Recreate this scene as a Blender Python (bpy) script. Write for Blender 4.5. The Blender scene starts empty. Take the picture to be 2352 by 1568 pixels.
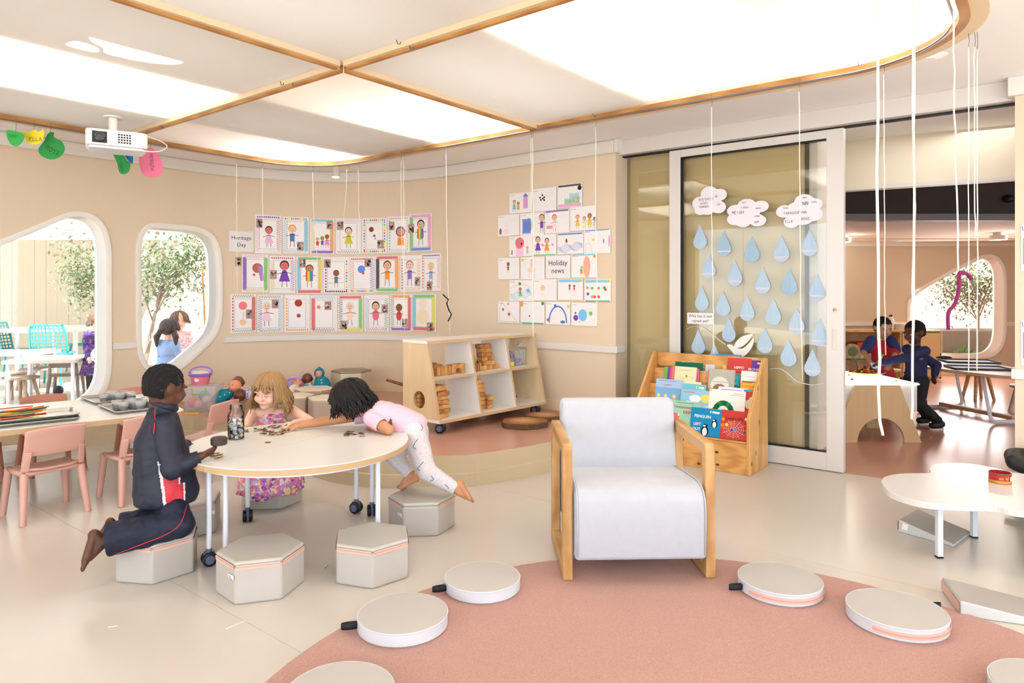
import bpy, bmesh, math, random
from mathutils import Vector, Matrix, noise
from mathutils.bvhtree import BVHTree
import bpy.utils
random.seed(7)
SC = bpy.context.scene
COL = bpy.data.collections.new('classroom')      # linked into the scene at the very end (keeps building fast)
# ------------------------------------------------------------------ camera
F, HZ, H = 1568.0, 668.0, 1.3          # focal length in px (24 mm), horizon row, eye height
cd = bpy.data.cameras.new('camera'); cam = bpy.data.objects.new('camera', cd); COL.objects.link(cam)
cd.sensor_width = 36; cd.lens = 24; cd.shift_y = -(784 - HZ) / 2352; cd.clip_start = .05; cd.clip_end = 200
cam.location = (0, 0, H); cam.rotation_euler = (math.pi / 2, 0, 0); SC.camera = cam
SC.view_settings.view_transform = 'Standard'; SC.view_settings.look = 'None'
SC.view_settings.gamma = 1; SC.view_settings.use_curve_mapping = False
SC.view_settings.exposure = 0.08
SC.cycles.max_bounces = 7; SC.cycles.diffuse_bounces = 4; SC.cycles.glossy_bounces = 2; SC.cycles.transmission_bounces = 4; SC.cycles.transparent_max_bounces = 10
SC.cycles.use_adaptive_sampling = True; SC.cycles.adaptive_threshold = .1; SC.cycles.adaptive_min_samples = 14
SC.cycles.caustics_reflective = False; SC.cycles.caustics_refractive = False
# ------------------------------------------------------------------ room frame: u along the glass door wall, v along the window wall
U = Vector((.786, -.618, 0)).normalized(); V = Vector((-U.y, U.x, 0))
CORN = Vector((-2.087, 8.213, 0))
def R(s, t, z=0.0): return CORN + U * s - V * t + Vector((0, 0, z))
def at(px, py, d): return Vector(((px - 1176) / F * d, d, H - (py - HZ) / F * d))
def fl(px, py, z=0.0): return at(px, py, F * (H - z) / (py - HZ))
def rc(p):                             # world -> (s,t)
    q = Vector((p[0], p[1], 0)) - CORN
    return q.dot(U), -q.dot(V)
# ------------------------------------------------------------------ world, sun, big lights
w = bpy.data.worlds.new('world'); SC.world = w; w.use_nodes = True
bg = w.node_tree.nodes['Background']; bg.inputs[0].default_value = (.80, .90, 1, 1); bg.inputs[1].default_value = 3.4
sd = bpy.data.lights.new('sun', 'SUN'); so = bpy.data.objects.new('sun', sd); COL.objects.link(so)
sd.energy = 18; sd.angle = .009; sd.color = (1, .97, .92)
SUN = Vector((-.38, .42, -.82)).normalized()
so.rotation_euler = SUN.to_track_quat('-Z', 'Y').to_euler(); so.location = (0, 0, 12)
def area(name, loc, dirv, sx, sy, e, col=(1, 1, 1)):
    l = bpy.data.lights.new(name, 'AREA'); l.shape = 'RECTANGLE'; l.size = sx; l.size_y = sy; l.energy = e; l.color = col
    o = bpy.data.objects.new(name, l); COL.objects.link(o); o.location = loc
    o.rotation_euler = Vector(dirv).to_track_quat('-Z', 'Y').to_euler(); return o
# daylight through the glazed garden side behind the photographer
area('daylight_garden_side', (-.6, -1.7, 1.45), (.05, 1, .45), 5.2, 2.1, 60, (.72, .85, 1))
area('daylight_side_window', (3.9, 1.2, 1.5), (-1, .25, .2), 2.4, 1.9, 25, (.80, .90, 1))
# skylights above the stretched ceiling fabric: (s0,s1,t0,t1,power)
ZS = 2.48
SKY = [(2.02, 2.80, 3.0, 4.5, 32), (1.3, 1.9, 1.35, 1.7, 18), (2.92, 3.7, 1.3, 1.8, 28), (4.80, 5.62, 1.9, 2.8, 36),
       (5.75, 6.35, 1.3, 1.75, 15), (1.3, 1.9, 3.0, 4.5, 1.6), (2.92, 3.7, 3.0, 4.5, 1.6), (3.95, 4.6, 1.4, 2.8, 3.0), (2.0, 2.8, 1.5, 2.8, 1.5),
       (3.95, 4.6, 3.0, 4.5, 2.6), (4.8, 5.6, 3.0, 4.5, 3.0), (5.75, 6.35, 3.0, 4.5, 3.0)]
for i, (a, b, c, d, e) in enumerate(SKY):
    o = area('skylight', R((a + b) / 2, (c + d) / 2, ZS + .42), (0, 0, -1), b - a, d - c, e, (.985, .985, 1))
    o.rotation_euler = (0, 0, math.atan2(U.y, U.x))
area('next_room_window_daylight', (6.75, 10.4, 1.0), (-.25, -1, -.12), 1.3, 1.3, 40, (1, .98, .97))
area('passage_fill_light', (3.3, 5.35, 2.6), (0, 0, -1), 1.4, .5, 5, (1, .98, .95))  # unseen fill light added to brighten the passage and bulkhead

# ------------------------------------------------------------------ colour + materials
def lin(c): return tuple(((x / 255) / 12.92 if x / 255 <= .04045 else ((x / 255 + .055) / 1.055) ** 2.4) for x in c)
def lerp(a, b, t): return a + (b - a) * t
MATS = {}
def mat(name, col, rough=.6, var=.04, scale=6, bump=0, bscale=120, metal=0, stretch=(1, 1, 1), coat=0, emit=0, spec=.5, sheen=0, col2=None, sss=0):
    if name in MATS: return MATS[name]
    m = bpy.data.materials.new(name); m.use_nodes = True; MATS[name] = m
    nt = m.node_tree; b = nt.nodes['Principled BSDF']; L = nt.links.new
    c = lin(col); c2 = lin(col2) if col2 else tuple(min(1, x * (1 + var)) for x in c); c1 = c if col2 else tuple(x * (1 - var) for x in c)
    tc = nt.nodes.new('ShaderNodeTexCoord'); mp = nt.nodes.new('ShaderNodeMapping'); L(tc.outputs['Object'], mp.inputs[0])
    mp.inputs['Scale'].default_value = stretch
    nz = nt.nodes.new('ShaderNodeTexNoise'); nz.inputs['Scale'].default_value = scale; nz.inputs['Detail'].default_value = 4; L(mp.outputs[0], nz.inputs[0])
    mx = nt.nodes.new('ShaderNodeMix'); mx.data_type = 'RGBA'; L(nz.outputs[0], mx.inputs[0])
    mx.inputs[6].default_value = (*c1, 1); mx.inputs[7].default_value = (*c2, 1)
    L(mx.outputs[2], b.inputs['Base Color'])
    b.inputs['Roughness'].default_value = rough; b.inputs['Metallic'].default_value = metal
    b.inputs['Specular IOR Level'].default_value = spec
    if coat: b.inputs['Coat Weight'].default_value = coat; b.inputs['Coat Roughness'].default_value = .15
    if sheen: b.inputs['Sheen Weight'].default_value = sheen
    if sss: b.inputs['Subsurface Weight'].default_value = sss; b.inputs['Subsurface Radius'].default_value = (.012, .005, .003); b.inputs['Subsurface Scale'].default_value = 1
    if emit: b.inputs['Emission Color'].default_value = (*c, 1); b.inputs['Emission Strength'].default_value = emit
    if bump:
        n2 = nt.nodes.new('ShaderNodeTexNoise'); n2.inputs['Scale'].default_value = bscale; n2.inputs['Detail'].default_value = 3; L(mp.outputs[0], n2.inputs[0])
        bp = nt.nodes.new('ShaderNodeBump'); bp.inputs['Strength'].default_value = bump; bp.inputs['Distance'].default_value = .004
        L(n2.outputs[0], bp.inputs['Height']); L(bp.outputs[0], b.inputs['Normal'])
    return m
def wood(name, c1, c2, stretch=(1, 12, 12), scale=3, rough=.5, knots=False, coat=0):
    if name in MATS: return MATS[name]
    m = bpy.data.materials.new(name); m.use_nodes = True; MATS[name] = m
    nt = m.node_tree; b = nt.nodes['Principled BSDF']; L = nt.links.new
    tc = nt.nodes.new('ShaderNodeTexCoord'); mp = nt.nodes.new('ShaderNodeMapping'); L(tc.outputs['Object'], mp.inputs[0]); mp.inputs['Scale'].default_value = stretch
    nz = nt.nodes.new('ShaderNodeTexNoise'); nz.inputs['Scale'].default_value = scale; nz.inputs['Detail'].default_value = 6; nz.inputs['Distortion'].default_value = .6; L(mp.outputs[0], nz.inputs[0])
    wv = nt.nodes.new('ShaderNodeTexWave'); wv.inputs['Scale'].default_value = 1.4; wv.inputs['Distortion'].default_value = 7; wv.inputs['Detail'].default_value = 3; L(mp.outputs[0], wv.inputs[0])
    ad = nt.nodes.new('ShaderNodeMix'); ad.data_type = 'FLOAT'; ad.inputs[0].default_value = .45; L(nz.outputs[0], ad.inputs[2]); L(wv.outputs['Fac'], ad.inputs[3])
    cr = nt.nodes.new('ShaderNodeValToRGB'); cr.color_ramp.elements[0].position = .25; cr.color_ramp.elements[1].position = .75
    cr.color_ramp.elements[0].color = (*lin(c1), 1); cr.color_ramp.elements[1].color = (*lin(c2), 1); L(ad.outputs[0], cr.inputs[0])
    L(cr.outputs[0], b.inputs['Base Color']); b.inputs['Roughness'].default_value = rough
    if coat: b.inputs['Coat Weight'].default_value = coat
    return m
def ply(name, scale=60, axis='Z'):
    if name in MATS: return MATS[name]
    m = bpy.data.materials.new(name); m.use_nodes = True; MATS[name] = m
    nt = m.node_tree; b = nt.nodes['Principled BSDF']; L = nt.links.new
    tc = nt.nodes.new('ShaderNodeTexCoord'); wv = nt.nodes.new('ShaderNodeTexWave'); wv.bands_direction = axis
    wv.inputs['Scale'].default_value = scale; wv.inputs['Distortion'].default_value = .4; L(tc.outputs['Object'], wv.inputs[0])
    cr = nt.nodes.new('ShaderNodeValToRGB'); cr.color_ramp.elements[0].color = (*lin((176, 138, 96)), 1); cr.color_ramp.elements[1].color = (*lin((214, 182, 140)), 1)
    L(wv.outputs['Fac'], cr.inputs[0]); L(cr.outputs[0], b.inputs['Base Color']); b.inputs['Roughness'].default_value = .6
    return m
def printm():
    if 'print' in MATS: return MATS['print']
    m = bpy.data.materials.new('print'); m.use_nodes = True; MATS['print'] = m
    nt = m.node_tree; b = nt.nodes['Principled BSDF']; a = nt.nodes.new('ShaderNodeAttribute'); a.attribute_name = 'Col'
    nt.links.new(a.outputs['Color'], b.inputs['Base Color']); b.inputs['Roughness'].default_value = .75; b.inputs['Specular IOR Level'].default_value = .2
    return m
def glassm(name, tint=(1, 1, 1), refl=.10, rough=.02):
    if name in MATS: return MATS[name]
    m = bpy.data.materials.new(name); m.use_nodes = True; MATS[name] = m
    nt = m.node_tree; nt.nodes.remove(nt.nodes['Principled BSDF']); out = nt.nodes['Material Output']; L = nt.links.new
    tr = nt.nodes.new('ShaderNodeBsdfTransparent'); tr.inputs[0].default_value = (*tint, 1)
    gl = nt.nodes.new('ShaderNodeBsdfGlossy'); gl.inputs['Roughness'].default_value = rough
    fr = nt.nodes.new('ShaderNodeFresnel'); fr.inputs[0].default_value = 1.45
    mt = nt.nodes.new('ShaderNodeMath'); mt.operation = 'MULTIPLY_ADD'; mt.inputs[1].default_value = 1.0; mt.inputs[2].default_value = refl - .04; mt.use_clamp = True
    L(fr.outputs[0], mt.inputs[0])
    mx = nt.nodes.new('ShaderNodeMixShader'); L(mt.outputs[0], mx.inputs[0]); L(tr.outputs[0], mx.inputs[1]); L(gl.outputs[0], mx.inputs[2]); L(mx.outputs[0], out.inputs[0])
    return m
def frost(name, col, opac=.45):
    if name in MATS: return MATS[name]
    m = bpy.data.materials.new(name); m.use_nodes = True; MATS[name] = m
    nt = m.node_tree; b = nt.nodes['Principled BSDF']; b.inputs['Base Color'].default_value = (*lin(col), 1); b.inputs['Roughness'].default_value = .25
    out = nt.nodes['Material Output']; tr = nt.nodes.new('ShaderNodeBsdfTransparent'); mx = nt.nodes.new('ShaderNodeMixShader'); mx.inputs[0].default_value = opac
    nt.links.new(tr.outputs[0], mx.inputs[1]); nt.links.new(b.outputs[0], mx.inputs[2]); nt.links.new(mx.outputs[0], out.inputs[0]); return m
def spots(name, base, cols, scale=40, rough=.8, thr=.35):
    """printed fabric: voronoi cells of several colours on a base"""
    if name in MATS: return MATS[name]
    m = bpy.data.materials.new(name); m.use_nodes = True; MATS[name] = m
    nt = m.node_tree; b = nt.nodes['Principled BSDF']; L = nt.links.new
    tc = nt.nodes.new('ShaderNodeTexCoord'); nz = nt.nodes.new('ShaderNodeTexNoise'); nz.inputs['Scale'].default_value = scale * .8; L(tc.outputs['Object'], nz.inputs[0])
    ad = nt.nodes.new('ShaderNodeMix'); ad.data_type = 'VECTOR'; ad.inputs[0].default_value = .04; L(tc.outputs['Object'], ad.inputs[4]); L(nz.outputs['Color'], ad.inputs[5])
    vo = nt.nodes.new('ShaderNodeTexVoronoi'); vo.inputs['Scale'].default_value = scale; L(ad.outputs[1], vo.inputs['Vector'])
    cr = nt.nodes.new('ShaderNodeValToRGB'); cr.color_ramp.interpolation = 'CONSTANT'; sp = nt.nodes.new('ShaderNodeSeparateColor'); L(vo.outputs['Color'], sp.inputs[0]); L(sp.outputs[0], cr.inputs[0])
    els = cr.color_ramp.elements
    for i, c in enumerate(cols):
        e = els[0] if i == 0 else (els[1] if i == 1 else els.new(i / len(cols)))
        e.position = i / len(cols); e.color = (*lin(c), 1)
    lt = nt.nodes.new('ShaderNodeMath'); lt.operation = 'LESS_THAN'; lt.inputs[1].default_value = thr; L(vo.outputs['Distance'], lt.inputs[0])
    mx = nt.nodes.new('ShaderNodeMix'); mx.data_type = 'RGBA'; L(lt.outputs[0], mx.inputs[0]); mx.inputs[6].default_value = (*lin(base), 1); L(cr.outputs[0], mx.inputs[7])
    L(mx.outputs[2], b.inputs['Base Color']); b.inputs['Roughness'].default_value = rough
    return m

# ------------------------------------------------------------------ mesh builder
def frame(dirv, up=Vector((0, 0, 1))):
    d = Vector(dirv).normalized(); x = up.cross(d)
    if x.length < 1e-4: x = Vector((1, 0, 0)).cross(d)
    if x.length < 1e-4: x = Vector((0, 1, 0)).cross(d)
    x.normalize(); return x, d.cross(x).normalized(), d
class MB:
    def __init__(s): s.v = []; s.f = []; s.c = []; s.mi = []; s.cur = None; s.m = 0
    def add(s, vs, fs, col=None, m=None):
        o = len(s.v); s.v += [Vector(x) for x in vs]
        for f in fs: s.f.append([i + o for i in f]); s.c.append(col or s.cur or (1, 1, 1)); s.mi.append(s.m if m is None else m)
        return s
    def box(s, c, size, rz=0, M=None, m=None):
        hx, hy, hz = [q / 2 for q in size]; vs = [Vector((x, y, z)) for z in (-hz, hz) for y in (-hy, hy) for x in (-hx, hx)]
        T = M if M is not None else Matrix.Rotation(rz, 4, 'Z')
        return s.add([Vector(c) + (T @ x if M is None else T.to_3x3() @ x) for x in vs], [(0, 2, 3, 1), (4, 5, 7, 6), (0, 1, 5, 4), (2, 6, 7, 3), (0, 4, 6, 2), (1, 3, 7, 5)], m=m)
    def b2(s, p0, p1, m=None):
        p0 = Vector(p0); p1 = Vector(p1); return s.box((p0 + p1) / 2, [abs(a - b) for a, b in zip(p0, p1)], m=m)
    def prism(s, poly, z0, z1, T=None, col=None, m=None, sm=None):
        n = len(poly); vs = [Vector((p[0], p[1], z0)) for p in poly] + [Vector((p[0], p[1], z1)) for p in poly]
        if T is not None: vs = [T @ x for x in vs]
        fs = [tuple(range(n - 1, -1, -1)), tuple(range(n, 2 * n))]
        s.add(vs, fs, col, m); o = len(s.v) - 2 * n
        for i in range(n): s.f.append([o + i, o + (i + 1) % n, o + n + (i + 1) % n, o + n + i]); s.c.append(col or s.cur or (1, 1, 1)); s.mi.append((m if sm is None else sm) or 0)
        return s
    def tube(s, pts, r, n=8, closed=False, caps=True, flat=None, up=Vector((0, 0, 1)), m=None):
        pts = [Vector(p) for p in pts]; N = len(pts); rr = r if isinstance(r, (list, tuple)) else [r] * N; rings = []; px = None
        for i, p in enumerate(pts):
            if closed: t = pts[(i + 1) % N] - pts[i - 1]
            else: t = pts[min(i + 1, N - 1)] - pts[max(i - 1, 0)]
            if t.length < 1e-9: t = Vector((0, 0, 1))
            t.normalize()
            if px is None: x, y, _ = frame(t, up)
            else:
                x = px - t * px.dot(t)
                if x.length < 1e-5: x = frame(t, up)[0]
                x.normalize(); y = t.cross(x)
            px = x; a = rr[i]; b = a * (flat if flat else 1)
            rings.append([p + x * a * math.cos(k * 2 * math.pi / n) + y * b * math.sin(k * 2 * math.pi / n) for k in range(n)])
        vs = [q for rg in rings for q in rg]; fs = []
        for i in range(N if closed else N - 1):
            j = (i + 1) % N
            for k in range(n): fs.append((i * n + k, i * n + (k + 1) % n, j * n + (k + 1) % n, j * n + k))
        if caps and not closed: fs += [tuple(range(n - 1, -1, -1)), tuple((N - 1) * n + k for k in range(n))]
        return s.add(vs, fs, m=m)
    def lathe(s, prof, c=(0, 0, 0), n=24, T=None, m=None):
        c = Vector(c); vs = []; fs = []
        for r, z in prof:
            for k in range(n): vs.append(Vector((r * math.cos(2 * math.pi * k / n), r * math.sin(2 * math.pi * k / n), z)))
        for i in range(len(prof) - 1):
            for k in range(n): fs.append((i * n + k, i * n + (k + 1) % n, (i + 1) * n + (k + 1) % n, (i + 1) * n + k))
        fs += [tuple(range(n - 1, -1, -1)), tuple((len(prof) - 1) * n + k for k in range(n))]
        if T is not None: vs = [T @ q for q in vs]
        return s.add([c + q for q in vs], fs, m=m)
    def ell(s, c, r, M=None, nu=16, nv=10):
        c = Vector(c); M = M or Matrix.Identity(3); vs = [c + M @ Vector((0, 0, -r[2]))]; fs = []
        for j in range(1, nv):
            p = -math.pi / 2 + math.pi * j / nv
            for k in range(nu): a = 2 * math.pi * k / nu; vs.append(c + M @ Vector((r[0] * math.cos(p) * math.cos(a), r[1] * math.cos(p) * math.sin(a), r[2] * math.sin(p))))
        vs.append(c + M @ Vector((0, 0, r[2]))); top = len(vs) - 1
        for k in range(nu):
            fs.append((0, 1 + (k + 1) % nu, 1 + k)); fs.append((top, top - nu + k, top - nu + (k + 1) % nu))
            for j in range(nv - 2): a = 1 + j * nu; fs.append((a + k, a + (k + 1) % nu, a + nu + (k + 1) % nu, a + nu + k))
        return s.add(vs, fs)
    def cap(s, p0, p1, r0, r1, n=14):
        p0 = Vector(p0); p1 = Vector(p1); d = p1 - p0; L = d.length
        if L < 1e-6: return s.ell(p0, (r0,) * 3)
        d /= L; pts = []; rs = []
        for k in range(4): a = math.pi / 2 * (1 - k / 4); pts.append(p0 - d * r0 * math.sin(a)); rs.append(max(r0 * math.cos(a), 1e-4))
        for k in range(4): t = k / 3; pts.append(p0 + d * L * t); rs.append(lerp(r0, r1, t))
        for k in range(1, 5): a = math.pi / 2 * k / 4; pts.append(p1 + d * r1 * math.sin(a)); rs.append(max(r1 * math.cos(a), 1e-4))
        return s.tube(pts, rs, n)
    def chain(s, pts, rs, n=14):
        for i in range(len(pts) - 1): s.cap(pts[i], pts[i + 1], rs[i], rs[i + 1], n)
        return s
    def mesh(s, name, off=None, cols=False):
        me = bpy.data.meshes.new(name); me.from_pydata([tuple(p - off) if off else tuple(p) for p in s.v], [], s.f)
        if cols:
            at_ = me.attributes.new('Col', 'BYTE_COLOR', 'CORNER'); buf = []
            for f, c in zip(s.f, s.c): buf += [*lin(c), 1.0] * len(f)
            at_.data.foreach_set('color', buf)
        if any(s.mi): me.polygons.foreach_set('material_index', s.mi)
        me.update(); return me
def setp(o, label=None, cat=None, group=None, kind=None):
    if label: o['label'] = label
    if cat: o['category'] = cat
    if group: o['group'] = group
    if kind: o['kind'] = kind
    return o
def link(name, me, mats, parent=None, loc=None, smooth=False, bevel=0, bseg=2):
    o = bpy.data.objects.new(name, me); COL.objects.link(o)
    for m in (mats if isinstance(mats, (list, tuple)) else [mats]): me.materials.append(m)
    if parent: o.parent = parent
    if loc is not None: o.location = loc
    if smooth:
        me.polygons.foreach_set('use_smooth', [True] * len(me.polygons))
        if smooth is not True:
            try: me.set_sharp_from_angle(angle=math.radians(smooth))
            except Exception: pass
    if bevel:
        b = o.modifiers.new('bevel', 'BEVEL'); b.width = bevel; b.segments = bseg; b.limit_method = 'ANGLE'; b.angle_limit = math.radians(40)
        b.harden_normals = False
    return o
def pmat(p):
    if p is None: return Matrix.Identity(4)
    return (pmat(p.parent) if p.parent else Matrix.Identity(4)) @ Matrix.LocRotScale(p.location, p.rotation_euler, p.scale)
def ob(name, mb, mats, parent=None, world=False, **k):
    """link builder as ONE mesh. top-level: origin at base centre. child: verts are local, unless world=True"""
    cols = k.pop('cols', False)
    if parent is None:
        xs = [p.x for p in mb.v]; ys = [p.y for p in mb.v]; zs = [p.z for p in mb.v]
        off = Vector(((min(xs) + max(xs)) / 2, (min(ys) + max(ys)) / 2, min(zs)))
        return link(name, mb.mesh(name, off, cols), mats, None, off, **k)
    if world:
        inv = pmat(parent).inverted(); mb.v = [inv @ p for p in mb.v]
    return link(name, mb.mesh(name, None, cols), mats, parent, **k)
def thing(name, label, cat, loc=(0, 0, 0), rz=0, group=None):
    o = bpy.data.objects.new(name, None); COL.objects.link(o); o.empty_display_size = .05
    o.location = loc; o.rotation_euler = (0, 0, rz); return setp(o, label, cat, group)
def copy_tree(o, parent=None, **k):
    c = o.copy(); COL.objects.link(c); c.parent = parent
    for ch in list(o.children): copy_tree(ch, c)
    return c
def dup(o, loc, rz=0, label=None, group=None):
    c = copy_tree(o); c.location = loc; c.rotation_euler = (0, 0, rz)
    return setp(c, label, None, group)
def st(name, mb, mats, parent=None, **k):
    o = ob(name, mb, mats, parent, **k)
    if parent is None: o['kind'] = 'structure'
    return o
def remesh(mb, voxel, it=6, fac=.5, disp=None):
    me = mb.mesh('tmp'); o = bpy.data.objects.new('tmp', me); SC.collection.objects.link(o)
    r = o.modifiers.new('r', 'REMESH'); r.mode = 'VOXEL'; r.voxel_size = voxel
    if it: q = o.modifiers.new('s', 'SMOOTH'); q.iterations = it; q.factor = fac
    dg = bpy.context.evaluated_depsgraph_get(); m2 = bpy.data.meshes.new_from_object(o.evaluated_get(dg))
    bpy.data.objects.remove(o); bpy.data.meshes.remove(me)
    if disp:
        amp, sc = disp[:2]; fn = disp[2] if len(disp) > 2 else None
        nrm = [v.normal.copy() for v in m2.vertices]
        for v, nv_ in zip(m2.vertices, nrm):
            k = fn(v.co) if fn else 1
            v.co = v.co + nv_ * (noise.noise(v.co * sc) * amp + noise.noise(v.co * sc * 2.3) * amp * .5) * k
    m2.update(); return m2
def lme(name, me, mats, parent=None, fmat=None, smooth=True, loc=None):
    """link a world-space mesh under parent (moving it into the parent's frame)"""
    if parent is not None: me.transform(pmat(parent).inverted())
    o = link(name, me, mats, parent, smooth=smooth)
    return o
def cr(pts, n=8, closed=True):
    """catmull-rom through points"""
    pts = [Vector(p) for p in pts]; N = len(pts); out = []
    for i in range(N if closed else N - 1):
        if closed: p0, p1, p2, p3 = pts[i - 1], pts[i], pts[(i + 1) % N], pts[(i + 2) % N]
        else: p0, p1, p2, p3 = pts[max(i - 1, 0)], pts[i], pts[i + 1], pts[min(i + 2, N - 1)]
        for k in range(n):
            t = k / n; out.append(.5 * ((2 * p1) + (p2 - p0) * t + (2 * p0 - 5 * p1 + 4 * p2 - p3) * t * t + (3 * p1 - p0 - 3 * p2 + p3) * t ** 3))
    if not closed: out.append(pts[-1])
    return out
def rrect(w, h, r, n=5):
    out = []
    for cx, cy, a0 in ((w / 2 - r, h / 2 - r, 0), (-w / 2 + r, h / 2 - r, 90), (-w / 2 + r, -h / 2 + r, 180), (w / 2 - r, -h / 2 + r, 270)):
        for k in range(n + 1): a = math.radians(a0 + 90 * k / n); out.append((cx + r * math.cos(a), cy + r * math.sin(a)))
    return out
def circ(cx, cy, r, n=16, ry=None, rot=0):
    ry = ry or r; out = []
    for k in range(n):
        a = 2 * math.pi * k / n; x = r * math.cos(a); y = ry * math.sin(a); out.append((cx + x * math.cos(rot) - y * math.sin(rot), cy + x * math.sin(rot) + y * math.cos(rot)))
    return out
# ------------------------------------------------------------------ flat print: coloured polygons in a plane
class Print:
    def __init__(s): s.it = []
    def poly(s, pts, col): s.it.append(([(p[0], p[1]) for p in pts], col)); return s
    def rect(s, x0, y0, x1, y1, col): return s.poly([(x0, y0), (x1, y0), (x1, y1), (x0, y1)], col)
    def circ(s, x, y, r, col, ry=None, n=14, rot=0): return s.poly(circ(x, y, r, n, ry, rot), col)
    def line(s, pts, w, col):
        for a, b in zip(pts[:-1], pts[1:]):
            a = Vector(a); b = Vector(b); d = b - a
            if d.length < 1e-7: continue
            n = Vector((-d.y, d.x)).normalized() * w / 2; e = d.normalized() * w * .3
            s.poly([a - n - e, b - n + e, b + n + e, a + n - e], col)
        return s
    def scrib(s, x0, y0, x1, y1, col, w=.003, step=None, vert=False):
        """crayon hatching"""
        step = step or w * 1.5; pts = []; k = 0
        if vert:
            y = y0
            while y < y1: pts.append((x0 + random.uniform(-.1, .1) * (x1 - x0) if k % 2 else x1 + random.uniform(-.1, .1) * (x1 - x0), y)); y += step; k += 1
        else:
            x = x0
            while x < x1: pts.append((x, y0 + random.uniform(-.1, .1) * (y1 - y0) if k % 2 else y1 + random.uniform(-.1, .1) * (y1 - y0))); x += step; k += 1
        return s.line(pts, w, col)
    def write(s, x, y, txt, h, col, w=None):
        """wobbly handwritten capitals and small letters as strokes"""
        w = w or h * .13
        for ch in txt:
            g = GLY.get(ch.upper())
            if g:
                for st_ in g: s.line([(x + (p % 3) * h * .3 + random.uniform(-.03, .03) * h, y + (p // 3) * h * .25 + random.uniform(-.03, .03) * h) for p in st_], w, col)
            x += h * .85
        return s
    def build(s, name, o0, ex, ey, parent, world=True, lift=.0008):
        n = ex.cross(ey).normalized(); mb = MB()
        for i, (pts, col) in enumerate(s.it):
            z = lift + i * .00001
            mb.add([o0 + ex * p[0] + ey * p[1] + n * z for p in pts], [tuple(range(len(pts)))], col)
        return ob(name, mb, printm(), parent, world=world, cols=True)
# stroke font on a 3 x 5 grid (index = col + 3*row, row 0 at the bottom)
GLY = {'A': [(0, 13, 2), (4, 5)], 'B': [(0, 12, 13, 11, 7, 6), (7, 5, 1, 0)], 'C': [(14, 13, 9, 3, 1, 2)], 'D': [(0, 12, 13, 11, 5, 1, 0)], 'E': [(14, 12, 0, 2), (6, 7)], 'F': [(14, 12, 0), (6, 7)],
       'G': [(14, 13, 9, 3, 1, 2, 8, 7)], 'H': [(0, 12), (2, 14), (6, 8)], 'I': [(1, 13)], 'J': [(14, 5, 1, 0)], 'K': [(0, 12), (14, 6, 2)], 'L': [(12, 0, 2)], 'M': [(0, 12, 7, 14, 2)], 'N': [(0, 12, 2, 14)],
       'O': [(1, 3, 9, 13, 11, 5, 1)], 'P': [(0, 12, 13, 11, 7, 6)], 'Q': [(1, 3, 9, 13, 11, 5, 1), (4, 2)], 'R': [(0, 12, 13, 11, 7, 6), (7, 2)], 'S': [(14, 13, 9, 7, 5, 1, 0)], 'T': [(12, 14), (13, 1)],
       'U': [(12, 3, 1, 5, 14)], 'V': [(12, 1, 14)], 'W': [(12, 0, 7, 2, 14)], 'X': [(0, 14), (2, 12)], 'Y': [(12, 7, 14), (7, 1)], 'Z': [(12, 14, 0, 2)], '!': [(13, 4), (1, 1)], '?': [(9, 13, 11, 7, 4)], '+': [(4, 10), (6, 8)]}
def text(txt, size, o0, ex, ey, parent, col=(25, 25, 28), name='lettering', align='CENTER', bold=0, lift=.0012, sp=1.0):
    """printed lettering as a flat mesh lying on a plane"""
    cu = bpy.data.curves.new('t', 'FONT'); cu.body = txt; cu.size = size; cu.align_x = align; cu.align_y = 'CENTER'; cu.offset = bold * size; cu.space_line = sp; cu.resolution_u = 2
    o = bpy.data.objects.new('t', cu); SC.collection.objects.link(o); dg = bpy.context.evaluated_depsgraph_get()
    me = bpy.data.meshes.new_from_object(o.evaluated_get(dg)); bpy.data.objects.remove(o); bpy.data.curves.remove(cu)
    n = ex.cross(ey).normalized(); T = Matrix(((ex.x, ey.x, n.x, o0.x + n.x * lift), (ex.y, ey.y, n.y, o0.y + n.y * lift), (ex.z, ey.z, n.z, o0.z + n.z * lift), (0, 0, 0, 1)))
    me.transform(T); me.materials.clear()
    if parent is not None: me.transform(pmat(parent).inverted())
    return link(name, me, mat('ink_%d_%d_%d' % col, col, .7, 0), parent)
# ================================================================== STRUCTURE
M_wall = mat('wall_paint', (224, 203, 175), .75, .015, 1.5, bump=.05, bscale=90)
M_white = mat('white_trim', (226, 219, 210), .5, .01)
M_ceil = mat('ceiling_plaster', (250, 245, 243), .8, .015, 2)
M_frame = mat('white_aluminium', (216, 209, 202), .35, .01)
M_black = mat('black_rubber', (18, 18, 20), .6, .02)
M_oak = wood('oak_batten', (168, 112, 52), (196, 142, 76), (1, 1, 10), 4)
M_oakc = mat('cream_batten_lip', (226, 200, 162), .6, .03)

def vinyl(name, col, seam=None):
    m = mat(name, col, .24, .025, 2.2); nt = m.node_tree; b = nt.nodes['Principled BSDF']
    b.inputs['Specular IOR Level'].default_value = .4
    return m
M_floor = vinyl('cream_vinyl', (206, 197, 184)); M_terra = vinyl('terracotta_vinyl', (192, 142, 120))
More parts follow.
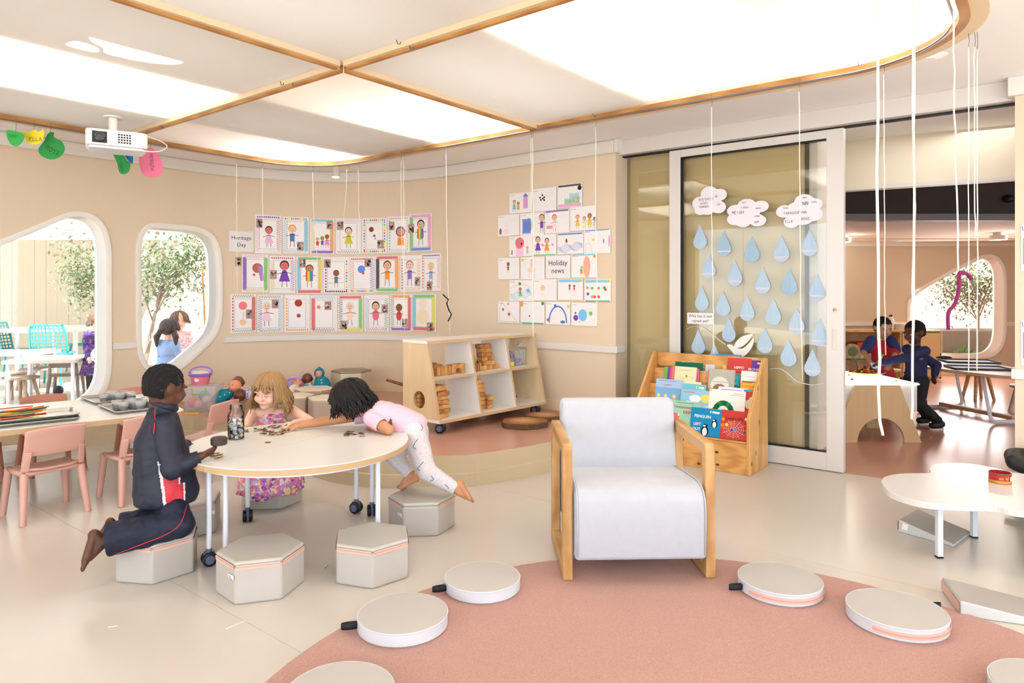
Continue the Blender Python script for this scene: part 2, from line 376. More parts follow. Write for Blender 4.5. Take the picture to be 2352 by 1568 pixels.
# floor of this room: sheets of vinyl, seams left as fine grooves
SL = -.137                                        # t of the sliding door plane
fb = MB(); seams = [(-9.0, -3.2), (-3.2, -1.35), (-1.35, .6), (.6, 2.5), (2.5, 4.6)]
def clip_room(poly):                              # keep the side of the door line facing the camera
    out = []
    for i in range(len(poly)):
        a, b = poly[i], poly[(i + 1) % len(poly)]; ta, tb = rc(a)[1] - SL, rc(b)[1] - SL
        if ta >= 0: out.append(a)
        if (ta >= 0) != (tb >= 0): k = ta / (ta - tb); out.append((lerp(a[0], b[0], k), lerp(a[1], b[1], k)))
    return out
sd1 = U                                           # seams run parallel to the glass door
sd2 = Vector((-sd1.y, sd1.x, 0))
ww = 2.0; base0 = fl(430, 1354)
for k in range(-6, 6):
    g = .0008; quad = [base0 + sd2 * (k * ww + g) + sd1 * -14, base0 + sd2 * (k * ww + g) + sd1 * 14, base0 + sd2 * ((k + 1) * ww - g) + sd1 * 14, base0 + sd2 * ((k + 1) * ww - g) + sd1 * -14]
    q = clip_room([(p.x, p.y) for p in quad])
    if len(q) > 2: fb.prism(q, -.03, 0)
st('floor', fb, M_floor)
fs = MB(); fs.prism([tuple(R(s, t)[:2]) for s, t in ((-7, 12), (-7, SL), (13, SL), (13, 12))][::-1], -.06, -.006); st('floor_seam_bed', fs, mat('seam_cream', (196, 178, 150), .7, .02))
f2 = MB(); f2.prism([tuple(R(s, t)[:2]) for s, t in ((2.6, SL), (2.6, -14), (16, -14), (16, SL))], -.05, 0.0); st('floor_next_room', f2, M_terra)

# ---- wall path (inner face): window wall -> rounded corner -> pinboard wall -> return at the glass door
RAD = 1.8; path = [R(0, t) for t in (9.0, 6.5, 5.0, 4.0, 3.0, 2.4)]
for k in range(0, 41):
    a = math.pi / 2 * k / 40; path.append(R(RAD - RAD * math.cos(a), RAD - RAD * math.sin(a)))
path += [R(s, 0) for s in (2.3, 2.8, 3.3, 3.79)]
acc = [0.0]
for a, b in zip(path[:-1], path[1:]): acc.append(acc[-1] + (b - a).length)
def seg_n(i): d = (path[i + 1] - path[i]).normalized(); return Vector((d.y, -d.x, 0))   # points into the room
def wallhit(px, py):
    k = (px - 1176) / F; best = None
    for i in range(len(path) - 1):
        a, b = path[i], path[i + 1]; fa = a.x - k * a.y; fb_ = b.x - k * b.y
        if fa * fb_ <= 0 and abs(fa - fb_) > 1e-9:
            q = fa / (fa - fb_); p = a.lerp(b, q)
            if p.y > .5 and (best is None or p.y < best[0].y): best = (p, i, acc[i] + (acc[i + 1] - acc[i]) * q)
    p, i, sA = best; return Vector((p.x, p.y, H - (py - HZ) / F * p.y)), seg_n(i), sA
def wpos(sA):
    for i in range(len(acc) - 1):
        if acc[i + 1] >= sA: break
    q = (sA - acc[i]) / (acc[i + 1] - acc[i]); n0 = seg_n(max(i - 1, 0)); n1 = seg_n(i); n2 = seg_n(min(i + 1, len(path) - 2))
    n = (n0 + n1).lerp(n1 + n2, q).normalized(); return path[i].lerp(path[i + 1], q), n
def run(name, s0, s1, z0, z1, dep, m, step=.08, inset=-.004, extra=None, bev=.004):
    """moulding running along the wall"""
    n = max(2, int((s1 - s0) / step)); prof = []
    for k in range(n + 1):
        p, nn = wpos(lerp(s0, s1, k / n)); prof.append((p, nn))
    if extra: prof += extra
    vs = []; fs_ = []
    for p, nn in prof:
        for dd, z in ((inset, z0), (dep, z0), (dep, z1), (inset, z1)): vs.append(p + nn * dd + Vector((0, 0, z)))
    for k in range(len(prof) - 1):
        for j in range(4): a = k * 4 + j; b = k * 4 + (j + 1) % 4; fs_.append((a, b, b + 4, a + 4))
    fs_ += [(3, 2, 1, 0), tuple(len(vs) - 4 + j for j in range(4))]
    return st(name, MB().add(vs, fs_), m, bevel=bev)
# wall solid with thickness
def wall_solid(pts, th, z0, z1):
    mb = MB(); n = len(pts); inn = []; out = []
    for i in range(n):
        d = (pts[min(i + 1, n - 1)] - pts[max(i - 1, 0)]).normalized(); nn = Vector((d.y, -d.x, 0)); inn.append(pts[i]); out.append(pts[i] - nn * th)
    vs = [p + Vector((0, 0, z)) for z in (z0, z1) for p in inn + out]; m = 2 * n; fs_ = []
    for i in range(n - 1):
        fs_ += [(i, i + 1, m + i + 1, m + i), (n + i + 1, n + i, m + n + i, m + n + i + 1), (i + 1, i, n + i, n + i + 1), (m + i, m + i + 1, m + n + i + 1, m + n + i)]
    fs_ += [(0, m, m + n, n), (n - 1, 2 * n - 1, m + 2 * n - 1, m + n - 1)]
    return mb.add(vs, fs_)
wmb = wall_solid(path, .24, -.05, 2.75)
wall = st('wall_left', wmb, [M_wall, M_white])
# window openings (outline on the wall face)
W1 = [(172, 497), (206, 503), (231, 528), (242, 575), (243, 640), (243, 760), (243, 835), (236, 880), (215, 912), (170, 935), (60, 950), (-120, 957), (-260, 945), (-310, 900), (-322, 800), (-312, 715), (-268, 668), (-140, 612), (0, 563), (95, 525), (142, 505)]
W2 = [(348, 524), (400, 526), (448, 531), (480, 546), (496, 578), (500, 640), (500, 700), (497, 738), (484, 770), (455, 800), (420, 832), (392, 846), (362, 849), (338, 836), (326, 806), (323, 760), (322, 650), (322, 575), (329, 541)]
def opening(pts, dens=6):
    return [wallhit(p.x, p.y) for p in cr([(x, y, 0) for x, y in pts], dens)]
def cutter(hits, mean_n):
    mb = MB(); n = len(hits); vs = [h[0] + mean_n * .5 for h in hits] + [h[0] - mean_n * .6 for h in hits]
    fs_ = [tuple(range(n)), tuple(range(2 * n - 1, n - 1, -1))] + [(i, n + i, n + (i + 1) % n, (i + 1) % n) for i in range(n)]
    me = mb.add(vs, fs_).mesh('cut'); bm = bmesh.new(); bm.from_mesh(me); bmesh.ops.recalc_face_normals(bm, faces=bm.faces); bm.to_mesh(me); bm.free()
    me.materials.append(M_wall); me.materials.append(M_white); me.polygons.foreach_set('material_index', [1] * len(me.polygons)); return me
def cut_wall(wall_o, cutme):
    c = bpy.data.objects.new('cut', cutme); SC.collection.objects.link(c); SC.collection.objects.link(wall_o); b = wall_o.modifiers.new('b', 'BOOLEAN'); b.operation = 'DIFFERENCE'; b.object = c; b.solver = 'EXACT'
    dg = bpy.context.evaluated_depsgraph_get(); me = bpy.data.meshes.new_from_object(wall_o.evaluated_get(dg)); wall_o.modifiers.clear(); wall_o.data = me; bpy.data.objects.remove(c); SC.collection.objects.unlink(wall_o)
bm = bmesh.new(); bm.from_mesh(wall.data); bmesh.ops.recalc_face_normals(bm, faces=bm.faces); bm.to_mesh(wall.data); bm.free()
M_glass = glassm('window_glass', (.97, .985, .98), .06)
def ring(hits, w, dep, back):
    """frame profile swept round an opening: w wide on the wall face, standing dep proud"""
    n = len(hits); P = [h[0] for h in hits]; vs = []; fs_ = []
    for i in range(n):
        nn = hits[i][1]; t = (P[(i + 1) % n] - P[i - 1]).normalized(); o = t.cross(nn).normalized()
        if i == 0: sgn = 1 if (P[0] - sum(P, Vector()) / n).dot(o) > 0 else -1
        o = o * sgn
        for a, b in ((-.004, -back), (-.004, dep * .7), (w * .25, dep), (w, dep * .8), (w, -.003), (.012, -.003)): vs.append(P[i] + o * a + nn * b)
    for i in range(n):
        j = (i + 1) % n
        for k in range(6): fs_.append((i * 6 + k, i * 6 + (k + 1) % 6, j * 6 + (k + 1) % 6, j * 6 + k))
    return MB().add(vs, fs_)
for i, ol in enumerate((W1, W2)):
    h = opening(ol); mn = sum((q[1] for q in h), Vector()).normalized(); cut_wall(wall, cutter(h, mn))
    e = bpy.data.objects.new('window_%d' % (i + 1), None); COL.objects.link(e); e.location = sum((q[0] for q in h), Vector()) / len(h); e['kind'] = 'structure'
    ob('window_frame', ring(h, .045, .022, .235), mat('window_frame_white', (238, 230, 218), .4, .01), e, world=True, smooth=50)
    pv = [q[0] - q[1] * .19 for q in h]; ob('pane', MB().add(pv, [tuple(range(len(pv)))]), M_glass, e, world=True)
S = lambda px: wallhit(px, 700)[2]
endN = (V * -1)
ext = [(R(3.79, 0), (U - V).normalized() * 1.0), (R(3.79, -.26), U)]
def ret(z0, z1, dep):
    """the moulding wrapped round the wall end"""
    return [(R(3.79, 0), (U - V) * 1.0)]
for nm, a, b, z0, z1, dep in (('trim_1', S(258), S(322), .765, .825, .018), ('trim_2', S(513), acc[-1], .765, .825, .018), ('baseboard_left', S(-60), S(470), 0, .11, .014)):
    run(nm, a, b, z0, z1, dep, M_white)
run('baseboard_back', S(470), acc[-1], .2, .30, .014, mat('cream_skirting', (230, 208, 174), .5, .01))
run('trim_3', .2, acc[-1], 2.485, 2.60, .035, M_white, bev=.015)
# wall end (thickness of the pinboard wall at the door) with its own dado return
we = MB(); we.add([R(3.79, 0, z) for z in (-.02, 2.75)] + [R(3.792, -.30, z) for z in (-.02, 2.75)] + [R(3.60, -.30, z) for z in (-.02, 2.75)] + [R(3.60, -.02, z) for z in (-.02, 2.75)],
       [(0, 2, 3, 1), (2, 4, 5, 3), (4, 6, 7, 5), (6, 0, 1, 7), (1, 3, 5, 7), (0, 6, 4, 2)]); st('wall_end', we, M_wall)
tr = MB()
for z0, z1, dp in ((.765, .825, .018), (2.485, 2.6, .035)):
    a, b, c, d = R(3.79, 0), R(3.79 + dp, 0), R(3.79 + dp, -.135), R(3.79, -.135); a = a - V * dp; b = b - V * dp
    tr.add([p + Vector((0, 0, z)) for z in (z0, z1) for p in (a, b, c, d)], [(0, 3, 2, 1), (4, 5, 6, 7), (0, 1, 5, 4), (1, 2, 6, 5), (2, 3, 7, 6), (3, 0, 4, 7)])
st('trim_4', tr, M_white, bevel=.004)

# ---- raised platform with a curved riser
ZP = .21
edge = cr([R(-.02, 5.05), fl(90, 1030), fl(175, 1020), fl(300, 1016), fl(445, 1012), fl(560, 1036), fl(713, 1090), fl(777, 1108), fl(849, 1118), fl(921, 1121), fl(1030, 1119), fl(1110, 1112), fl(1250, 1084), Vector((.62, 5.33, 0)), R(3.79, -.0)], 6, False)
back = [wpos(s)[0] - wpos(s)[1] * .02 for s in [lerp(acc[-1], acc[1], k / 60) for k in range(61)]]
k0 = min(range(len(back)), key=lambda i: (back[i] - edge[0]).length)
poly = edge + back[1:k0]
pb = MB(); pb.prism([(p.x, p.y) for p in poly], -.0, ZP, m=1, sm=0)
for i, f in enumerate(pb.f[:2]): pb.mi[i] = 1
M_riser = mat('riser_cream', (200, 180, 146), .45, .015)
st('platform', pb, [M_riser, M_terra])
nb = len(edge); bb = MB(); vs = []; fs_ = []
for i, p in enumerate(edge):
    d = (edge[min(i + 1, nb - 1)] - edge[max(i - 1, 0)]).normalized(); nn = Vector((d.y, -d.x, 0))
    for a, z in ((-.003, 0), (.010, 0), (.010, .085), (-.003, .095)): vs.append(p + nn * a + Vector((0, 0, z)))
for i in range(nb - 1):
    for k in range(4): fs_.append((i * 4 + k, i * 4 + (k + 1) % 4, i * 4 + 4 + (k + 1) % 4, i * 4 + 4 + k))
st('baseboard_platform', MB().add(vs, fs_), M_riser)

# ---- ceiling: plaster soffit with the light well above the stretched fabric
ZC = 2.6; s0, s1, t0, t1 = 1.28, 6.38, 1.28, 4.54
cb = MB()
def slab(a, b, c, d, z0=ZC, z1=ZC + .16, m=None, mb=None):
    (mb or cb).prism([tuple(R(s, t)[:2]) for s, t in ((a, c), (a, d), (b, d), (b, c))], z0, z1, m=m)
slab(-.4, s0, -.30, 8.6); slab(s1, 10.5, SL, 8.6); slab(s0, s1, t1, 8.6); slab(s0, s1, -.30, t0)
for a, b, c, d in ((s0 - .1, s0, t0, t1), (s1, s1 + .1, t0, t1), (s0 - .1, s1 + .1, t0 - .1, t0), (s0 - .1, s1 + .1, t1, t1 + .1)): slab(a, b, c, d, ZC + .1, 3.5)
st('ceiling', cb, M_ceil)
# ceiling tray: oak battens, cream lip and four stretched fabric panels
A0, A1, B0, B1 = 1.18, 6.48, 1.18, 4.64; MS, MT = 3.82, 2.91
def rr_room(inset, r, n=14):
    a0, a1, b0, b1 = A0 + inset, A1 - inset, B0 + inset, B1 - inset; out = []
    for cs, ct, g0, rr in ((a1 - r, b0 + r, -90, r), (a1 - r, b1 - r, 0, r), (a0 + r, b1 - r, 90, r), (a0 + r, b0 + r, 180, r)):
        for k in range(n + 1): g = math.radians(g0 + 90 * k / n); out.append((cs + rr * math.cos(g), ct + rr * math.sin(g)))
    return out
def loop_strip(mb, o0, o1, z0, z1):
    """closed rectangular section between two matching loops"""
    n = len(o0); vs = [R(s, t, z) for z in (z0, z1) for lp in (o0, o1) for s, t in lp]; f_ = []
    for i in range(n):
        j = (i + 1) % n; f_ += [(i, j, n + j, n + i), (2 * n + i, 3 * n + i, 3 * n + j, 2 * n + j), (i, 2 * n + i, 2 * n + j, j), (n + i, n + j, 3 * n + j, 3 * n + i)]
    return mb.add(vs, f_)
RC = .62
tray = bpy.data.objects.new('ceiling_tray', None); COL.objects.link(tray); tray['kind'] = 'structure'; tray.location = R(MS, MT, ZS)
ob('oak_ring', loop_strip(MB(), rr_room(.015, RC), rr_room(.055, RC - .04), ZS - .035, ZS + .0), M_oak, tray, world=True)
ob('cream_lip', loop_strip(MB(), rr_room(-.05, RC + .065), rr_room(.018, RC), ZS - .03, ZS + .10), M_oakc, tray, world=True)
ob('steel_track', MB().tube([R(s, t, ZS - .04) for s, t in rr_room(.075, RC - .06, 20)], .006, 6, True), mat('steel', (150, 150, 155), .3, 0, metal=1), tray, world=True)
def batten(a, b, c, d):
    for nm, e0, e1, zz, mm in (('batten', -.016, .006, ZS - .034, M_oak), ('batten_lip', .006, .03, ZS - .022, M_oakc)):
        mb = MB()
        if a == b: q = [(a + e0, c), (a + e1, c), (a + e1, d), (a + e0, d)]
        else: q = [(a, c + e0), (b, c + e0), (b, c + e1), (a, c + e1)]
        mb.prism([tuple(R(s, t)[:2]) for s, t in q], zz, ZS + .01); ob(nm, mb, mm, tray, world=True)
batten(MS, MS, B0 + .03, MT - .02); batten(MS, MS, MT + .04, B1 - .03); batten(A0 + .03, MS - .02, MT, MT); batten(MS + .04, A1 - .03, MT, MT)
m_sail = bpy.data.materials.new('stretched_fabric'); m_sail.use_nodes = True; MATS['sail'] = m_sail
nt = m_sail.node_tree; nt.nodes.remove(nt.nodes['Principled BSDF']); L = nt.links.new
df = nt.nodes.new('ShaderNodeBsdfDiffuse'); df.inputs[0].default_value = (*lin((242, 236, 228)), 1)
tl = nt.nodes.new('ShaderNodeBsdfTranslucent'); tl.inputs[0].default_value = (*lin((250, 247, 242)), 1)
mx = nt.nodes.new('ShaderNodeMixShader'); mx.inputs[0].default_value = .55; L(df.outputs[0], mx.inputs[1]); L(tl.outputs[0], mx.inputs[2]); L(mx.outputs[0], nt.nodes['Material Output'].inputs[0])
full = rr_room(.05, RC - .04)
def clip2(poly, ax, lim, keep_less):
    out = []
    for i in range(len(poly)):
        a, b = poly[i], poly[(i + 1) % len(poly)]; da = (lim - a[ax]) * (1 if keep_less else -1); db = (lim - b[ax]) * (1 if keep_less else -1)
        if da >= 0: out.append(a)
        if (da >= 0) != (db >= 0): k = da / (da - db); out.append((lerp(a[0], b[0], k), lerp(a[1], b[1], k)))
    return out
for ls in (True, False):
    for lt in (True, False):
        q = clip2(clip2(full, 0, MS, ls), 1, MT, lt)
        ob('fabric_panel', MB().add([R(s, t, ZS + .006) for s, t in q], [tuple(range(len(q)))]), m_sail, tray, world=True)
# joists above the fabric that divide the skylights
jb = MB()
for s in (1.96, 2.86, 3.82, 4.72, 5.68): slab(s - .02, s + .02, t0, t1, ZS + .035, 3.38, mb=jb)
slab(s0, s1, MT - .02, MT + .02, ZS + .035, 3.38, mb=jb)
st('ceiling_joists', jb, mat('joist_white', (238, 230, 218), .8, .01))
# unseen roof; two added holes shaped to throw sun patches on the fabric
def roof_hole(pix):
    dz = 3.5 - (ZS + .006); out = []
    for p in cr([(x, y, 0) for x, y in pix], 4):
        q = at(p.x, p.y, F * (ZS + .006 - H) / (HZ - p.y)); q = q - SUN * (dz / -SUN.z); out.append((q.x, q.y))
    return out
holes = [roof_hole([(206, 84), (228, 80), (262, 84), (330, 101), (412, 124), (424, 134), (416, 145), (388, 148), (330, 142), (262, 128), (240, 120), (238, 110), (215, 98)]),
         roof_hole([(153, 102), (168, 95), (192, 98), (222, 109), (226, 117), (210, 119), (172, 110)])]
bm = bmesh.new(); outer = [(-9.5, -3.5), (13, -3.5), (13, 11.2), (1.0, 11.2), (1.0, 8.4), (-2.1, 8.9), (-4.2, 6.3), (-9.5, -.4)]; es = []
for lp in [outer] + holes:
    vv = [bm.verts.new((x, y, 3.5)) for x, y in lp]; es += [bm.edges.new((vv[i], vv[(i + 1) % len(vv)])) for i in range(len(vv))]
bmesh.ops.triangle_fill(bm, use_beauty=True, edges=es); rme = bpy.data.meshes.new('roof'); bm.to_mesh(rme); bm.free(); ro = link('roof', rme, M_ceil); ro['kind'] = 'structure'
# plaster ceiling: shallow oval cut-outs along the tray
ov = MB()
for px, d in ((1420, 5.05), (1700, 4.55), (1130, 5.75), (2010, 3.95)):
    p = at(px, 668 - 1568 * (ZC - H) / d, d); s_, t_ = rc(p)
    ring_o = [(s_ + .36 * math.cos(a), t_ + .15 * math.sin(a)) for a in [2 * math.pi * k / 40 for k in range(40)]]
    ring_i = [(s_ + .30 * math.cos(a), t_ + .10 * math.sin(a)) for a in [2 * math.pi * k / 40 for k in range(40)]]
    vs = [R(a, b, ZC - .001) for a, b in ring_o] + [R(a, b, ZC - .022) for a, b in ring_i]
    ov.add(vs, [(i, (i + 1) % 40, 40 + (i + 1) % 40, 40 + i) for i in range(40)] + [tuple(range(79, 39, -1))])
st('trim_5', ov, M_ceil, smooth=30)

# ---- sliding glass door
JB = 6.555
dr = bpy.data.objects.new('door_1', None); COL.objects.link(dr); dr['kind'] = 'structure'; dr.location = R(4.9, SL, 0)
def dbox(mb, sa, sb, z0, z1, ta=SL - .03, tb=SL + .03): mb.prism([tuple(R(s, t)[:2]) for s, t in ((sa, ta), (sb, ta), (sb, tb), (sa, tb))][::-1], z0, z1)
LA, LB = 4.235, 5.57
mb = MB(); dbox(mb, 3.79, JB + .1, 2.475, 2.60, SL - .08, SL + .09); ob('header', mb, M_frame, dr, world=True, bevel=.004)
mb = MB(); dbox(mb, 3.79, JB, 2.462, 2.476, SL - .02, SL + .02); ob('header_gasket', mb, M_black, dr, world=True)
for sa, sb, nm in ((LA, LA + .10, 'stile'), (LB - .115, LB, 'stile')):
    mb = MB(); dbox(mb, sa, sb, .005, 2.462); ob(nm, mb, M_frame, dr, world=True, bevel=.003)
for z0, z1 in ((.005, .135), (2.40, 2.462)):
    mb = MB(); dbox(mb, LA + .1, LB - .115, z0, z1); ob('rail', mb, M_frame, dr, world=True, bevel=.003)
M_pane = glassm('door_glass', (.98, .97, .93), .07)
mb = MB(); dbox(mb, LA + .1, LB - .115, .135, 2.40, SL - .004, SL + .004); ob('pane', mb, M_pane, dr, world=True)
mb = MB()
for sa, sb, z0, z1 in ((LA + .1, LB - .115, .135, .142), (LA + .1, LB - .115, 2.39, 2.40), (LA + .1, LA + .107, .142, 2.39)): dbox(mb, sa, sb, z0, z1, SL - .008, SL + .031)
ob('glass_gasket', mb, M_black, dr, world=True)
mb = MB(); dbox(mb, LB - .075, LB - .045, .88, 1.03, SL + .029, SL + .034); ob('handle', mb, mat('flush_pull', (214, 204, 190), .4, .01), dr, world=True, bevel=.006)
mb = MB(); mb.lathe([(.010, 0), (.010, .012)], R(LB - .06, SL + .032, 1.165), 14, T=Matrix.Rotation(math.pi / 2, 4, 'X') ); ob('lock', mb, mat('brass', (150, 125, 80), .4, .02, metal=.8), dr, world=True)
# fixed panel beside the door leaf + the wall behind the glass
mb = MB(); dbox(mb, 3.79, 4.33, .1, 2.462, SL - .075, SL - .065); ob('fixed_pane', mb, M_pane, dr, world=True)
mb = MB(); dbox(mb, 3.78, 5.30, 0, .1, SL - .10, SL - .04); ob('sill', mb, M_frame, dr, world=True)
wb = MB(); wb.prism([tuple(R(s, t)[:2]) for s, t in ((3.79, SL - .12), (5.302, SL - .12), (5.302, SL - .24), (3.79, SL - .24))], 0, 2.75)
st('wall_pocket', wb, mat('wall_olive', (244, 220, 166), .7, .015))
wr = MB(); wr.prism([tuple(R(s, t)[:2]) for s, t in ((5.304, SL - .10), (5.36, SL - .10), (5.36, SL - .72), (5.304, SL - .72))], 0, 2.75)
st('wall_return', wr, mat('wall_white', (238, 234, 224), .7, .01))
br = MB(); br.prism([tuple(R(s, t)[:2]) for s, t in ((5.36, SL - .05), (5.374, SL - .05), (5.374, SL - .73), (5.36, SL - .73))], 0, .10); st('baseboard_return', br, mat('pink_skirting', (226, 176, 156), .5, .01))
mb = MB(); dbox(mb, 5.286, 5.302, .1, 2.46, SL - .118, SL - .05); st('trim_6', mb, mat('dark_edge', (92, 80, 62), .6, .05))
# wall right of the opening
wq = MB(); wq.prism([tuple(R(s, t)[:2]) for s, t in ((JB, SL - .10), (11, SL - .10), (11, .0), (JB, .0))][::-1], 0, 2.7); st('wall_right', wq, M_wall)
for nm, z0, z1, dp in (('trim_7', .765, .825, .018), ('trim_8', 2.485, 2.6, .035), ('baseboard_right', 0, .1, .014)):
    q = MB(); q.prism([tuple(R(s, t)[:2]) for s, t in ((JB - dp, SL - .02), (11, SL - .02), (11, dp), (JB - dp, dp))][::-1], z0, z1); st(nm, q, M_white, bevel=.004)
# walls behind the photographer (garden side glazed and open) and the far right one
q = MB()
for sa, sb in ((-.3, .8),): q.prism([tuple(R(s, t)[:2]) for s, t in ((sa, 8.4), (sb, 8.4), (sb, 8.6), (sa, 8.6))], 0, 2.7)
st('wall_garden', q, M_wall)
# ================================================================== FURNITURE
def ang(v): return math.atan2(v[1], v[0])
# ---- rug
RUGC = Vector((.62, 1.835, 0)); ZR = .012
m_rug = mat('rug_pile', (214, 170, 157), .95, .0, 150, bump=.9, bscale=420, sheen=.08, col2=(172, 128, 115), spec=.1)
rug = ob('round_rug', MB().lathe([(1.488, 0), (1.495, .004), (1.492, ZR), (0.001, ZR)], RUGC, 128), m_rug); setp(rug, 'large round salmon pink rug under the armchair', 'rug')

# ---- armchair
m_fab = mat('chair_velvet', (184, 185, 190), .85, .06, 22, bump=.35, bscale=380, sheen=.35, spec=.2)
m_arm = wood('armchair_oak', (176, 128, 72), (203, 160, 104), (2, 2, 2), 5, .45)
CH = Vector((.56, 3.33, ZR)); ch = thing('armchair', 'pale grey upholstered armchair with open wooden arm frames on the pink rug', 'armchair', CH, math.radians(2.0))
def arm_frame(x):
    mb = MB(); th = .045; pts_o = [(-.285, 0), (-.27, .585), (-.255, .60), (.27, .612), (.285, .595), (.27, 0)]
    pts_i = [(-.235, .052), (-.222, .55), (.222, .56), (.222, .052)]
    # outer loop and inner loop bridged: four bars
    bars = [((-.285, 0), (-.235, 0), (-.222, .60), (-.268, .585)), ((.222, 0), (.272, 0), (.282, .60), (.23, .61)), ((-.235, 0), (.222, 0), (.222, .052), (-.235, .052)), ((-.256, .600), (-.23, .550), (.235, .562), (.27, .612))]
    vs = []
    out = [(-.285, 0), (.272, 0), (.283, .595), (.268, .612), (-.252, .602), (-.269, .585)]; inn = [(-.232, .052), (.222, .052), (.23, .556), (.22, .560), (-.21, .550), (-.220, .543)]
    n = len(out)
    for xx in (x - th / 2, x + th / 2):
        vs += [(xx, a, b) for a, b in out] + [(xx, a, b) for a, b in inn]
    f = []
    for i in range(n):
        j = (i + 1) % n; f += [(i, j, n + j, n + i), (2 * n + i, 3 * n + i, 3 * n + j, 2 * n + j), (i, 2 * n + i, 2 * n + j, j), (n + i, n + j, 3 * n + j, 3 * n + i)]
    return mb.add(vs, f)
for x in (-.322, .322): ob('arm_frame', arm_frame(x), m_arm, ch, bevel=.007, bseg=3)
# seat: side profile (y front = -, z) extruded, rounded front
prof = [(-.315, .098), (-.322, .12), (-.325, .30), (-.318, .355), (-.295, .392), (-.25, .412), (-.18, .418), (.0, .405), (.20, .385), (.24, .38), (.24, .10)]
def extrude_x(prof, hw):
    n = len(prof); vs = [(x, a, b) for x in (-hw, hw) for a, b in prof]
    return MB().add(vs, [tuple(range(n)), tuple(range(2 * n - 1, n - 1, -1))] + [(i, n + i, n + (i + 1) % n, (i + 1) % n) for i in range(n)])
sx = extrude_x(prof, .292); so_ = ob('seat', sx, m_fab, ch, smooth=60, bevel=.016, bseg=3)
pb = [(.165, .36), (.225, .70), (.245, .722), (.285, .725), (.325, .708), (.34, .68), (.335, .12), (.22, .12)]
bk = extrude_x(pb, .296); ob('backrest', bk, m_fab, ch, smooth=50, bevel=.024, bseg=4)
# piping seam lines round the seat front
for x in (-.284, .284): ob('seat_piping', MB().tube([(x, a - .002 if a < -.3 else a, b + .002) for a, b in prof[1:9]], .0035, 6), m_fab, ch, smooth=True)

# ---- round cushions
m_cush = mat('cushion_vinyl', (186, 180, 172), .42, .012, 3); m_cside = mat('cushion_side', (206, 207, 210), .42, .01)
m_zip = mat('coral_zip', (222, 178, 162), .6, .03, 60)
m_strap = mat('black_webbing', (22, 24, 30), .7, .05)
def cushion(c, r, label, strap_a, zipa=None):
    t = thing('floor_cushion', label, 'cushion', (c[0], c[1], ZR), 0, 'round floor cushions on the rug')
    h = .052
    ob('cover', MB().lathe([(r - .006, 0), (r, .006), (r, h - .005), (r - .004, h - .001)], n=64), m_cside, t, smooth=40)
    ob('top_panel', MB().lathe([(r - .002, h - .0045), (r - .0045, h), (r * .5, h + .003), (.001, h + .004)], n=64), m_cush, t, smooth=40)
    ob('piping', MB().tube([((r - .0005) * math.cos(a), (r - .0005) * math.sin(a), h - .003) for a in [2 * math.pi * k / 64 for k in range(64)]], .0026, 6, True), m_cside, t, smooth=True)
    if zipa:
        a0, a1 = zipa; z = MB(); n = 28
        for k in range(n):
            q0 = math.radians(lerp(a0, a1, k / n)); q1 = math.radians(lerp(a0, a1, (k + 1) / n)); rr = r + .0015
            z.add([(rr * math.cos(q0), rr * math.sin(q0), .014), (rr * math.cos(q1), rr * math.sin(q1), .014), (rr * math.cos(q1), rr * math.sin(q1), .036), (rr * math.cos(q0), rr * math.sin(q0), .036)], [(0, 1, 2, 3)])
        zz = ob('zip', z, m_zip, t)
        ob('zip_teeth', MB().tube([((r + .003) * math.cos(math.radians(lerp(a0, a1, k / 28))), (r + .003) * math.sin(math.radians(lerp(a0, a1, k / 28))), .025) for k in range(29)], .0018, 5), mat('coral_dark', (208, 150, 132), .6), zz)
    a = math.radians(strap_a); d = Vector((math.cos(a), math.sin(a), 0)); s_ = Vector((-d.y, d.x, 0)); lp = []
    for k in range(17):
        g = math.pi * 2 * k / 16; lp.append(d * (r + .028 - .030 * math.cos(g)) + s_ * .010 * math.sin(g))
    vs = []; 
    for p in lp: vs += [p + Vector((0, 0, .014)), p + Vector((0, 0, .036))]
    o = ob('strap', MB().add(vs, [(2 * i, 2 * i + 2, 2 * i + 3, 2 * i + 1) for i in range(16)]), m_strap, t, smooth=True); sm = o.modifiers.new('s', 'SOLIDIFY'); sm.thickness = .002
    return t
cushion((-.128, 2.965), .163, 'round pale cushion nearest the armchair on its left side', 200)
cushion((-.42, 2.63), .172, 'round pale cushion on the left rug edge, second from the armchair', 195)
cushion((-.535, 2.115), .168, 'round pale cushion at the bottom left rug edge, cut by the frame', 185)
cushion((1.155, 2.945), .172, 'round grey cushion with coral zip just right of the armchair', 188, (205, 350))
cushion((1.50, 2.665), .178, 'large round cushion with coral zip beside the lower wedge', 20, (215, 352))
cushion((1.69, 2.13), .17, 'round cushion at the bottom right corner with black strap', 170)

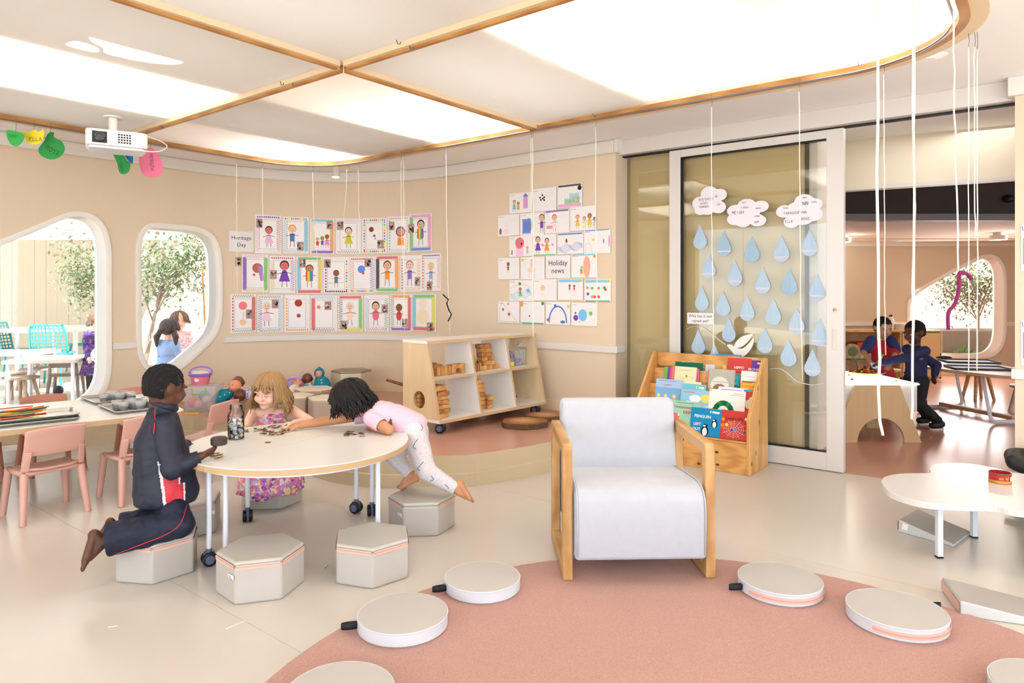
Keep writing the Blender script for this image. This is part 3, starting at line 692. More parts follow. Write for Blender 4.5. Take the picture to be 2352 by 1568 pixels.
# ---- hexagonal poufs
m_pouf = mat('pouf_vinyl', (184, 176, 167), .42, .015, 4); m_ptop = mat('pouf_top', (186, 180, 168), .42, .015, 4)
m_pouf2 = mat('pouf_taupe', (168, 150, 132), .45, .02, 4); m_ptop2 = mat('pouf_cream', (222, 205, 178), .45, .015)
HP = .178
def hexv(r, a): return [(r * math.cos(a + k * math.pi / 3), r * math.sin(a + k * math.pi / 3)) for k in range(6)]
m_tag = mat('white_tag', (240, 236, 232), .7, .02)
def pouf(c, va, label, z=0, r=.184, h=HP, m1=None, m2=None, zipk=(0, 1, 2, 3, 4, 5), tag_k=None, grp='hexagonal poufs round the table'):
    t = thing('hexagonal_pouf', label, 'pouf', (c[0], c[1], z), math.radians(va), grp); m1 = m1 or m_pouf; m2 = m2 or m_ptop
    ob('body', MB().prism(hexv(r, 0), 0, h - .018), m1, t, bevel=.010, bseg=3)
    ob('top_panel', MB().prism(hexv(r - .001, 0), h - .020, h), m2, t, bevel=.009, bseg=3)
    hv = hexv(r + .001, 0)
    if zipk:
        for k in zipk:
            a, b = Vector((*hv[k], 0)), Vector((*hv[(k + 1) % 6], 0)); d = (b - a).normalized(); n = Vector((d.y, -d.x, 0)); a = a + d * .006; b = b - d * .006
            z_ = ob('zip_tape', MB().add([a + n * .0012 + Vector((0, 0, h - .033)), b + n * .0012 + Vector((0, 0, h - .033)), b + n * .0012 + Vector((0, 0, h - .014)), a + n * .0012 + Vector((0, 0, h - .014))], [(0, 1, 2, 3)]), m_zip, t)
            ob('zip_teeth', MB().tube([a + n * .002 + Vector((0, 0, h - .022)), b + n * .002 + Vector((0, 0, h - .022))], .0016, 5), mat('coral_dark', (208, 150, 132), .6), z_)
    if tag_k is not None:
        a, b = Vector((*hv[tag_k], 0)), Vector((*hv[(tag_k + 1) % 6], 0)); d = (b - a).normalized(); n = Vector((d.y, -d.x, 0)); p = b - d * .03
        o = ob('tag', MB().add([p + n * .004 - d * .02 + Vector((0, 0, .10)), p + n * .003 + d * .026 + Vector((0, 0, .104)), p + n * .003 + d * .026 + Vector((0, 0, .124)), p + n * .006 - d * .02 + Vector((0, 0, .122))], [(0, 1, 2, 3)]), m_tag, t)
        pr = Print()
        for k in range(3): pr.rect(.006, .004 + k * .005, .035 - k * .006, .006 + k * .005, ((90, 90, 110), (210, 120, 90), (90, 90, 110))[k])
        pr.build('tag_print', p + n * .0046 - d * .02 + Vector((0, 0, .10)), d, Vector((0, 0, 1)), o, world=False)
    return t
pouf((-1.652, 3.187), -70, 'hexagonal pouf that the kneeling boy in the navy tracksuit is on')
pouf((-1.775, 3.72), -15, 'hexagonal pouf behind the kneeling boy, half hidden by table legs', tag_k=5)
pouf((-1.104, 3.0), -103, 'empty hexagonal pouf in front of the round table with a white tag', zipk=(0, 5, 1, 2, 3), tag_k=5)
pouf((-.644, 3.151), -78, 'empty hexagonal pouf at the table front nearest the cushions')
pouf((-.498, 3.77), -115, 'hexagonal pouf under the leaning girl in patterned leggings', zipk=(1, 5, 2, 3, 4), tag_k=5)
pouf((-1.48, 4.215), -116, 'hexagonal pouf under the seated girl in the floral dress', zipk=(), tag_k=1)
g2 = 'hexagonal poufs stored on the platform'
pouf(at(807, 700, 6.98)[:2], 12, 'tall hexagonal pouf standing against the curved wall', ZP, .205, .285, mat('pouf_sand', (205, 188, 160), .5, .02), mat('pouf_taupe_top', (150, 134, 116), .5, .02), (), None, g2)
pouf(at(722, 700, 6.32)[:2], 5, 'low hexagonal pouf on the platform below the hooded doll', ZP, .18, .195, m_pouf2, m_ptop2, (), None, g2)
pouf(at(677, 700, 5.86)[:2], 20, 'low hexagonal pouf on the platform just behind the blonde girl', ZP, .165, .20, m_pouf2, m_ptop2, (), None, g2)
pouf(at(752, 700, 5.74)[:2], 0, 'low hexagonal pouf on the platform behind the leaning girl', ZP, .165, .20, m_pouf2, m_ptop2, (), None, g2)

# ---- round table
TC = Vector((-1.1, 3.54, 0)); TR = .555; TZ = .52
m_lam = mat('white_laminate', (228, 224, 216), .28, .01, 2); m_steel = mat('white_steel', (226, 228, 236), .3, .01)
m_wheel = mat('caster_blue_grey', (96, 100, 132), .4, .03)
tb = thing('round_table', 'round white table with plywood edge on casters where the children play', 'table', TC)
def caster(mb_parent, p, rz=0, s=1.0, world=False):
    """twin-wheel caster, wheel bottom at p"""
    p = Vector(p); ax = Vector((math.cos(rz), math.sin(rz), 0)); R_ = .033 * s
    T = Matrix.Rotation(rz, 4, 'Z') @ Matrix.Rotation(math.pi / 2, 4, 'Y'); o = None
    hub = MB().lathe([(.010 * s, -.008 * s), (.014 * s, 0), (.014 * s, .03 * s), (.006 * s, .032 * s)], p + Vector((0, 0, .052 * s)), 12); hub.box(p + Vector((0, 0, .04 * s)), (.014 * s, .05 * s, .05 * s), rz)
    c = ob('caster', hub, m_wheel, mb_parent, bevel=.002)
    for sg in (-1, 1):
        cc = p + ax * sg * .016 * s + Vector((0, 0, R_))
        ob('wheel', MB().lathe([(R_ * .8, -.010 * s), (R_, -.006 * s), (R_, .006 * s), (R_ * .8, .010 * s)], cc, 20, T), M_black, c, smooth=40)
        ob('wheel_cap', MB().lathe([(R_ * .62, -.0115 * s), (R_ * .62, .0115 * s)], cc, 18, T), m_wheel, c, smooth=40)
    return c
sa = ang(fl(473, 1066, TZ) - TC)
for k in range(2):
    a0 = sa + math.pi * k; arc = [(TR * math.cos(a0 + math.pi * j / 48), TR * math.sin(a0 + math.pi * j / 48)) for j in range(49)]
    g = Vector((math.cos(a0 + math.pi / 2), math.sin(a0 + math.pi / 2))) * .0012; arc = [(x + g.x, y + g.y) for x, y in arc]
    top = ob('tabletop', MB().prism(arc, TZ - .005, TZ), m_lam, tb, smooth=40)
    ob('plywood_edge', MB().prism(arc, TZ - .031, TZ - .005), ply('ply_z', 55), tb, smooth=40)
    ob('underframe', MB().prism([(x * .93, y * .93) for x, y in arc], TZ - .048, TZ - .031), m_steel, tb)
for px, py, cst, rz in ((480, 1298, 1, 2.2), (518, 1296, 0, 0), (550, 1190, 1, .4), (824, 1174, 1, 1.2), (868, 1271, 0, .8), (872, 1178, 1, .3)):
    p = fl(px, py) - TC; p.z = 0
    if p.length > .50: p = p.normalized() * .50
    ob('leg', MB().tube([(p.x, p.y, .07), (p.x, p.y, TZ - .04)], .0125, 12), m_steel, tb, smooth=40)
    caster(tb, (p.x, p.y, 0), rz)

# ---- long table with chairs on the left
E1 = Vector((.771, .636, 0)).normalized(); N1 = Vector((-E1.y, E1.x, 0)); c0 = fl(428, 943, TZ); c0.z = 0
lt = thing('long_table', 'long white table with plywood edge holding metal trays at the left', 'table', c0 - E1 * 1.05 + N1 * .49, ang(E1))
shape = rrect(2.1, .98, .07)
ob('tabletop', MB().prism(shape, TZ - .005, TZ), m_lam, lt); ob('plywood_edge', MB().prism(shape, TZ - .036, TZ - .005), ply('ply_z', 55), lt)
for x in (-.9, .9):
    for y in (-.36, .36): ob('leg', MB().tube([(x, y, 0), (x, y, TZ - .036)], .02, 12), m_steel, lt, smooth=40)

m_pink = mat('chair_pink', (212, 162, 146), .45, .015, 3); m_brown = mat('chair_terracotta', (188, 122, 98), .45, .02, 3)
def kid_chair(name, m):
    t = thing(name, 'x', 'chair'); w = .165
    # seat shell: dished panel
    st_ = MB(); nx, ny = 8, 8; vs = []; f = []
    for j in range(ny + 1):
        for i in range(nx + 1):
            u = i / nx * 2 - 1; v = j / ny; y = lerp(-.13, .155, v); x = u * lerp(.135, .16, v)
            z = .283 - .016 * (1 - u * u) * math.sin(math.pi * min(1, v * 1.15)) - (.022 * max(0, (v - .8) / .2) ** 2); vs.append((x, y, z))
    for j in range(ny):
        for i in range(nx): a = j * (nx + 1) + i; f.append((a, a + 1, a + nx + 2, a + nx + 1))
    o = ob('seat', st_.add(vs, f), m, t, smooth=True); s = o.modifiers.new('s', 'SOLIDIFY'); s.thickness = .02
    # backrest: curved panel with handle slot below, carried by two uprights
    vs = []; f = []; nx, ny = 10, 5
    for j in range(ny + 1):
        for i in range(nx + 1):
            u = i / nx * 2 - 1; v = j / ny; z = lerp(.372, .53, v) - .012 * u * u * v; y = -.148 - .035 * v + .022 * u * u; x = u * (.152 if v > .1 else .146); vs.append((x, y, z))
    for j in range(ny):
        for i in range(nx): a = j * (nx + 1) + i; f.append((a, a + 1, a + nx + 2, a + nx + 1))
    o = ob('backrest', MB().add(vs, f), m, t, smooth=True); s = o.modifiers.new('s', 'SOLIDIFY'); s.thickness = .016; s.offset = 0
    bv = o.modifiers.new('bev', 'BEVEL'); bv.width = .005; bv.segments = 2
    lo = MB(); lo.tube([(-.13, -.125, .300), (-.06, -.142, .292), (.06, -.142, .292), (.13, -.125, .300)], .012, 8, flat=.6); ob('lower_rail', lo, m, t, smooth=True)
    for sx in (-1, 1):
        ob('upright', MB().add([(sx * .125, -.115, .285), (sx * .16, -.105, .285), (sx * .155, -.130, .40), (sx * .118, -.148, .40), (sx * .125, -.135, .285), (sx * .16, -.125, .285), (sx * .155, -.15, .40), (sx * .118, -.168, .40)],
            [(0, 1, 2, 3), (7, 6, 5, 4), (0, 4, 5, 1), (1, 5, 6, 2), (2, 6, 7, 3), (3, 7, 4, 0)]), m, t, bevel=.006)
        for sy, yb in ((-1, -.165), (1, .15)):
            x0, y0 = sx * .142, (-.115 if sy < 0 else .125); x1, y1 = sx * .165, yb
            ob('leg', MB().tube([(x0, y0, .275), (lerp(x0, x1, .5), lerp(y0, y1, .5), .14), (x1, y1, 0)], [.022, .020, .017], 10), m, t, smooth=40)
        ob('side_rail', MB().tube([(sx * .145, -.115, .272), (sx * .15, 0, .268), (sx * .145, .12, .272)], .014, 8), m, t, smooth=True)
    return t
def face(t, c, d): t.location = (c[0], c[1], 0); t.rotation_euler = (0, 0, ang(d) - math.pi / 2)
kc = kid_chair('plastic_chair', m_pink); g = 'plastic chairs at the long table'
face(kc, (-2.735, 4.0), (-.8, .6)); setp(kc, 'pink plastic child chair seen from behind at the far left table', None, g)
for c, d, lb in (((-2.385, 4.345), (-.8, .6), 'pink plastic child chair half hidden behind the boy in navy'), ((-2.17, 4.83), (-.85, .2), 'pink plastic child chair at the end of the long table')):
    q = copy_tree(kc); face(q, c, d); setp(q, lb, None, g)
kb = kid_chair('plastic_chair', m_brown)
face(kb, (-3.36, 4.98), (.78, -.62)); setp(kb, 'terracotta child chair on the far side of the table below the window', None, g)
for c, d, lb in (((-3.68, 4.60), (.78, -.62), 'terracotta child chair at the left edge, on the table\'s far side'), ((-2.88, 5.36), (.7, -.7), 'terracotta child chair behind the cup trays, nearest the wall')):
    q = copy_tree(kb); face(q, c, d); setp(q, lb, None, g)
q = copy_tree(kc); face(q, (-3.23, 3.62), (-.8, .6)); setp(q, 'pink plastic child chair cut off by the left edge', None, g)

bkt = ob('storage_bucket', MB().lathe([(.10, 0), (.115, .02), (.12, .09), (.125, .095), (.118, .095), (.112, .03), (.001, .02)], fl(18, 1058), 28), mat('white_plastic', (232, 228, 220), .4, .01), smooth=40)
setp(bkt, 'white plastic bucket on the floor under the long table', 'bucket')

# trays on the long table
m_tray = mat('tray_steel', (176, 172, 164), .3, .03, 8, metal=.85)
def tray_obj(c, ex, a, b, label, h=.018, z=TZ):
    ex = Vector((*ex[:2], 0)).normalized(); t = thing('metal_tray', label, 'tray', (c[0], c[1], z), ang(ex), 'steel baking trays')
    o = rrect(a, b, .03); i_ = rrect(a - .03, b - .03, .02); n = len(o); mb = MB()
    vs = [(x, y, h) for x, y in o] + [(x, y, h - .001) for x, y in rrect(a - .012, b - .012, .026)] + [(x, y, .003) for x, y in i_] + [(x, y, 0) for x, y in rrect(a - .026, b - .026, .022)] + [(x, y, h - .004) for x, y in o]
    f = []
    for k in range(n):
        j = (k + 1) % n; f += [(k, j, n + j, n + k), (n + k, n + j, 2 * n + j, 2 * n + k), (4 * n + j, 4 * n + k, 3 * n + k, 3 * n + j), (4 * n + k, 4 * n + j, j, k)]
    f += [tuple(range(2 * n, 3 * n)), tuple(range(4 * n - 1, 3 * n - 1, -1))]
    ob('pan', mb.add(vs, f), m_tray, t, smooth=40)
    ob('rim', MB().tube([(x, y, h) for x, y in o], .0028, 6, True), m_tray, t, smooth=True); return t
tA = fl(75, 966, TZ)
tray_obj(tA + Vector((0, -.01, 0)), E1, .46, .31, 'lower steel tray of the stacked pair at the left table end')
tray_obj(tA, E1, .45, .30, 'upper steel tray filled with bright craft sticks', z=TZ + .02)
tray_obj((-2.53, 4.55), (-.707, .707), .42, .31, 'steel tray of soil cups nearest the boy in navy')
tray_obj((-2.87, 4.90), (-.72, .69), .40, .31, 'steel tray of soil cups farther back, by the window')
# straws / craft sticks
random.seed(3)
cols = [(238, 96, 30), (196, 205, 40), (214, 30, 36), (30, 30, 34), (242, 150, 40), (150, 180, 40)]
for k in range(22):
    c = cols[k % 6]; o = tA - E1 * random.uniform(.02, .12) + N1 * random.uniform(-.08, .08) + Vector((0, 0, .03 + .0022 * k)); a = random.uniform(-.35, .35) + ang(E1); d = Vector((math.cos(a), math.sin(a), 0)) * .115
    side = Vector((-d.y, d.x, 0)) * random.uniform(-.25, .25)
    s = ob('craft_stick', MB().tube([o - d, o + side, o + d + Vector((0, 0, .004))], .0035, 6), mat('stick_%d' % (k % 6), c, .5, .02), smooth=True)
    setp(s, ('orange', 'lime', 'red', 'black', 'amber', 'olive green')[k % 6] + ' craft stick in the upper steel tray', 'stick', 'bright craft sticks in the tray')
# soil cups
m_cup = frost('cup_plastic', (226, 224, 222), .32); m_soil = mat('soil', (38, 34, 34), .95, .3, 120, bump=.5)
def cup(p, label, grp):
    t = thing('seed_cup', label, 'cup', p, 0, grp)
    ob('cup_wall', MB().lathe([(.022, 0), (.031, .048), (.0325, .049), (.031, .050)], n=16), m_cup, t, smooth=40)
    ob('soil_fill', MB().lathe([(.021, .002), (.0265, .026), (.001, .029)], n=14), m_soil, t, smooth=40); return t
c1 = [(-.13, -.09), (-.06, -.10), (.02, -.08), (-.14, -.01), (-.07, 0), (.01, .01), (.09, -.02), (-.10, .08), (-.02, .09), (.06, .08)]
for i, (cx, cy, tr_) in enumerate([(x, y, 0) for x, y in c1] + [(x, y, 1) for x, y in c1[:8]]):
    cc, e = ((Vector((-2.53, 4.55, 0)), Vector((-.707, .707, 0))), (Vector((-2.87, 4.90, 0)), Vector((-.72, .69, 0))))[tr_]; n_ = Vector((-e.y, e.x, 0))
    p = cc + e * cx + n_ * cy; p.z = TZ + .004
    cup(p, 'clear cup of dark soil in the tray ' + ('nearest the boy' if tr_ == 0 else 'by the window'), 'soil cups in the ' + ('near' if tr_ == 0 else 'far') + ' tray')

# ---- cloud shaped table on the right
CZ = .31
outl = [fl(x, y, CZ) for x, y in ((2025, 1102), (2036, 1093), (2068, 1087), (2110, 1086), (2136, 1085), (2135, 1074), (2142, 1067), (2165, 1063), (2226, 1064), (2284, 1074), (2340, 1086))]
outl += [Vector((2.98, 3.62, 0)), Vector((3.16, 3.4, 0)), Vector((3.2, 3.05, 0)), Vector((3.05, 2.86, 0)), Vector((2.65, 2.93, 0))] + [fl(x, y, CZ) for x, y in ((2352, 1174), (2280, 1161), (2208, 1159), (2117, 1152), (2050, 1132), (2030, 1115))]
for p in outl: p.z = 0
cc = sum(outl, Vector()) / len(outl); ctab = thing('cloud_table', 'low white cloud-shaped table on white legs at the right', 'table', cc)
sm_ = [(p.x, p.y) for p in cr([p - cc for p in outl], 6)]
m_tw = mat('white_melamine', (218, 215, 210), .25, .008, 2)
ob('tabletop', MB().prism(sm_, CZ - .03, CZ), m_tw, ctab, bevel=.003)
for p in (fl(2157, 1280), fl(2237, 1234), Vector((3.0, 3.15, 0)), Vector((2.85, 3.5, 0))):
    q = p - cc; ob('leg', MB().box((q.x, q.y, (CZ - .03) / 2 + .004), (.026, .026, CZ - .038)), m_steel, ctab, bevel=.002)
    ob('foot_pad', MB().box((q.x, q.y, .003), (.028, .028, .006)), M_black, ctab)
tp = fl(2297, 1107, CZ); tin = thing('biscuit_tin', 'small open red tin with gold rims on the cloud table', 'tin', tp)
ob('wall', MB().lathe([(.05, 0), (.05, .05), (.047, .05), (.047, .004), (.001, .004)], n=36), mat('tin_red', (172, 34, 34), .3, .03), tin, smooth=40)
for z in (.003, .010): ob('gold_band', MB().lathe([(.0507, z), (.0512, z + .003), (.0507, z + .006)], n=36), mat('tin_gold', (205, 150, 50), .3, .02, metal=.4), tin, smooth=40)
ob('rim', MB().tube([(.0487 * math.cos(a), .0487 * math.sin(a), .051) for a in [2 * math.pi * k / 36 for k in range(36)]], .0022, 6, True), mat('tin_dark', (96, 84, 60), .35, .02, metal=.5), tin, smooth=True)
for k, (ch_, a) in enumerate(zip('ut k!', (-125, -112, -102, -93, -84))):
    if ch_ != ' ':
        q = math.radians(a); nrm = Vector((math.cos(q), math.sin(q), 0)); text(ch_, .022, tp + nrm * .0505 + Vector((0, 0, .030)), Vector((-nrm.y, nrm.x, 0)), Vector((0, 0, 1)), tin, (238, 190, 70), bold=.01)
for a in (-62, -42):
    q = math.radians(a); nrm = Vector((math.cos(q), math.sin(q), 0)); pr = Print(); pr.circ(0, 0, .011, (240, 232, 220)); pr.circ(-.004, .003, .0022, (60, 20, 20), n=8); pr.circ(.004, .003, .0022, (60, 20, 20), n=8); pr.rect(-.004, -.005, .004, -.003, (160, 30, 30))
    pr.build('badge', tp + nrm * .0506 + Vector((0, 0, .028)), Vector((-nrm.y, nrm.x, 0)), Vector((0, 0, 1)), tin)
# wedges
m_w1 = mat('wedge_grey', (168, 160, 150), .5, .03, 5); m_w2 = mat('wedge_side', (205, 203, 200), .5, .02)
def wedge(hi0, hi1, lo0, lo1, h, label):
    c = (hi0 + hi1 + lo0 + lo1) / 4; t = thing('foam_wedge', label, 'wedge', c, 0, 'foam wedges on the floor'); P_ = [p - c for p in (hi0, hi1, lo1, lo0)]
    up = Vector((0, 0, h)); lo = Vector((0, 0, .014))
    vs = P_ + [P_[0] + up, P_[1] + up, P_[2] + lo, P_[3] + lo]
    mb = MB().add(vs, [(3, 2, 1, 0), (0, 4, 7, 3), (1, 2, 6, 5), (2, 3, 7, 6), (0, 1, 5, 4)], m=1); mb.add(vs, [(4, 5, 6, 7)], m=0)
    bm = bmesh.new(); me = mb.mesh('body'); bm.from_mesh(me); bmesh.ops.remove_doubles(bm, verts=bm.verts, dist=1e-5); bmesh.ops.recalc_face_normals(bm, faces=bm.faces); bm.to_mesh(me); bm.free()
    link('body', me, [m_w1, m_w2], t, bevel=.006, bseg=3)
    n = (P_[0] - P_[3]).normalized() * .003; e = Vector((0, 0, 1))
    ob('zip', MB().add([P_[0] + n + e * .012, P_[1] + n + e * .012, P_[1] + n + e * (h - .01), P_[0] + n + e * (h - .01)], [(0, 1, 2, 3)]), m_zip, t)
    return t, P_
a, b, c_, d = fl(2063, 1221), Vector((2.296, 3.866, 0)), fl(2190, 1256), fl(2231, 1226)
t_, P_ = wedge(a, b, c_, d, .068, 'grey foam wedge lying under the cloud table')
dd = (P_[3] - P_[0]).normalized(); nn = Vector((dd.y, -dd.x, 0)) * .004; q = P_[0] + dd * .02 + nn
ob('tag', MB().add([q + Vector((0, 0, .022)), q + dd * .03 + Vector((0, 0, .02)), q + dd * .034 + Vector((0, 0, .052)), q + dd * .006 + Vector((0, 0, .056))], [(0, 1, 2, 3)]), m_tag, t_)
wedge(fl(2206, 1415), fl(2163, 1357), Vector((2.13, 2.60, 0)), Vector((2.17, 2.84, 0)), .062, 'grey foam wedge with coral zip at the right edge by the rug')
# black chair beyond the cloud table
bc = thing('black_chair', 'black moulded chair cut off by the right edge behind the cloud table', 'chair', (3.03, 3.86, 0), -.3)
bs_ = MB(); bs_.ell((0, 0, .30), (.20, .19, .05)); bs_.cap((-.12, .13, .33), (.12, .13, .33), .05, .05); bs_.cap((-.17, 0, .33), (-.12, .13, .33), .035, .05); bs_.cap((.17, 0, .33), (.12, .13, .33), .035, .05)
lme_ = remesh(bs_, .01, 6); o = link('shell', lme_, mat('black_plastic', (16, 16, 18), .45, .05), bc, smooth=True)
for k in range(5):
    a = 2 * math.pi * k / 5 + .5; ob('foot', MB().tube([(0, 0, .07), (.2 * math.cos(a), .2 * math.sin(a), .03)], [.03, .022], 8), MATS['black_plastic'], bc, smooth=40)
ob('stem', MB().tube([(0, 0, .06), (0, 0, .28)], .02, 10), MATS['black_plastic'], bc)
# ================================================================== BLOCK SHELF ON CASTERS
WD = Vector((.676, .738, 0)).normalized(); FD = Vector((WD.y, -WD.x, 0))       # along the unit / towards its open front
fl0 = fl(1008, 974, ZP + .085); fl0.z = 0                                         # bottom front left corner
LN, DB, DT, ZB, ZT, ZM = 1.27, .43, .29, ZP + .085, .915, .635
org = fl0 - FD * DB                                                             # back left corner on plan
su = thing('block_shelf', 'plywood block shelf unit on casters standing on the platform', 'shelf', org + Vector((0, 0, ZP)), ang(WD))
m_birch = wood('birch_face', (216, 188, 142), (229, 206, 164), (4, 4, 1), 2, .45); m_bwhite = mat('shelf_white', (236, 229, 220), .4, .01)
m_ply = ply('ply_edge', 60)
# local frame: x along WD, y = -FD (so front is y negative), back at y=0
def SB(z): return -lerp(DB, DT, (z - ZB) / (ZT - ZB))                           # front y at height z (world z)
zz = lambda z: z - ZP
def board(nm, x0, x1, z0, z1, m, over=.0):
    y0 = SB(z0) - over; y1 = SB(z1) - over; mb = MB()
    mb.add([(x0, 0, zz(z0)), (x1, 0, zz(z0)), (x1, y0, zz(z0)), (x0, y0, zz(z0)), (x0, 0, zz(z1)), (x1, 0, zz(z1)), (x1, y1, zz(z1)), (x0, y1, zz(z1))],
           [(0, 1, 2, 3), (7, 6, 5, 4), (0, 4, 5, 1), (1, 5, 6, 2), (3, 7, 4, 0)], m=0).add([(x1, y0, zz(z0)), (x0, y0, zz(z0)), (x0, y1, zz(z1)), (x1, y1, zz(z1))], [(0, 1, 2, 3)], m=1)
    bm = bmesh.new(); me = mb.mesh(nm); bm.from_mesh(me); bmesh.ops.remove_doubles(bm, verts=bm.verts, dist=1e-5); bmesh.ops.recalc_face_normals(bm, faces=bm.faces); bm.to_mesh(me); bm.free()
    return link(nm, me, [m, m_ply], su, bevel=.0015)
board('base_board', 0, LN, ZB, ZB + .024, m_bwhite, .01); board('top_board', -.005, LN + .005, ZT - .024, ZT, m_bwhite, .008)
def panel(nm, x0, x1, m, hole=None):
    z0, z1 = ZB + .024, ZT - .024; nA = 28
    if not hole: return board(nm, x0, x1, z0, z1, m)
    hy, hz, hr = hole; outer = [(0, z0), (SB(z0), z0), (SB(z1), z1), (0, z1)]; hc = [(hy + hr * math.cos(2 * math.pi * k / nA), hz + hr * math.sin(2 * math.pi * k / nA)) for k in range(nA)]
    bm = bmesh.new()
    def lp(pts, x): return [bm.verts.new((x, a, zz(b))) for a, b in pts]
    rings = []
    for x in (x0, x1):
        o = lp(outer, x); h = lp(hc, x); es = [bm.edges.new((o[i], o[(i + 1) % 4])) for i in range(4)] + [bm.edges.new((h[i], h[(i + 1) % nA])) for i in range(nA)]
        bmesh.ops.triangle_fill(bm, use_beauty=True, edges=es); rings.append((o, h))
    for i in range(4): f = bm.faces.new((rings[0][0][i], rings[0][0][(i + 1) % 4], rings[1][0][(i + 1) % 4], rings[1][0][i])); f.material_index = 1
    for i in range(nA): f = bm.faces.new((rings[0][1][i], rings[0][1][(i + 1) % nA], rings[1][1][(i + 1) % nA], rings[1][1][i])); f.material_index = 1
    bmesh.ops.recalc_face_normals(bm, faces=bm.faces); me = bpy.data.meshes.new(nm); bm.to_mesh(me); bm.free()
    return link(nm, me, [m, m_ply], su)
panel('end_panel', .0, .022, m_birch, (-.20, ZB + .16, .068)); panel('end_panel', LN - .022, LN, m_birch, (-.15, ZT - .155, .072))
DX = (.46, .885)
for x in DX: panel('divider', x - .011, x + .011, m_bwhite)
for a, b in ((.022, DX[0] - .011), (DX[0] + .011, DX[1] - .011), (DX[1] + .011, LN - .022)): board('middle_shelf', a, b, ZM - .02, ZM, m_bwhite)
for x, y, rz in ((.07, -.37, .5), (LN - .08, -.37, .2), (.08, -.07, 0), (LN - .3, -.07, .4)): caster(su, (x, y, 0), rz, 1.12)
# ---- wooden blocks (each its own piece)
blk_m = [wood('block_%d' % i, *c, (3, 3, 14), 4, .55) for i, c in enumerate((((176, 116, 56), (210, 152, 84)), ((158, 98, 50), (192, 132, 74)), ((190, 134, 70), (220, 168, 100))))]
TS = pmat(su)
def blk(x, y, z, sx, sy, sz, label, grp, tilt=0, rz=0, shape='box'):
    """block in shelf coordinates, z = underside above the platform"""
    k = random.randrange(3); mb = MB()
    if shape == 'box': mb.box((0, 0, sz / 2), (sx, sy, sz))
    elif shape == 'tri': mb.add([(-sx / 2, -sy / 2, 0), (sx / 2, -sy / 2, 0), (0, -sy / 2, sz), (-sx / 2, sy / 2, 0), (sx / 2, sy / 2, 0), (0, sy / 2, sz)], [(0, 1, 2), (5, 4, 3), (0, 3, 4, 1), (1, 4, 5, 2), (2, 5, 3, 0)])
    elif shape == 'arch':
        n = 10; o = [(-sx / 2, 0), (-sx / 2, sz), (sx / 2, sz), (sx / 2, 0)]; r = sx * .24; ar = [(r * math.cos(math.pi * q / n), r * 1.25 * math.sin(math.pi * q / n)) for q in range(n + 1)]
        pl = [(-sx / 2, 0), (-sx / 2, sz), (sx / 2, sz), (sx / 2, 0)] + ar; nn = len(pl); vs = [(a, yy, b) for yy in (-sy / 2, sy / 2) for a, b in pl]
        mb.add(vs, [tuple(range(nn)), tuple(range(2 * nn - 1, nn - 1, -1))] + [(i, nn + i, nn + (i + 1) % nn, (i + 1) % nn) for i in range(nn)])
    elif shape == 'bow':
        n = 12; pl = [(sx / 2 * math.cos(math.pi * q / n), sz * math.sin(math.pi * q / n)) for q in range(n + 1)] + [(sx * .28 * math.cos(math.pi * (1 - q / n)), sz * .52 * math.sin(math.pi * q / n)) for q in range(n + 1)]
        nn = len(pl); vs = [(a, yy, b) for yy in (-sy / 2, sy / 2) for a, b in pl]
        mb.add(vs, [tuple(range(nn)), tuple(range(2 * nn - 1, nn - 1, -1))] + [(i, nn + i, nn + (i + 1) % nn, (i + 1) % nn) for i in range(nn)])
    T = TS @ Matrix.Translation((x, y, z)) @ Matrix.Rotation(rz, 4, 'Z') @ Matrix.Rotation(tilt, 4, 'Y'); mb.v = [T @ v for v in mb.v]
    o = ob('wooden_block', mb, blk_m[k], bevel=.006); return setp(o, label, 'block', grp)
random.seed(11)
ZBF = zz(ZB + .024) + .0005; ZMF = zz(ZM) + .0005; bh = .034
lb1 = 'plain wooden block stacked in the lower left bay of the shelf'; g1 = 'blocks in the lower left bay'
for lv in range(7):
    z = ZBF + lv * bh
    if lv in (1, 2, 3, 4):
        for yy in (-.345, -.28): blk(.105 + random.uniform(-.008, .012), yy + .01 * lv * .6, z, .13, .06, bh - .001, lb1, g1)
    elif lv < 6: blk(.10 + random.uniform(-.01, .01), -.30, z, .125, .13, bh - .001, lb1, g1)
    else: blk(.10, -.27, z, .13, .14, bh * 1.25, 'thick wooden block on top of the lower left stack', g1)
for lv in range(6): blk(.09, -.13, ZBF + lv * bh, .12, .075, bh - .001, 'wooden block stacked behind the round hole of the shelf end', 'blocks behind the round hole')
lb2 = 'plain wooden block stacked in the lower middle bay of the shelf'; g2_ = 'blocks in the lower middle bay'
for lv in range(7):
    blk(.545 + random.uniform(-.005, .008), -.27, ZBF + lv * .036, .13 if lv < 6 else .05, .10, .035, lb2, g2_)
    if lv < 3: blk(.645 + random.uniform(-.004, .012), -.30, ZBF + lv * .036, .066, .09, .035, lb2, g2_)
for lv in range(5): blk(.935 + random.uniform(-.006, .006), -.27, ZBF + lv * .034, .07, .10, .033, 'plain wooden block stacked in the lower right bay of the shelf', 'blocks in the lower right bay')
# upper left bay: nested arches
for k in range(4): blk(.115 + .012 * k, -.14 - .035 * k, ZMF, .13 + .012 * k, .032, .115 - .008 * k, 'curved wooden bow block nested in the upper left bay', 'bow blocks in the upper left bay', shape='bow')
for k in range(4): blk(.115 + .038 * k, -.285 + .01, ZMF, .034, .05, .072, 'upright wooden block beside the arch in the upper left bay', 'upright blocks in the upper left bay')
blk(.335, -.255, ZMF, .15, .07, .075, 'wooden arch block with a tunnel opening in the upper left bay', 'arch blocks', shape='arch')
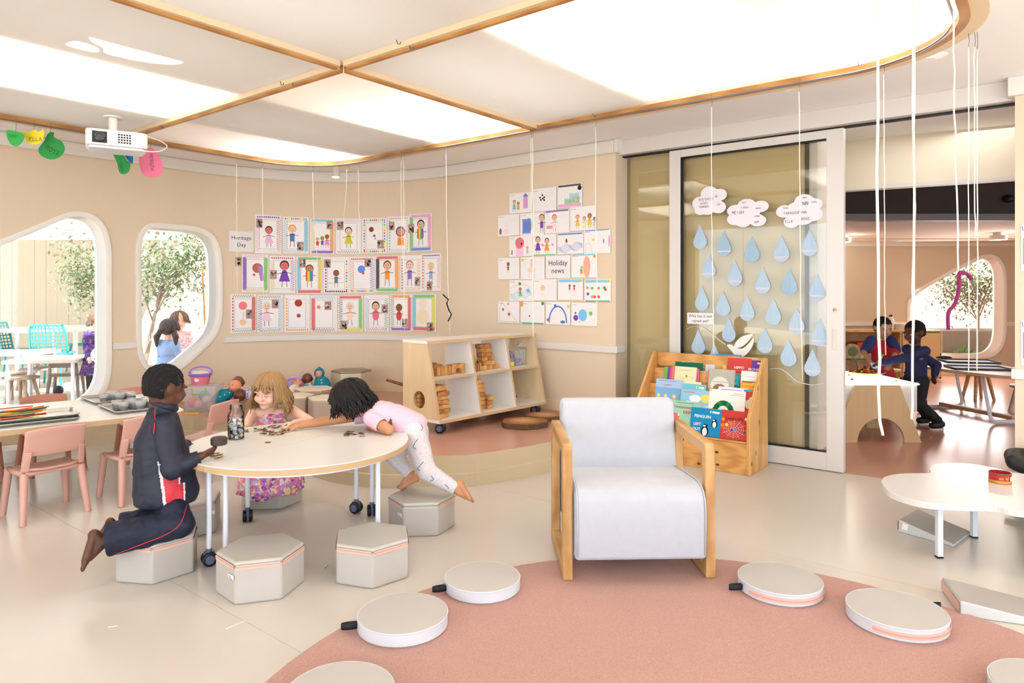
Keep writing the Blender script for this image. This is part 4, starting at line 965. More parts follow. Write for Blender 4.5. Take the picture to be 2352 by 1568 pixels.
# upper middle bay: leaning blocks, stack and roof blocks
for k in range(5): blk(.49 + .022 * k, -.275, ZMF + .004, .016, .05, .062, 'small upright wooden block leaning in the upper middle bay', 'small upright blocks', tilt=-.18 if k < 4 else 0)
blk(.50, -.2, ZMF + .0685, .055, .05, .05, 'triangular wooden roof block at the left of the upper middle bay', 'roof blocks', shape='tri'); blk(.50, -.2, ZMF, .06, .055, .0675, 'square wooden block under the left roof block', 'small upright blocks')
blk(.575, -.2, ZMF + .0685, .075, .05, .055, 'large triangular wooden roof block in the upper middle bay', 'roof blocks', shape='tri'); blk(.575, -.2, ZMF, .06, .055, .0675, 'square wooden block under the large roof block', 'small upright blocks')
lb3 = 'wooden block in the tall stack of the upper middle bay'; g3 = 'tall stack in the upper middle bay'
for lv, n in enumerate((3, 2, 2, 1, 1, 1)):
    for j in range(n): blk(.735 + (j - (n - 1) / 2) * (.075 if n > 1 else 0) - .01 * lv + random.uniform(-.006, .006), -.22, ZMF + lv * .036, .072 if n > 1 else .13, .07, .0355, lb3, g3, rz=random.uniform(-.08, .08) if n == 1 else 0)
# storage boxes in the upper right bay
def tub(name, T, sx, sy, sz, body, hand, fills, label, lid=None, r=.012):
    t = thing(name, label, 'box', T.to_translation(), T.to_euler().z)
    o0 = rrect(sx * .9, sy * .9, r); o1 = rrect(sx, sy, r); i1 = rrect(sx - .004, sy - .004, r); n = len(o0)
    vs = [(x, y, 0) for x, y in o0] + [(x, y, sz) for x, y in o1] + [(x, y, sz) for x, y in i1] + [(x * .985, y * .985, .003) for x, y in o0]; f = [tuple(range(n - 1, -1, -1)), tuple(range(3 * n, 4 * n))]
    for k in range(n):
        j = (k + 1) % n
        for a in range(3): f.append((a * n + k, a * n + j, (a + 1) * n + j, (a + 1) * n + k))
    ob('tub', MB().add(vs, f), body, t, smooth=40)
    ob('rim', MB().tube([(x, y, sz) for x, y in o1], .0035, 6, True), body, t, smooth=True)
    if hand:
        for sg in (-1, 1):
            w = sx * .2; y = -sy / 2 - .004; ob('clip', MB().tube([(sg * 0 - w, y, sz * .95), (-w, y - .006, sz * .72), (w, y - .006, sz * .72), (w, y, sz * .95)], .004, 8), hand, t, smooth=40) if sg < 0 else None
    return t
rnd = random.Random(5)
Tb = TS @ Matrix.Translation((.985, -.20, ZMF)); t1_ = tub('storage_box', Tb, .10, .14, .115, frost('box_clear', (214, 214, 222), .2), mat('purple_clip', (104, 70, 160), .4), None, 'small clear storage box with purple clip in the upper right bay')
ob('yellow_card', MB().box((0, -.066, .022), (.07, .004, .036)), mat('yellow', (236, 200, 50), .6), t1_)
Tb = TS @ Matrix.Translation((1.115, -.18, ZMF)); t2_ = tub('storage_box', Tb, .14, .17, .135, frost('box_clear', (214, 214, 222), .2), mat('green_clip', (60, 190, 110), .4), None, 'clear storage box with green clip and small coloured pieces')
pc = [(190, 60, 90), (80, 100, 190), (200, 70, 60), (90, 70, 140), (220, 120, 150)]; fillm = MB(); fillm.cur = None
for k in range(70):
    p = Vector((rnd.uniform(-.05, .05), rnd.uniform(-.07, .06), rnd.uniform(.008, .06))); fillm.cur = pc[k % 5]; fillm.box(p, (.016, .016, .010), rnd.uniform(0, 3))
o = ob('contents', fillm, printm(), t2_, cols=True); o['kind'] = 'stuff'
fillm = MB()
for k in range(30): fillm.cur = [(96, 110, 190), (160, 170, 200), (110, 90, 170)][k % 3]; fillm.box((rnd.uniform(-.03, .03), rnd.uniform(-.05, .05), rnd.uniform(.008, .05)), (.016, .016, .010), rnd.uniform(0, 3))
o = ob('contents', fillm, printm(), t1_, cols=True); o['kind'] = 'stuff'
# ---- tree slices on the platform
m_bark = mat('bark', (98, 72, 46), .95, .3, 30, bump=1.0, bscale=60)
def rings_m():
    m = bpy.data.materials.new('heartwood'); m.use_nodes = True; nt = m.node_tree; b = nt.nodes['Principled BSDF']; L = nt.links.new
    tc = nt.nodes.new('ShaderNodeTexCoord'); wv = nt.nodes.new('ShaderNodeTexWave'); wv.wave_type = 'RINGS'; wv.rings_direction = 'Z'; wv.inputs['Scale'].default_value = 16; wv.inputs['Distortion'].default_value = 5; wv.inputs['Detail'].default_value = 3; L(tc.outputs['Object'], wv.inputs[0])
    ln = nt.nodes.new('ShaderNodeVectorMath'); ln.operation = 'LENGTH'; L(tc.outputs['Object'], ln.inputs[0]); mr = nt.nodes.new('ShaderNodeMapRange'); mr.inputs[1].default_value = .05; mr.inputs[2].default_value = .15; L(ln.outputs['Value'], mr.inputs[0])
    c1 = nt.nodes.new('ShaderNodeMix'); c1.data_type = 'RGBA'; L(mr.outputs[0], c1.inputs[0]); c1.inputs[6].default_value = (*lin((222, 178, 116)), 1); c1.inputs[7].default_value = (*lin((160, 98, 50)), 1)
    c2 = nt.nodes.new('ShaderNodeMix'); c2.data_type = 'RGBA'; c2.blend_type = 'MULTIPLY'; L(wv.outputs['Fac'], c2.inputs[0]); L(c1.outputs[2], c2.inputs[6]); c2.inputs[7].default_value = (.72, .6, .48, 1); L(c2.outputs[2], b.inputs['Base Color']); b.inputs['Roughness'].default_value = .6; return m
m_ring = rings_m()
def slice_(c, r, h, seed, label, sq=.9, z=ZP):
    rg = random.Random(seed); n = 64; t = thing('tree_slice', label, 'wood slice', (c[0], c[1], z), 0, 'tree slices on the platform'); rad = [r * (1 + .12 * noise.noise(Vector((2.2 * math.cos(2 * math.pi * k / n), 2.2 * math.sin(2 * math.pi * k / n), seed))) + .16 * noise.noise(Vector((1.2 * math.cos(2 * math.pi * k / n), 1.2 * math.sin(2 * math.pi * k / n), seed + 9))) ) for k in range(n)]
    pl = [(rad[k] * math.cos(2 * math.pi * k / n), sq * rad[k] * math.sin(2 * math.pi * k / n)) for k in range(n)]
    ob('heartwood', MB().prism([(x * .965, y * .965) for x, y in pl], h * .9, h), m_ring, t); ob('bark', MB().prism(pl, 0, h * .97), m_bark, t, bevel=.006); return t
slice_(fl(1204, 978, ZP), .185, .045, 3, 'thick round tree slice with bark lying in front of the block shelf')
slice_(fl(1252, 962, ZP), .17, .04, 8, 'second tree slice half hidden behind the armchair', .8)
# wooden toy + black plush behind the unit
bp = at(905, 878, 6.7); toy = thing('wooden_ramp_toy', 'dark wooden ramp toy poking out behind the block shelf', 'toy', (bp.x, bp.y, ZP))
ob('ramp', MB().tube([at(888, 872, 6.7) - Vector((bp.x, bp.y, ZP)), at(915, 880, 6.7) - Vector((bp.x, bp.y, ZP)), at(960, 893, 6.65) - Vector((bp.x, bp.y, ZP))], [.03, .035, .04], 8, flat=.45), wood('dark_toy_wood', (120, 66, 36), (150, 88, 50), (3, 3, 3), 4), toy, smooth=40)
ob('stand', MB().box(at(945, 905, 6.68) - Vector((bp.x, bp.y, ZP)) + Vector((0, 0, -.03)), (.12, .12, .22)), mat('navy_toy', (40, 56, 92), .7), toy, bevel=.01)
def plush(c, label):
    t = thing('plush_toy', label, 'soft toy', (c.x, c.y, ZP), 0, 'black soft toys'); mb = MB(); mb.ell((0, 0, .16), (.12, .10, .16)).ell((0, -.02, .36), (.10, .09, .10)).ell((-.09, 0, .42), (.03, .02, .03)).ell((.09, 0, .42), (.03, .02, .03)).cap((-.1, -.04, .2), (-.13, -.12, .1), .04, .035).cap((.1, -.04, .2), (.13, -.12, .1), .04, .035)
    o = lme('body', remesh(mb, .012, 4, disp=(.006, 40)), mat('black_fur', (16, 16, 18), .95, .2, 80, bump=1, bscale=200), None); o.parent = t
    ob('face_patch', MB().ell((.03, -.10, .35), (.045, .02, .05)), mat('grey_plush', (150, 140, 140), .9), t, smooth=True); return t
plush(Vector((-.42, 6.30, 0)), 'black soft toy with a pale face behind the lower left bay'); plush(Vector((-.10, 6.44, 0)), 'black soft toy seen through the lower middle bay')

# ================================================================== BOOKSHELF
BO = fl(1722, 1094); BL, BD, BH = .905, .40, .80; bo = BO - U * BL
bs = thing('book_display', 'pine book display stand filled with picture books', 'bookshelf', bo, ang(U))
m_pine = wood('pine', (196, 136, 66), (222, 166, 96), (1.2, 9, 9), 2.2, .42, coat=.2); m_pinev = wood('pine_upright', (200, 142, 74), (224, 170, 102), (9, 9, 1.2), 2.2, .42, coat=.2)
m_knot = mat('pine_knot', (98, 56, 24), .6, .2, 60)
side = [(0, 0), (BD, 0), (BD, BH), (.335, BH + .005), (.30, BH - .02), (.02, .43), (0, .40)]
for x in (0, BL - .024):
    n = len(side); vs = [(xx, a, b) for xx in (x, x + .024) for a, b in side]
    p_ = ob('side_panel', MB().add(vs, [tuple(range(n)), tuple(range(2 * n - 1, n - 1, -1))] + [(i, n + i, n + (i + 1) % n, (i + 1) % n) for i in range(n)]), m_pinev, bs, bevel=.004)
    if x > .1:
        for y, z in ((.17, .60), (.2, .35), (.13, .14), (.04, .08)): ob('knot', MB().lathe([(.010, 0), (.010, .0012)], (x + .0238, y, z), 12, Matrix.Rotation(math.pi / 2, 4, 'Y') @ Matrix.Diagonal((1.8, .7, 1, 1))), m_knot, p_)
def bx_(nm, y0, y1, z0, z1, m=None, tilt=0):
    mb = MB(); mb.add([(.024, y0, z0), (BL - .024, y0, z0), (BL - .024, y0 + .016, z0), (.024, y0 + .016, z0), (.024, y1, z1), (BL - .024, y1, z1), (BL - .024, y1 + .016, z1), (.024, y1 + .016, z1)], [(0, 3, 2, 1), (4, 5, 6, 7), (0, 1, 5, 4), (1, 2, 6, 5), (2, 3, 7, 6), (3, 0, 4, 7)]); return ob(nm, mb, m or m_pine, bs, bevel=.003)
fp = bx_('front_board', .006, .006, .0, .215)
for x, z in ((.28, .165), (.31, .10), (.53, .03), (.665, .135), (.67, .045), (.40, .19)): ob('knot', MB().lathe([(.011, 0), (.011, .0016)], (x, .0058, z), 12, Matrix.Rotation(math.pi / 2, 4, 'X') @ Matrix.Diagonal((1.3, .8, 1, 1))), m_knot, fp)
TI = [(.03, .232), (.125, .372), (.215, .512), (.305, .596)]                        # tier: depth, foot height
for k, (y, z) in enumerate(TI):
    bx_('tier_back', y + .062, y + .094, z - .01, z + (.19, .19, .165, .15)[k])
    q = MB(); q.b2((.024, y - .012, z - .016), (BL - .024, y + .07, z)); ob('tier_ledge', q, m_pine, bs, bevel=.002)
    if k: bx_('tier_lip', y - .014, y - .014, z - .02, z + .006)
bx_('top_rail', .36, .36, .69, BH)
TBS = pmat(bs); bx3 = TBS.to_3x3(); EX = bx3 @ Vector((1, 0, 0))
LEAN = .22; EYb = bx3 @ Vector((0, math.sin(LEAN), math.cos(LEAN)))
m_page = mat('book_pages', (236, 230, 216), .8, .02)
def book(x0, x1, tier, h, col, label, dep=0.0, z_off=0, draw=None, th=.012, roll=0):
    """picture book leaning on a tier; x in metres along the stand"""
    y, z = TI[tier]; z = z + z_off + (.022 if False else 0)
    o0 = TBS @ Vector(((x0 + x1) / 2, y + .012 + dep, z + .002)); w = x1 - x0; n = EX.cross(EYb).normalized()
    ex = EX * math.cos(roll) + EYb * math.sin(roll); ey = EYb * math.cos(roll) - EX * math.sin(roll)
    t = thing('picture_book', label, 'book', o0, ang(U), 'picture books in the pine stand')
    P4 = [(-w / 2, 0), (w / 2, 0), (w / 2, h), (-w / 2, h)]
    def slab_(nm, a, b, m, ins=0): 
        vs = [o0 + ex * (px_ * (1 - ins)) + ey * (py_ * (1 - ins) + ins * h * .5) + n * q for q in (a, b) for px_, py_ in P4]; return ob(nm, MB().add(vs, [(3, 2, 1, 0), (4, 5, 6, 7), (0, 1, 5, 4), (1, 2, 6, 5), (2, 3, 7, 6), (3, 0, 4, 7)]), m, t, world=True)
    slab_('page_block', -th / 2, th / 2 - .0015, m_page, .02); cm = mat('cover_%d_%d_%d' % col, col, .35, .03, 30); c = slab_('cover', th / 2 - .0015, th / 2, cm); slab_('back_cover', -th / 2 - .0015, -th / 2, cm)
    if draw:
        pr = Print(); pr.rect(0, 0, w, h, col); draw(pr, w, h)
        if pr.it: pr.build('cover_print', o0 - ex * w / 2 + n * (th / 2), ex, ey, c)
    t['_o'] = [*o0]; bookT[label] = (o0 + n * (th / 2 + .0016), ex, ey, w, h, c); return t
bookT = {}
def btext(label, txt, size, x, y, col, bold=.01):
    o0, ex, ey, w, h, c = bookT[label]; text(txt, size, o0 + ex * (x - .5) * w + ey * y * h, ex, ey, c, col, bold=bold, lift=.0006)
def pxl(px):                                                                    # pixel column -> metres along the stand
    k = (px - 1176) / F; a = bo + V * .05; den = U.x - k * U.y; return (k * a.y - a.x) / den
def badge(p, w, h): p.poly([(w * .62, h * .86), (w * .93, h * .84), (w * .95, h * .91), (w * .64, h * .93)], (238, 236, 226)); p.circ(w * .69, h * .89, w * .03, (96, 150, 70), n=8)
def d_penguin(p, w, h):
    badge(p, w, h)
    for cx, cy, s in ((.5, .0, 1.0), (.8, .33, .75)):
        p.circ(w * cx, h * (cy + .17 * s), w * .13 * s, (24, 26, 32), h * .19 * s); p.circ(w * cx, h * (cy + .15 * s), w * .08 * s, (236, 236, 236), h * .15 * s); p.circ(w * cx, h * (cy + .37 * s), w * .075 * s, (24, 26, 32), h * .065 * s); p.circ(w * (cx - .02), h * (cy + .365 * s), w * .045 * s, (232, 232, 232), h * .035 * s); p.poly([(w * (cx + .06), h * (cy + .39 * s)), (w * (cx + .16 * s), h * (cy + .35 * s)), (w * (cx + .06), h * (cy + .355 * s))], (30, 30, 36))
def d_web(p, w, h):
    c = (w * .5, h * .36)
    for k in range(12): a = 2 * math.pi * k / 12; p.line([c, (c[0] + w * .46 * math.cos(a), c[1] + h * .34 * math.sin(a))], .0012, (240, 220, 215))
    for r in (.12, .2, .28, .36): p.line([(c[0] + w * r * math.cos(a), c[1] + h * r * .75 * math.sin(a)) for a in [2 * math.pi * k / 12 for k in range(13)]], .0011, (240, 220, 215))
    p.circ(w * .56, h * .37, w * .07, (80, 150, 215), h * .05); p.circ(w * .44, h * .33, w * .05, (60, 90, 160), h * .04)
    for x, y, cc in ((.1, .67, (238, 150, 40)), (.24, .49, (240, 210, 60)), (.4, .53, (232, 120, 50)), (.08, .46, (230, 130, 40)), (.93, .75, (240, 230, 220))): p.circ(w * x, h * y, w * .06, cc)
    p.circ(w * .9, h * .3, w * .035, (50, 110, 70))
def d_wreath(p, w, h):
    for k in range(11):
        a = math.pi * (.02 + .96 * k / 10); p.circ(w * (.42 + .24 * math.cos(a)), h * (.10 + .40 * math.sin(a)), w * .075, ((20, 110, 60), (40, 140, 60), (12, 96, 66))[k % 3], h * .12, rot=a)
    p.rect(w * .6, h * .82, w * .95, h * .835, (170, 150, 120)); p.rect(w * .68, h * .88, w * .95, h * .895, (170, 150, 120)); p.circ(w * .04, h * .95, w * .02, (230, 170, 40)); p.rect(0, 0, w, h * .03, (236, 190, 80))
def d_blobs(*cols):
    def f(p, w, h):
        r = random.Random(sum(cols[0]) + len(cols))
        for k in range(7): c = cols[k % len(cols)]; p.circ(w * r.uniform(.15, .85), h * r.uniform(.08, .6), w * r.uniform(.06, .16), c, h * r.uniform(.05, .13), rot=r.uniform(0, 3))
        for k in range(3): p.rect(w * .2, h * (.78 + .05 * k), w * r.uniform(.6, .85), h * (.795 + .05 * k), cols[-1])
    return f
def d_beach(p, w, h):
    p.rect(0, 0, w, h * .72, (128, 176, 214)); p.rect(0, 0, w, h * .22, (214, 200, 160))
    for x, c in ((.14, (236, 200, 60)), (.4, (240, 208, 70)), (.72, (240, 160, 120))): p.circ(w * x, h * .32, w * .08, c, h * .11); p.circ(w * x, h * .45, w * .06, (244, 216, 150))
    p.rect(w * .1, h * .93, w * .75, h * .95, (150, 120, 180))
B = [  # x0px, x1px, tier, h, colour, label, depth, drop, draw
    (1512, 1577, 3, .205, (30, 110, 76), 'dark green picture book at the top left of the pine stand', .02, 0, lambda p, w, h: badge(p, w, h)),
    (1570, 1588, 3, .19, (120, 170, 172), 'teal picture book mostly hidden behind the green one', .035, 0, None),
    (1585, 1606, 3, .13, (214, 220, 226), 'small pale picture book between the green and blue ones, top row', .01, 0, d_blobs((120, 140, 160), (180, 190, 200))),
    (1604, 1664, 3, .215, (70, 140, 200), 'blue map-patterned picture book in the top row', .035, 0, d_blobs((230, 226, 200), (210, 220, 190), (240, 240, 235))),
    (1624, 1650, 3, .19, (232, 192, 70), 'yellow picture book beside the red one, top row', .02, 0, None),
    (1637, 1693, 3, .195, (206, 48, 42), 'red picture book with white capitals in the top row', .004, 0, None),
    (1688, 1750, 3, .185, (118, 70, 158), 'purple picture book at the top right of the pine stand', .006, 0, lambda p, w, h: (badge(p, w, h), p.rect(0, 0, w * .08, h, (196, 140, 200)))),
    (1495, 1508, 2, .18, (106, 180, 70), 'thin lime green book at the left end, second row from top', .03, 0, None),
    (1505, 1515, 2, .18, (92, 60, 150), 'thin purple book beside the lime green one', .02, 0, None),
    (1511, 1578, 2, .185, (226, 70, 140), 'magenta book half hidden behind the cream one', .012, 0, None),
    (1518, 1574, 2, .195, (238, 222, 180), 'cream picture book with fine branch drawing, second row', -.004, 0, lambda p, w, h: (p.rect(0, 0, w * .12, h, (206, 130, 120)), p.line([(w * .3, h * .6), (w * .5, h * .5), (w * .7, h * .62), (w * .95, h * .55)], .0016, (120, 90, 60)), p.circ(w * .62, h * .63, w * .04, (120, 150, 80)), p.rect(w * .3, h * .85, w * .8, h * .87, (190, 170, 130)))),
    (1600, 1612, 2, .19, (226, 110, 80), 'orange spined book left of the owl-coloured cover', .012, 0, None),
    (1604, 1664, 2, .195, (180, 178, 160), 'grey green picture book with a pale arch on its cover', -.002, 0, lambda p, w, h: (p.circ(w * .45, h * .38, w * .36, (226, 220, 206), h * .34), p.circ(w * .45, h * .22, w * .26, (150, 122, 100), h * .22), p.rect(w * .15, h * .5, w * .75, h * .52, (150, 140, 120)))),
    (1655, 1674, 2, .165, (60, 150, 160), 'turquoise book at the right of the grey green cover', .02, 0, d_blobs((40, 110, 120), (90, 190, 190))),
    (1678, 1746, 2, .195, (238, 234, 224), 'white picture book over a yellow one, second row right', .01, 0, lambda p, w, h: (p.rect(w * .2, h * .78, w * .75, h * .795, (170, 170, 170)), p.rect(w * .06, h * .35, w, h * .62, (170, 110, 60)), p.circ(w * .8, h * .5, w * .2, (226, 200, 160), h * .08))),
    (1681, 1742, 2, .11, (236, 180, 60), 'yellow picture book with orange lettering in front of the white one', -.012, 0, lambda p, w, h: (p.circ(w * .4, h * .2, w * .3, (130, 110, 80), h * .2), p.circ(w * .75, h * .3, w * .2, (226, 206, 160), h * .25))),
    (1488, 1550, 1, .235, (168, 196, 226), 'pale blue picture book with beach figures at the left end', .02, 0, d_beach),
    (1548, 1590, 1, .23, (238, 230, 196), 'cream patterned book behind the turquoise one', .035, 0, d_blobs((190, 190, 130), (210, 200, 150))),
    (1546, 1603, 1, .215, (120, 196, 204), 'turquoise picture book in the third row', .02, 0, lambda p, w, h: badge(p, w, h)),
    (1550, 1618, 1, .175, (150, 200, 224), 'sky blue picture book with white cloud and yellow sun', -.002, 0, lambda p, w, h: (p.circ(w * .5, h * .62, w * .2, (246, 246, 246), h * .16), p.circ(w * .85, h * .66, w * .16, (244, 218, 90), h * .18), p.rect(0, 0, w, h * .35, (196, 226, 236)), p.circ(w * .3, h * .4, w * .2, (250, 250, 250), h * .1), p.rect(w * .1, h * .86, w * .45, h * .9, (230, 120, 100)))),
    (1633, 1700, 1, .215, (232, 226, 236), 'white lilac book behind the white one with green leaves', .02, 0, lambda p, w, h: (p.rect(w * .1, h * .9, w * .8, h * .92, (150, 140, 180)), p.rect(w * .1, h * .84, w * .7, h * .86, (170, 160, 190)))),
    (1616, 1700, 1, .195, (240, 236, 228), 'white picture book with a dark green leafy arc', -.004, 0, d_wreath),
    (1694, 1738, 1, .21, (202, 74, 66), 'coral red picture book with pale animal, third row right', .008, 0, lambda p, w, h: (p.circ(w * .5, h * .5, w * .3, (228, 206, 170), h * .16), p.circ(w * .72, h * .66, w * .16, (228, 206, 170), h * .1), p.circ(w * .2, h * .55, w * .16, (232, 212, 180), h * .08), p.circ(w * .16, h * .55, w * .03, (60, 30, 30)), p.rect(0, h * .93, w, h, (90, 150, 190)))),
    (1536, 1604, 0, .235, (160, 206, 176), 'mint green picture book with red title in the front row', .006, 0, lambda p, w, h: (p.circ(w * .1, h * .48, w * .24, (226, 110, 100), h * .13), p.circ(w * .88, h * .4, w * .16, (226, 110, 96), h * .15), p.circ(w * .3, h * .54, w * .03, (250, 250, 250)), p.rect(w * .2, h * .93, w * .8, h * .945, (90, 120, 100)), p.rect(0, 0, w, h * .12, (120, 170, 130)))),
    (1586, 1655, 0, .20, (28, 138, 186), 'bright blue picture book with two penguins in the front row', -.008, 0, d_penguin),
    (1654, 1722, 0, .205, (198, 62, 56), 'red picture book with a white web in the front row', -.006, 0, d_web)]
for x0, x1, ti, h_, col, lb, dp, dz, dr_ in B:
    a, b_ = pxl(x0), pxl(x1); a = max(a, .03); b_ = min(b_, BL - .03); book(a, b_, ti, h_, col, lb, dp, dz, dr_)
btext(B[0][5], 'BEAR', .030, .36, .70, (236, 240, 226)); btext(B[5][5], 'HIPPO', .028, .5, .62, (246, 238, 226), .02); btext(B[6][5], 'MONKEY', .028, .55, .62, (240, 232, 240), .01)
btext(B[24][5], 'PENGUIN', .030, .40, .69, (246, 246, 246), .02); btext(B[24][5], 'LEFT', .028, .24, .40, (246, 246, 246), .02); btext(B[24][5], 'OUT', .028, .22, .22, (246, 246, 246), .02)
btext(B[23][5], 'TYRANNOSAUR', .022, .46, .79, (190, 44, 36), .02); btext(B[23][5], 'DRIP', .030, .58, .64, (190, 44, 36), .025); btext(B[25][5], 'Spinderella', .030, .50, .72, (40, 22, 24), .0)
btext(B[15][5], 'The GIANT Jam', .017, .48, .78, (206, 110, 30), .01); btext(B[4][5], 'N', .035, .5, .62, (170, 50, 120), .02); btext(B[16][5], 'LUCKY', .022, .45, .80, (214, 110, 100), .0); btext(B[22][5], 'NUT', .026, .16, .18, (240, 226, 210), .0)
# ================================================================== WALL ART
m_paper = mat('paper_white', (236, 230, 228), .8, .01, 8)
SK = [(232, 186, 150), (196, 140, 104), (150, 98, 70), (240, 206, 176), (222, 120, 110)]
def person_d(p, x, y, s, body, hair, skin=None, kind=0):
    """child's drawing of a person; x,y feet, s height"""
    ink = (60, 50, 50); sk = skin or SK[0]; w = s * .02
    p.line([(x - s * .07, y + s * .3), (x - s * .09, y)], w, ink).line([(x + s * .07, y + s * .3), (x + s * .09, y)], w, ink)
    if kind == 0: p.poly([(x - s * .07, y + s * .62), (x + s * .07, y + s * .62), (x + s * .2, y + s * .2), (x - s * .2, y + s * .2)], body)
    elif kind == 1: p.circ(x, y + s * .42, s * .15, body, s * .22)
    elif kind == 2: p.rect(x - s * .1, y + s * .25, x + s * .1, y + s * .6, body)
    p.line([(x, y + s * .55), (x - s * .26, y + s * .48)], w, ink).line([(x, y + s * .55), (x + s * .26, y + s * .5)], w, ink).line([(x, y + s * .6), (x, y + s * .68)], w, ink)
    p.circ(x, y + s * .81, s * .17, hair, s * .185).circ(x, y + s * .785, s * .14, sk, s * .15)
    for d in (-1, 1): p.circ(x + d * s * .05, y + s * .81, s * .02, (40, 40, 46), n=7)
    p.line([(x - s * .05, y + s * .72), (x, y + s * .70), (x + s * .05, y + s * .72)], w, (190, 60, 60))
def photo(p, x, y, w, h, seed):
    r = random.Random(seed); p.rect(x, y, x + w, y + h, (176, 150, 136))
    for k in range(7): p.circ(x + w * r.uniform(.2, .8), y + h * r.uniform(.2, .8), w * r.uniform(.08, .22), r.choice([(60, 36, 40), (110, 60, 66), (206, 190, 180), (40, 36, 50), (130, 90, 80), (150, 140, 140)]), h * r.uniform(.08, .2), rot=r.uniform(0, 3))
def border(p, w, h, spec):
    """spec: {side: (style, colour)}"""
    for sd, (style, c) in spec.items():
        t = w * .13; b = {'l': (w * .03, h * .06, w * .03 + t, h * .92), 'r': (w * .97 - t, h * .06, w * .97, h * .92), 'b': (w * .06, h * .02, w * .94, h * .02 + t * .8), 't': (w * .06, h * .98 - t * .8, w * .94, h * .98)}[sd]
        vt = sd in 'lr'
        if style == 'f':
            pale = tuple(int(lerp(q, 255, .35)) for q in c); p.rect(*b, pale); p.scrib(*b, c, w * .012, w * .028, vert=vt)
        elif style == 'z': p.scrib(*b, c, w * .012, w * .045, vert=vt)
        elif style == 'd':
            n = 11
            for k in range(n):
                q = (k + .5) / n; cc = c if not isinstance(c[0], tuple) else c[k % len(c)]
                p.circ((b[0] + b[2]) / 2 if vt else lerp(b[0], b[2], q), lerp(b[1], b[3], q) if vt else (b[1] + b[3]) / 2, t * .22, cc, t * .3, n=7)
def sheet(px0, py0, px1, py1, label, name, draw, cat='drawing', grp=None, tilt=0):
    """sheet of paper on the curved wall, corners given where the photo shows them"""
    cxm, cym = (px0 + px1) / 2, (py0 + py1) / 2; c, n, sA = wallhit(cxm, cym); ez = Vector((0, 0, 1)); _, n = wpos(sA); ex = ez.cross(n).normalized(); 
    def on_plane(px):                                # intersect view ray with the tangent plane
        k = (px - 1176) / F; return ((k * c.y - c.x) / (ex.x - k * ex.y))
    x0, x1 = on_plane(px0), on_plane(px1); w = x1 - x0; h = (py1 - py0) / F * c.y
    if tilt: ex, ey = ex * math.cos(tilt) + ez * math.sin(tilt), ez * math.cos(tilt) - ex * math.sin(tilt)
    else: ey = ez
    o0 = c + n * (.004 + w * w / (8 * RAD)) - ex * w / 2 - ey * h / 2
    t = thing(name, label, cat, o0, 0, grp)
    nx = 1
    ob('paper', MB().add([o0 + ex * (w * i) + ey * (h * j) - n * q for q in (.0, .0008) for i, j in ((0, 0), (1, 0), (1, 1), (0, 1))], [(0, 1, 2, 3), (7, 6, 5, 4), (0, 4, 5, 1), (1, 5, 6, 2), (2, 6, 7, 3), (3, 7, 4, 0)]), m_paper, t, world=True)
    pr = Print()
    if draw: pr.rect(0, 0, w, h, (240, 235, 233)); draw(pr, w, h)
    if pr.it: pr.build('artwork', o0, ex, ey, t)
    return t, o0, ex, ey, w, h
GA = 'heritage portraits on the curved wall'; random.seed(21)
rb = [(226, 70, 60), (240, 160, 50), (240, 220, 70), (90, 180, 90), (80, 140, 210), (140, 90, 180)]
def portrait(spec, ph, fig, names=True, inner=True):
    def f(p, w, h):
        border(p, w, h, spec)
        p.rect(w * .17, h * .12, w * .83, h * .87, (246, 241, 238))
        if inner: p.line([(w * .17, h * .12), (w * .83, h * .12), (w * .83, h * .87), (w * .17, h * .87), (w * .17, h * .12)], w * .008, (120, 112, 116))
        for k in range(3): p.rect(w * .2, h * (.17 + .05 * k), w * .6, h * (.172 + .05 * k), (214, 208, 210))
        fig(p, w, h)
        if ph: photo(p, w * ph[0], h * ph[1], w * .26, h * .24, int(ph[0] * 97 + ph[1] * 31 + len(spec)))
    return f
P_ = lambda x, s, body, hair, skin=0, kind=0: (lambda p, w, h: person_d(p, w * x, h * .17, h * s, body, hair, SK[skin], kind))
def multi(*fs):
    def f(p, w, h):
        for q in fs: q(p, w, h)
    return f
BK = (52, 44, 46); BR = (120, 76, 44); YL = (226, 196, 70); PU = (126, 76, 178); TE = (120, 190, 216); PK = (232, 150, 190); GR = (110, 190, 90); RD = (220, 80, 80); OR = (240, 150, 60); BL = (90, 120, 200)
def rainbow(p, w, h):
    for k, c in enumerate(rb): p.rect(w * (.36 + .045 * k), h * .34, w * (.405 + .045 * k), h * .6, c)
def circle_(x, y, r, c): return lambda p, w, h: p.circ(w * x, h * y, w * r, c)
rows = [
 ((586, 494, 646, 582), (650, 498, 709, 582), (713, 502, 768, 583), (772, 502, 830, 583), (832, 501, 889, 582), (891, 497, 941, 580), (941, 491, 993, 577)),
 ((556, 584, 616, 671), (619, 588, 678, 673), (681, 589, 741, 674), (743, 590, 802, 674), (803, 590, 861, 673), (863, 587, 918, 670), (920, 586, 968, 670), (968, 582, 1014, 668)),
 ((529, 675, 588, 764), (591, 677, 650, 763), (653, 677, 712, 762), (714, 678, 775, 762), (777, 678, 834, 761), (838, 677, 894, 761), (897, 676, 946, 760), (947, 675, 1003, 760))]
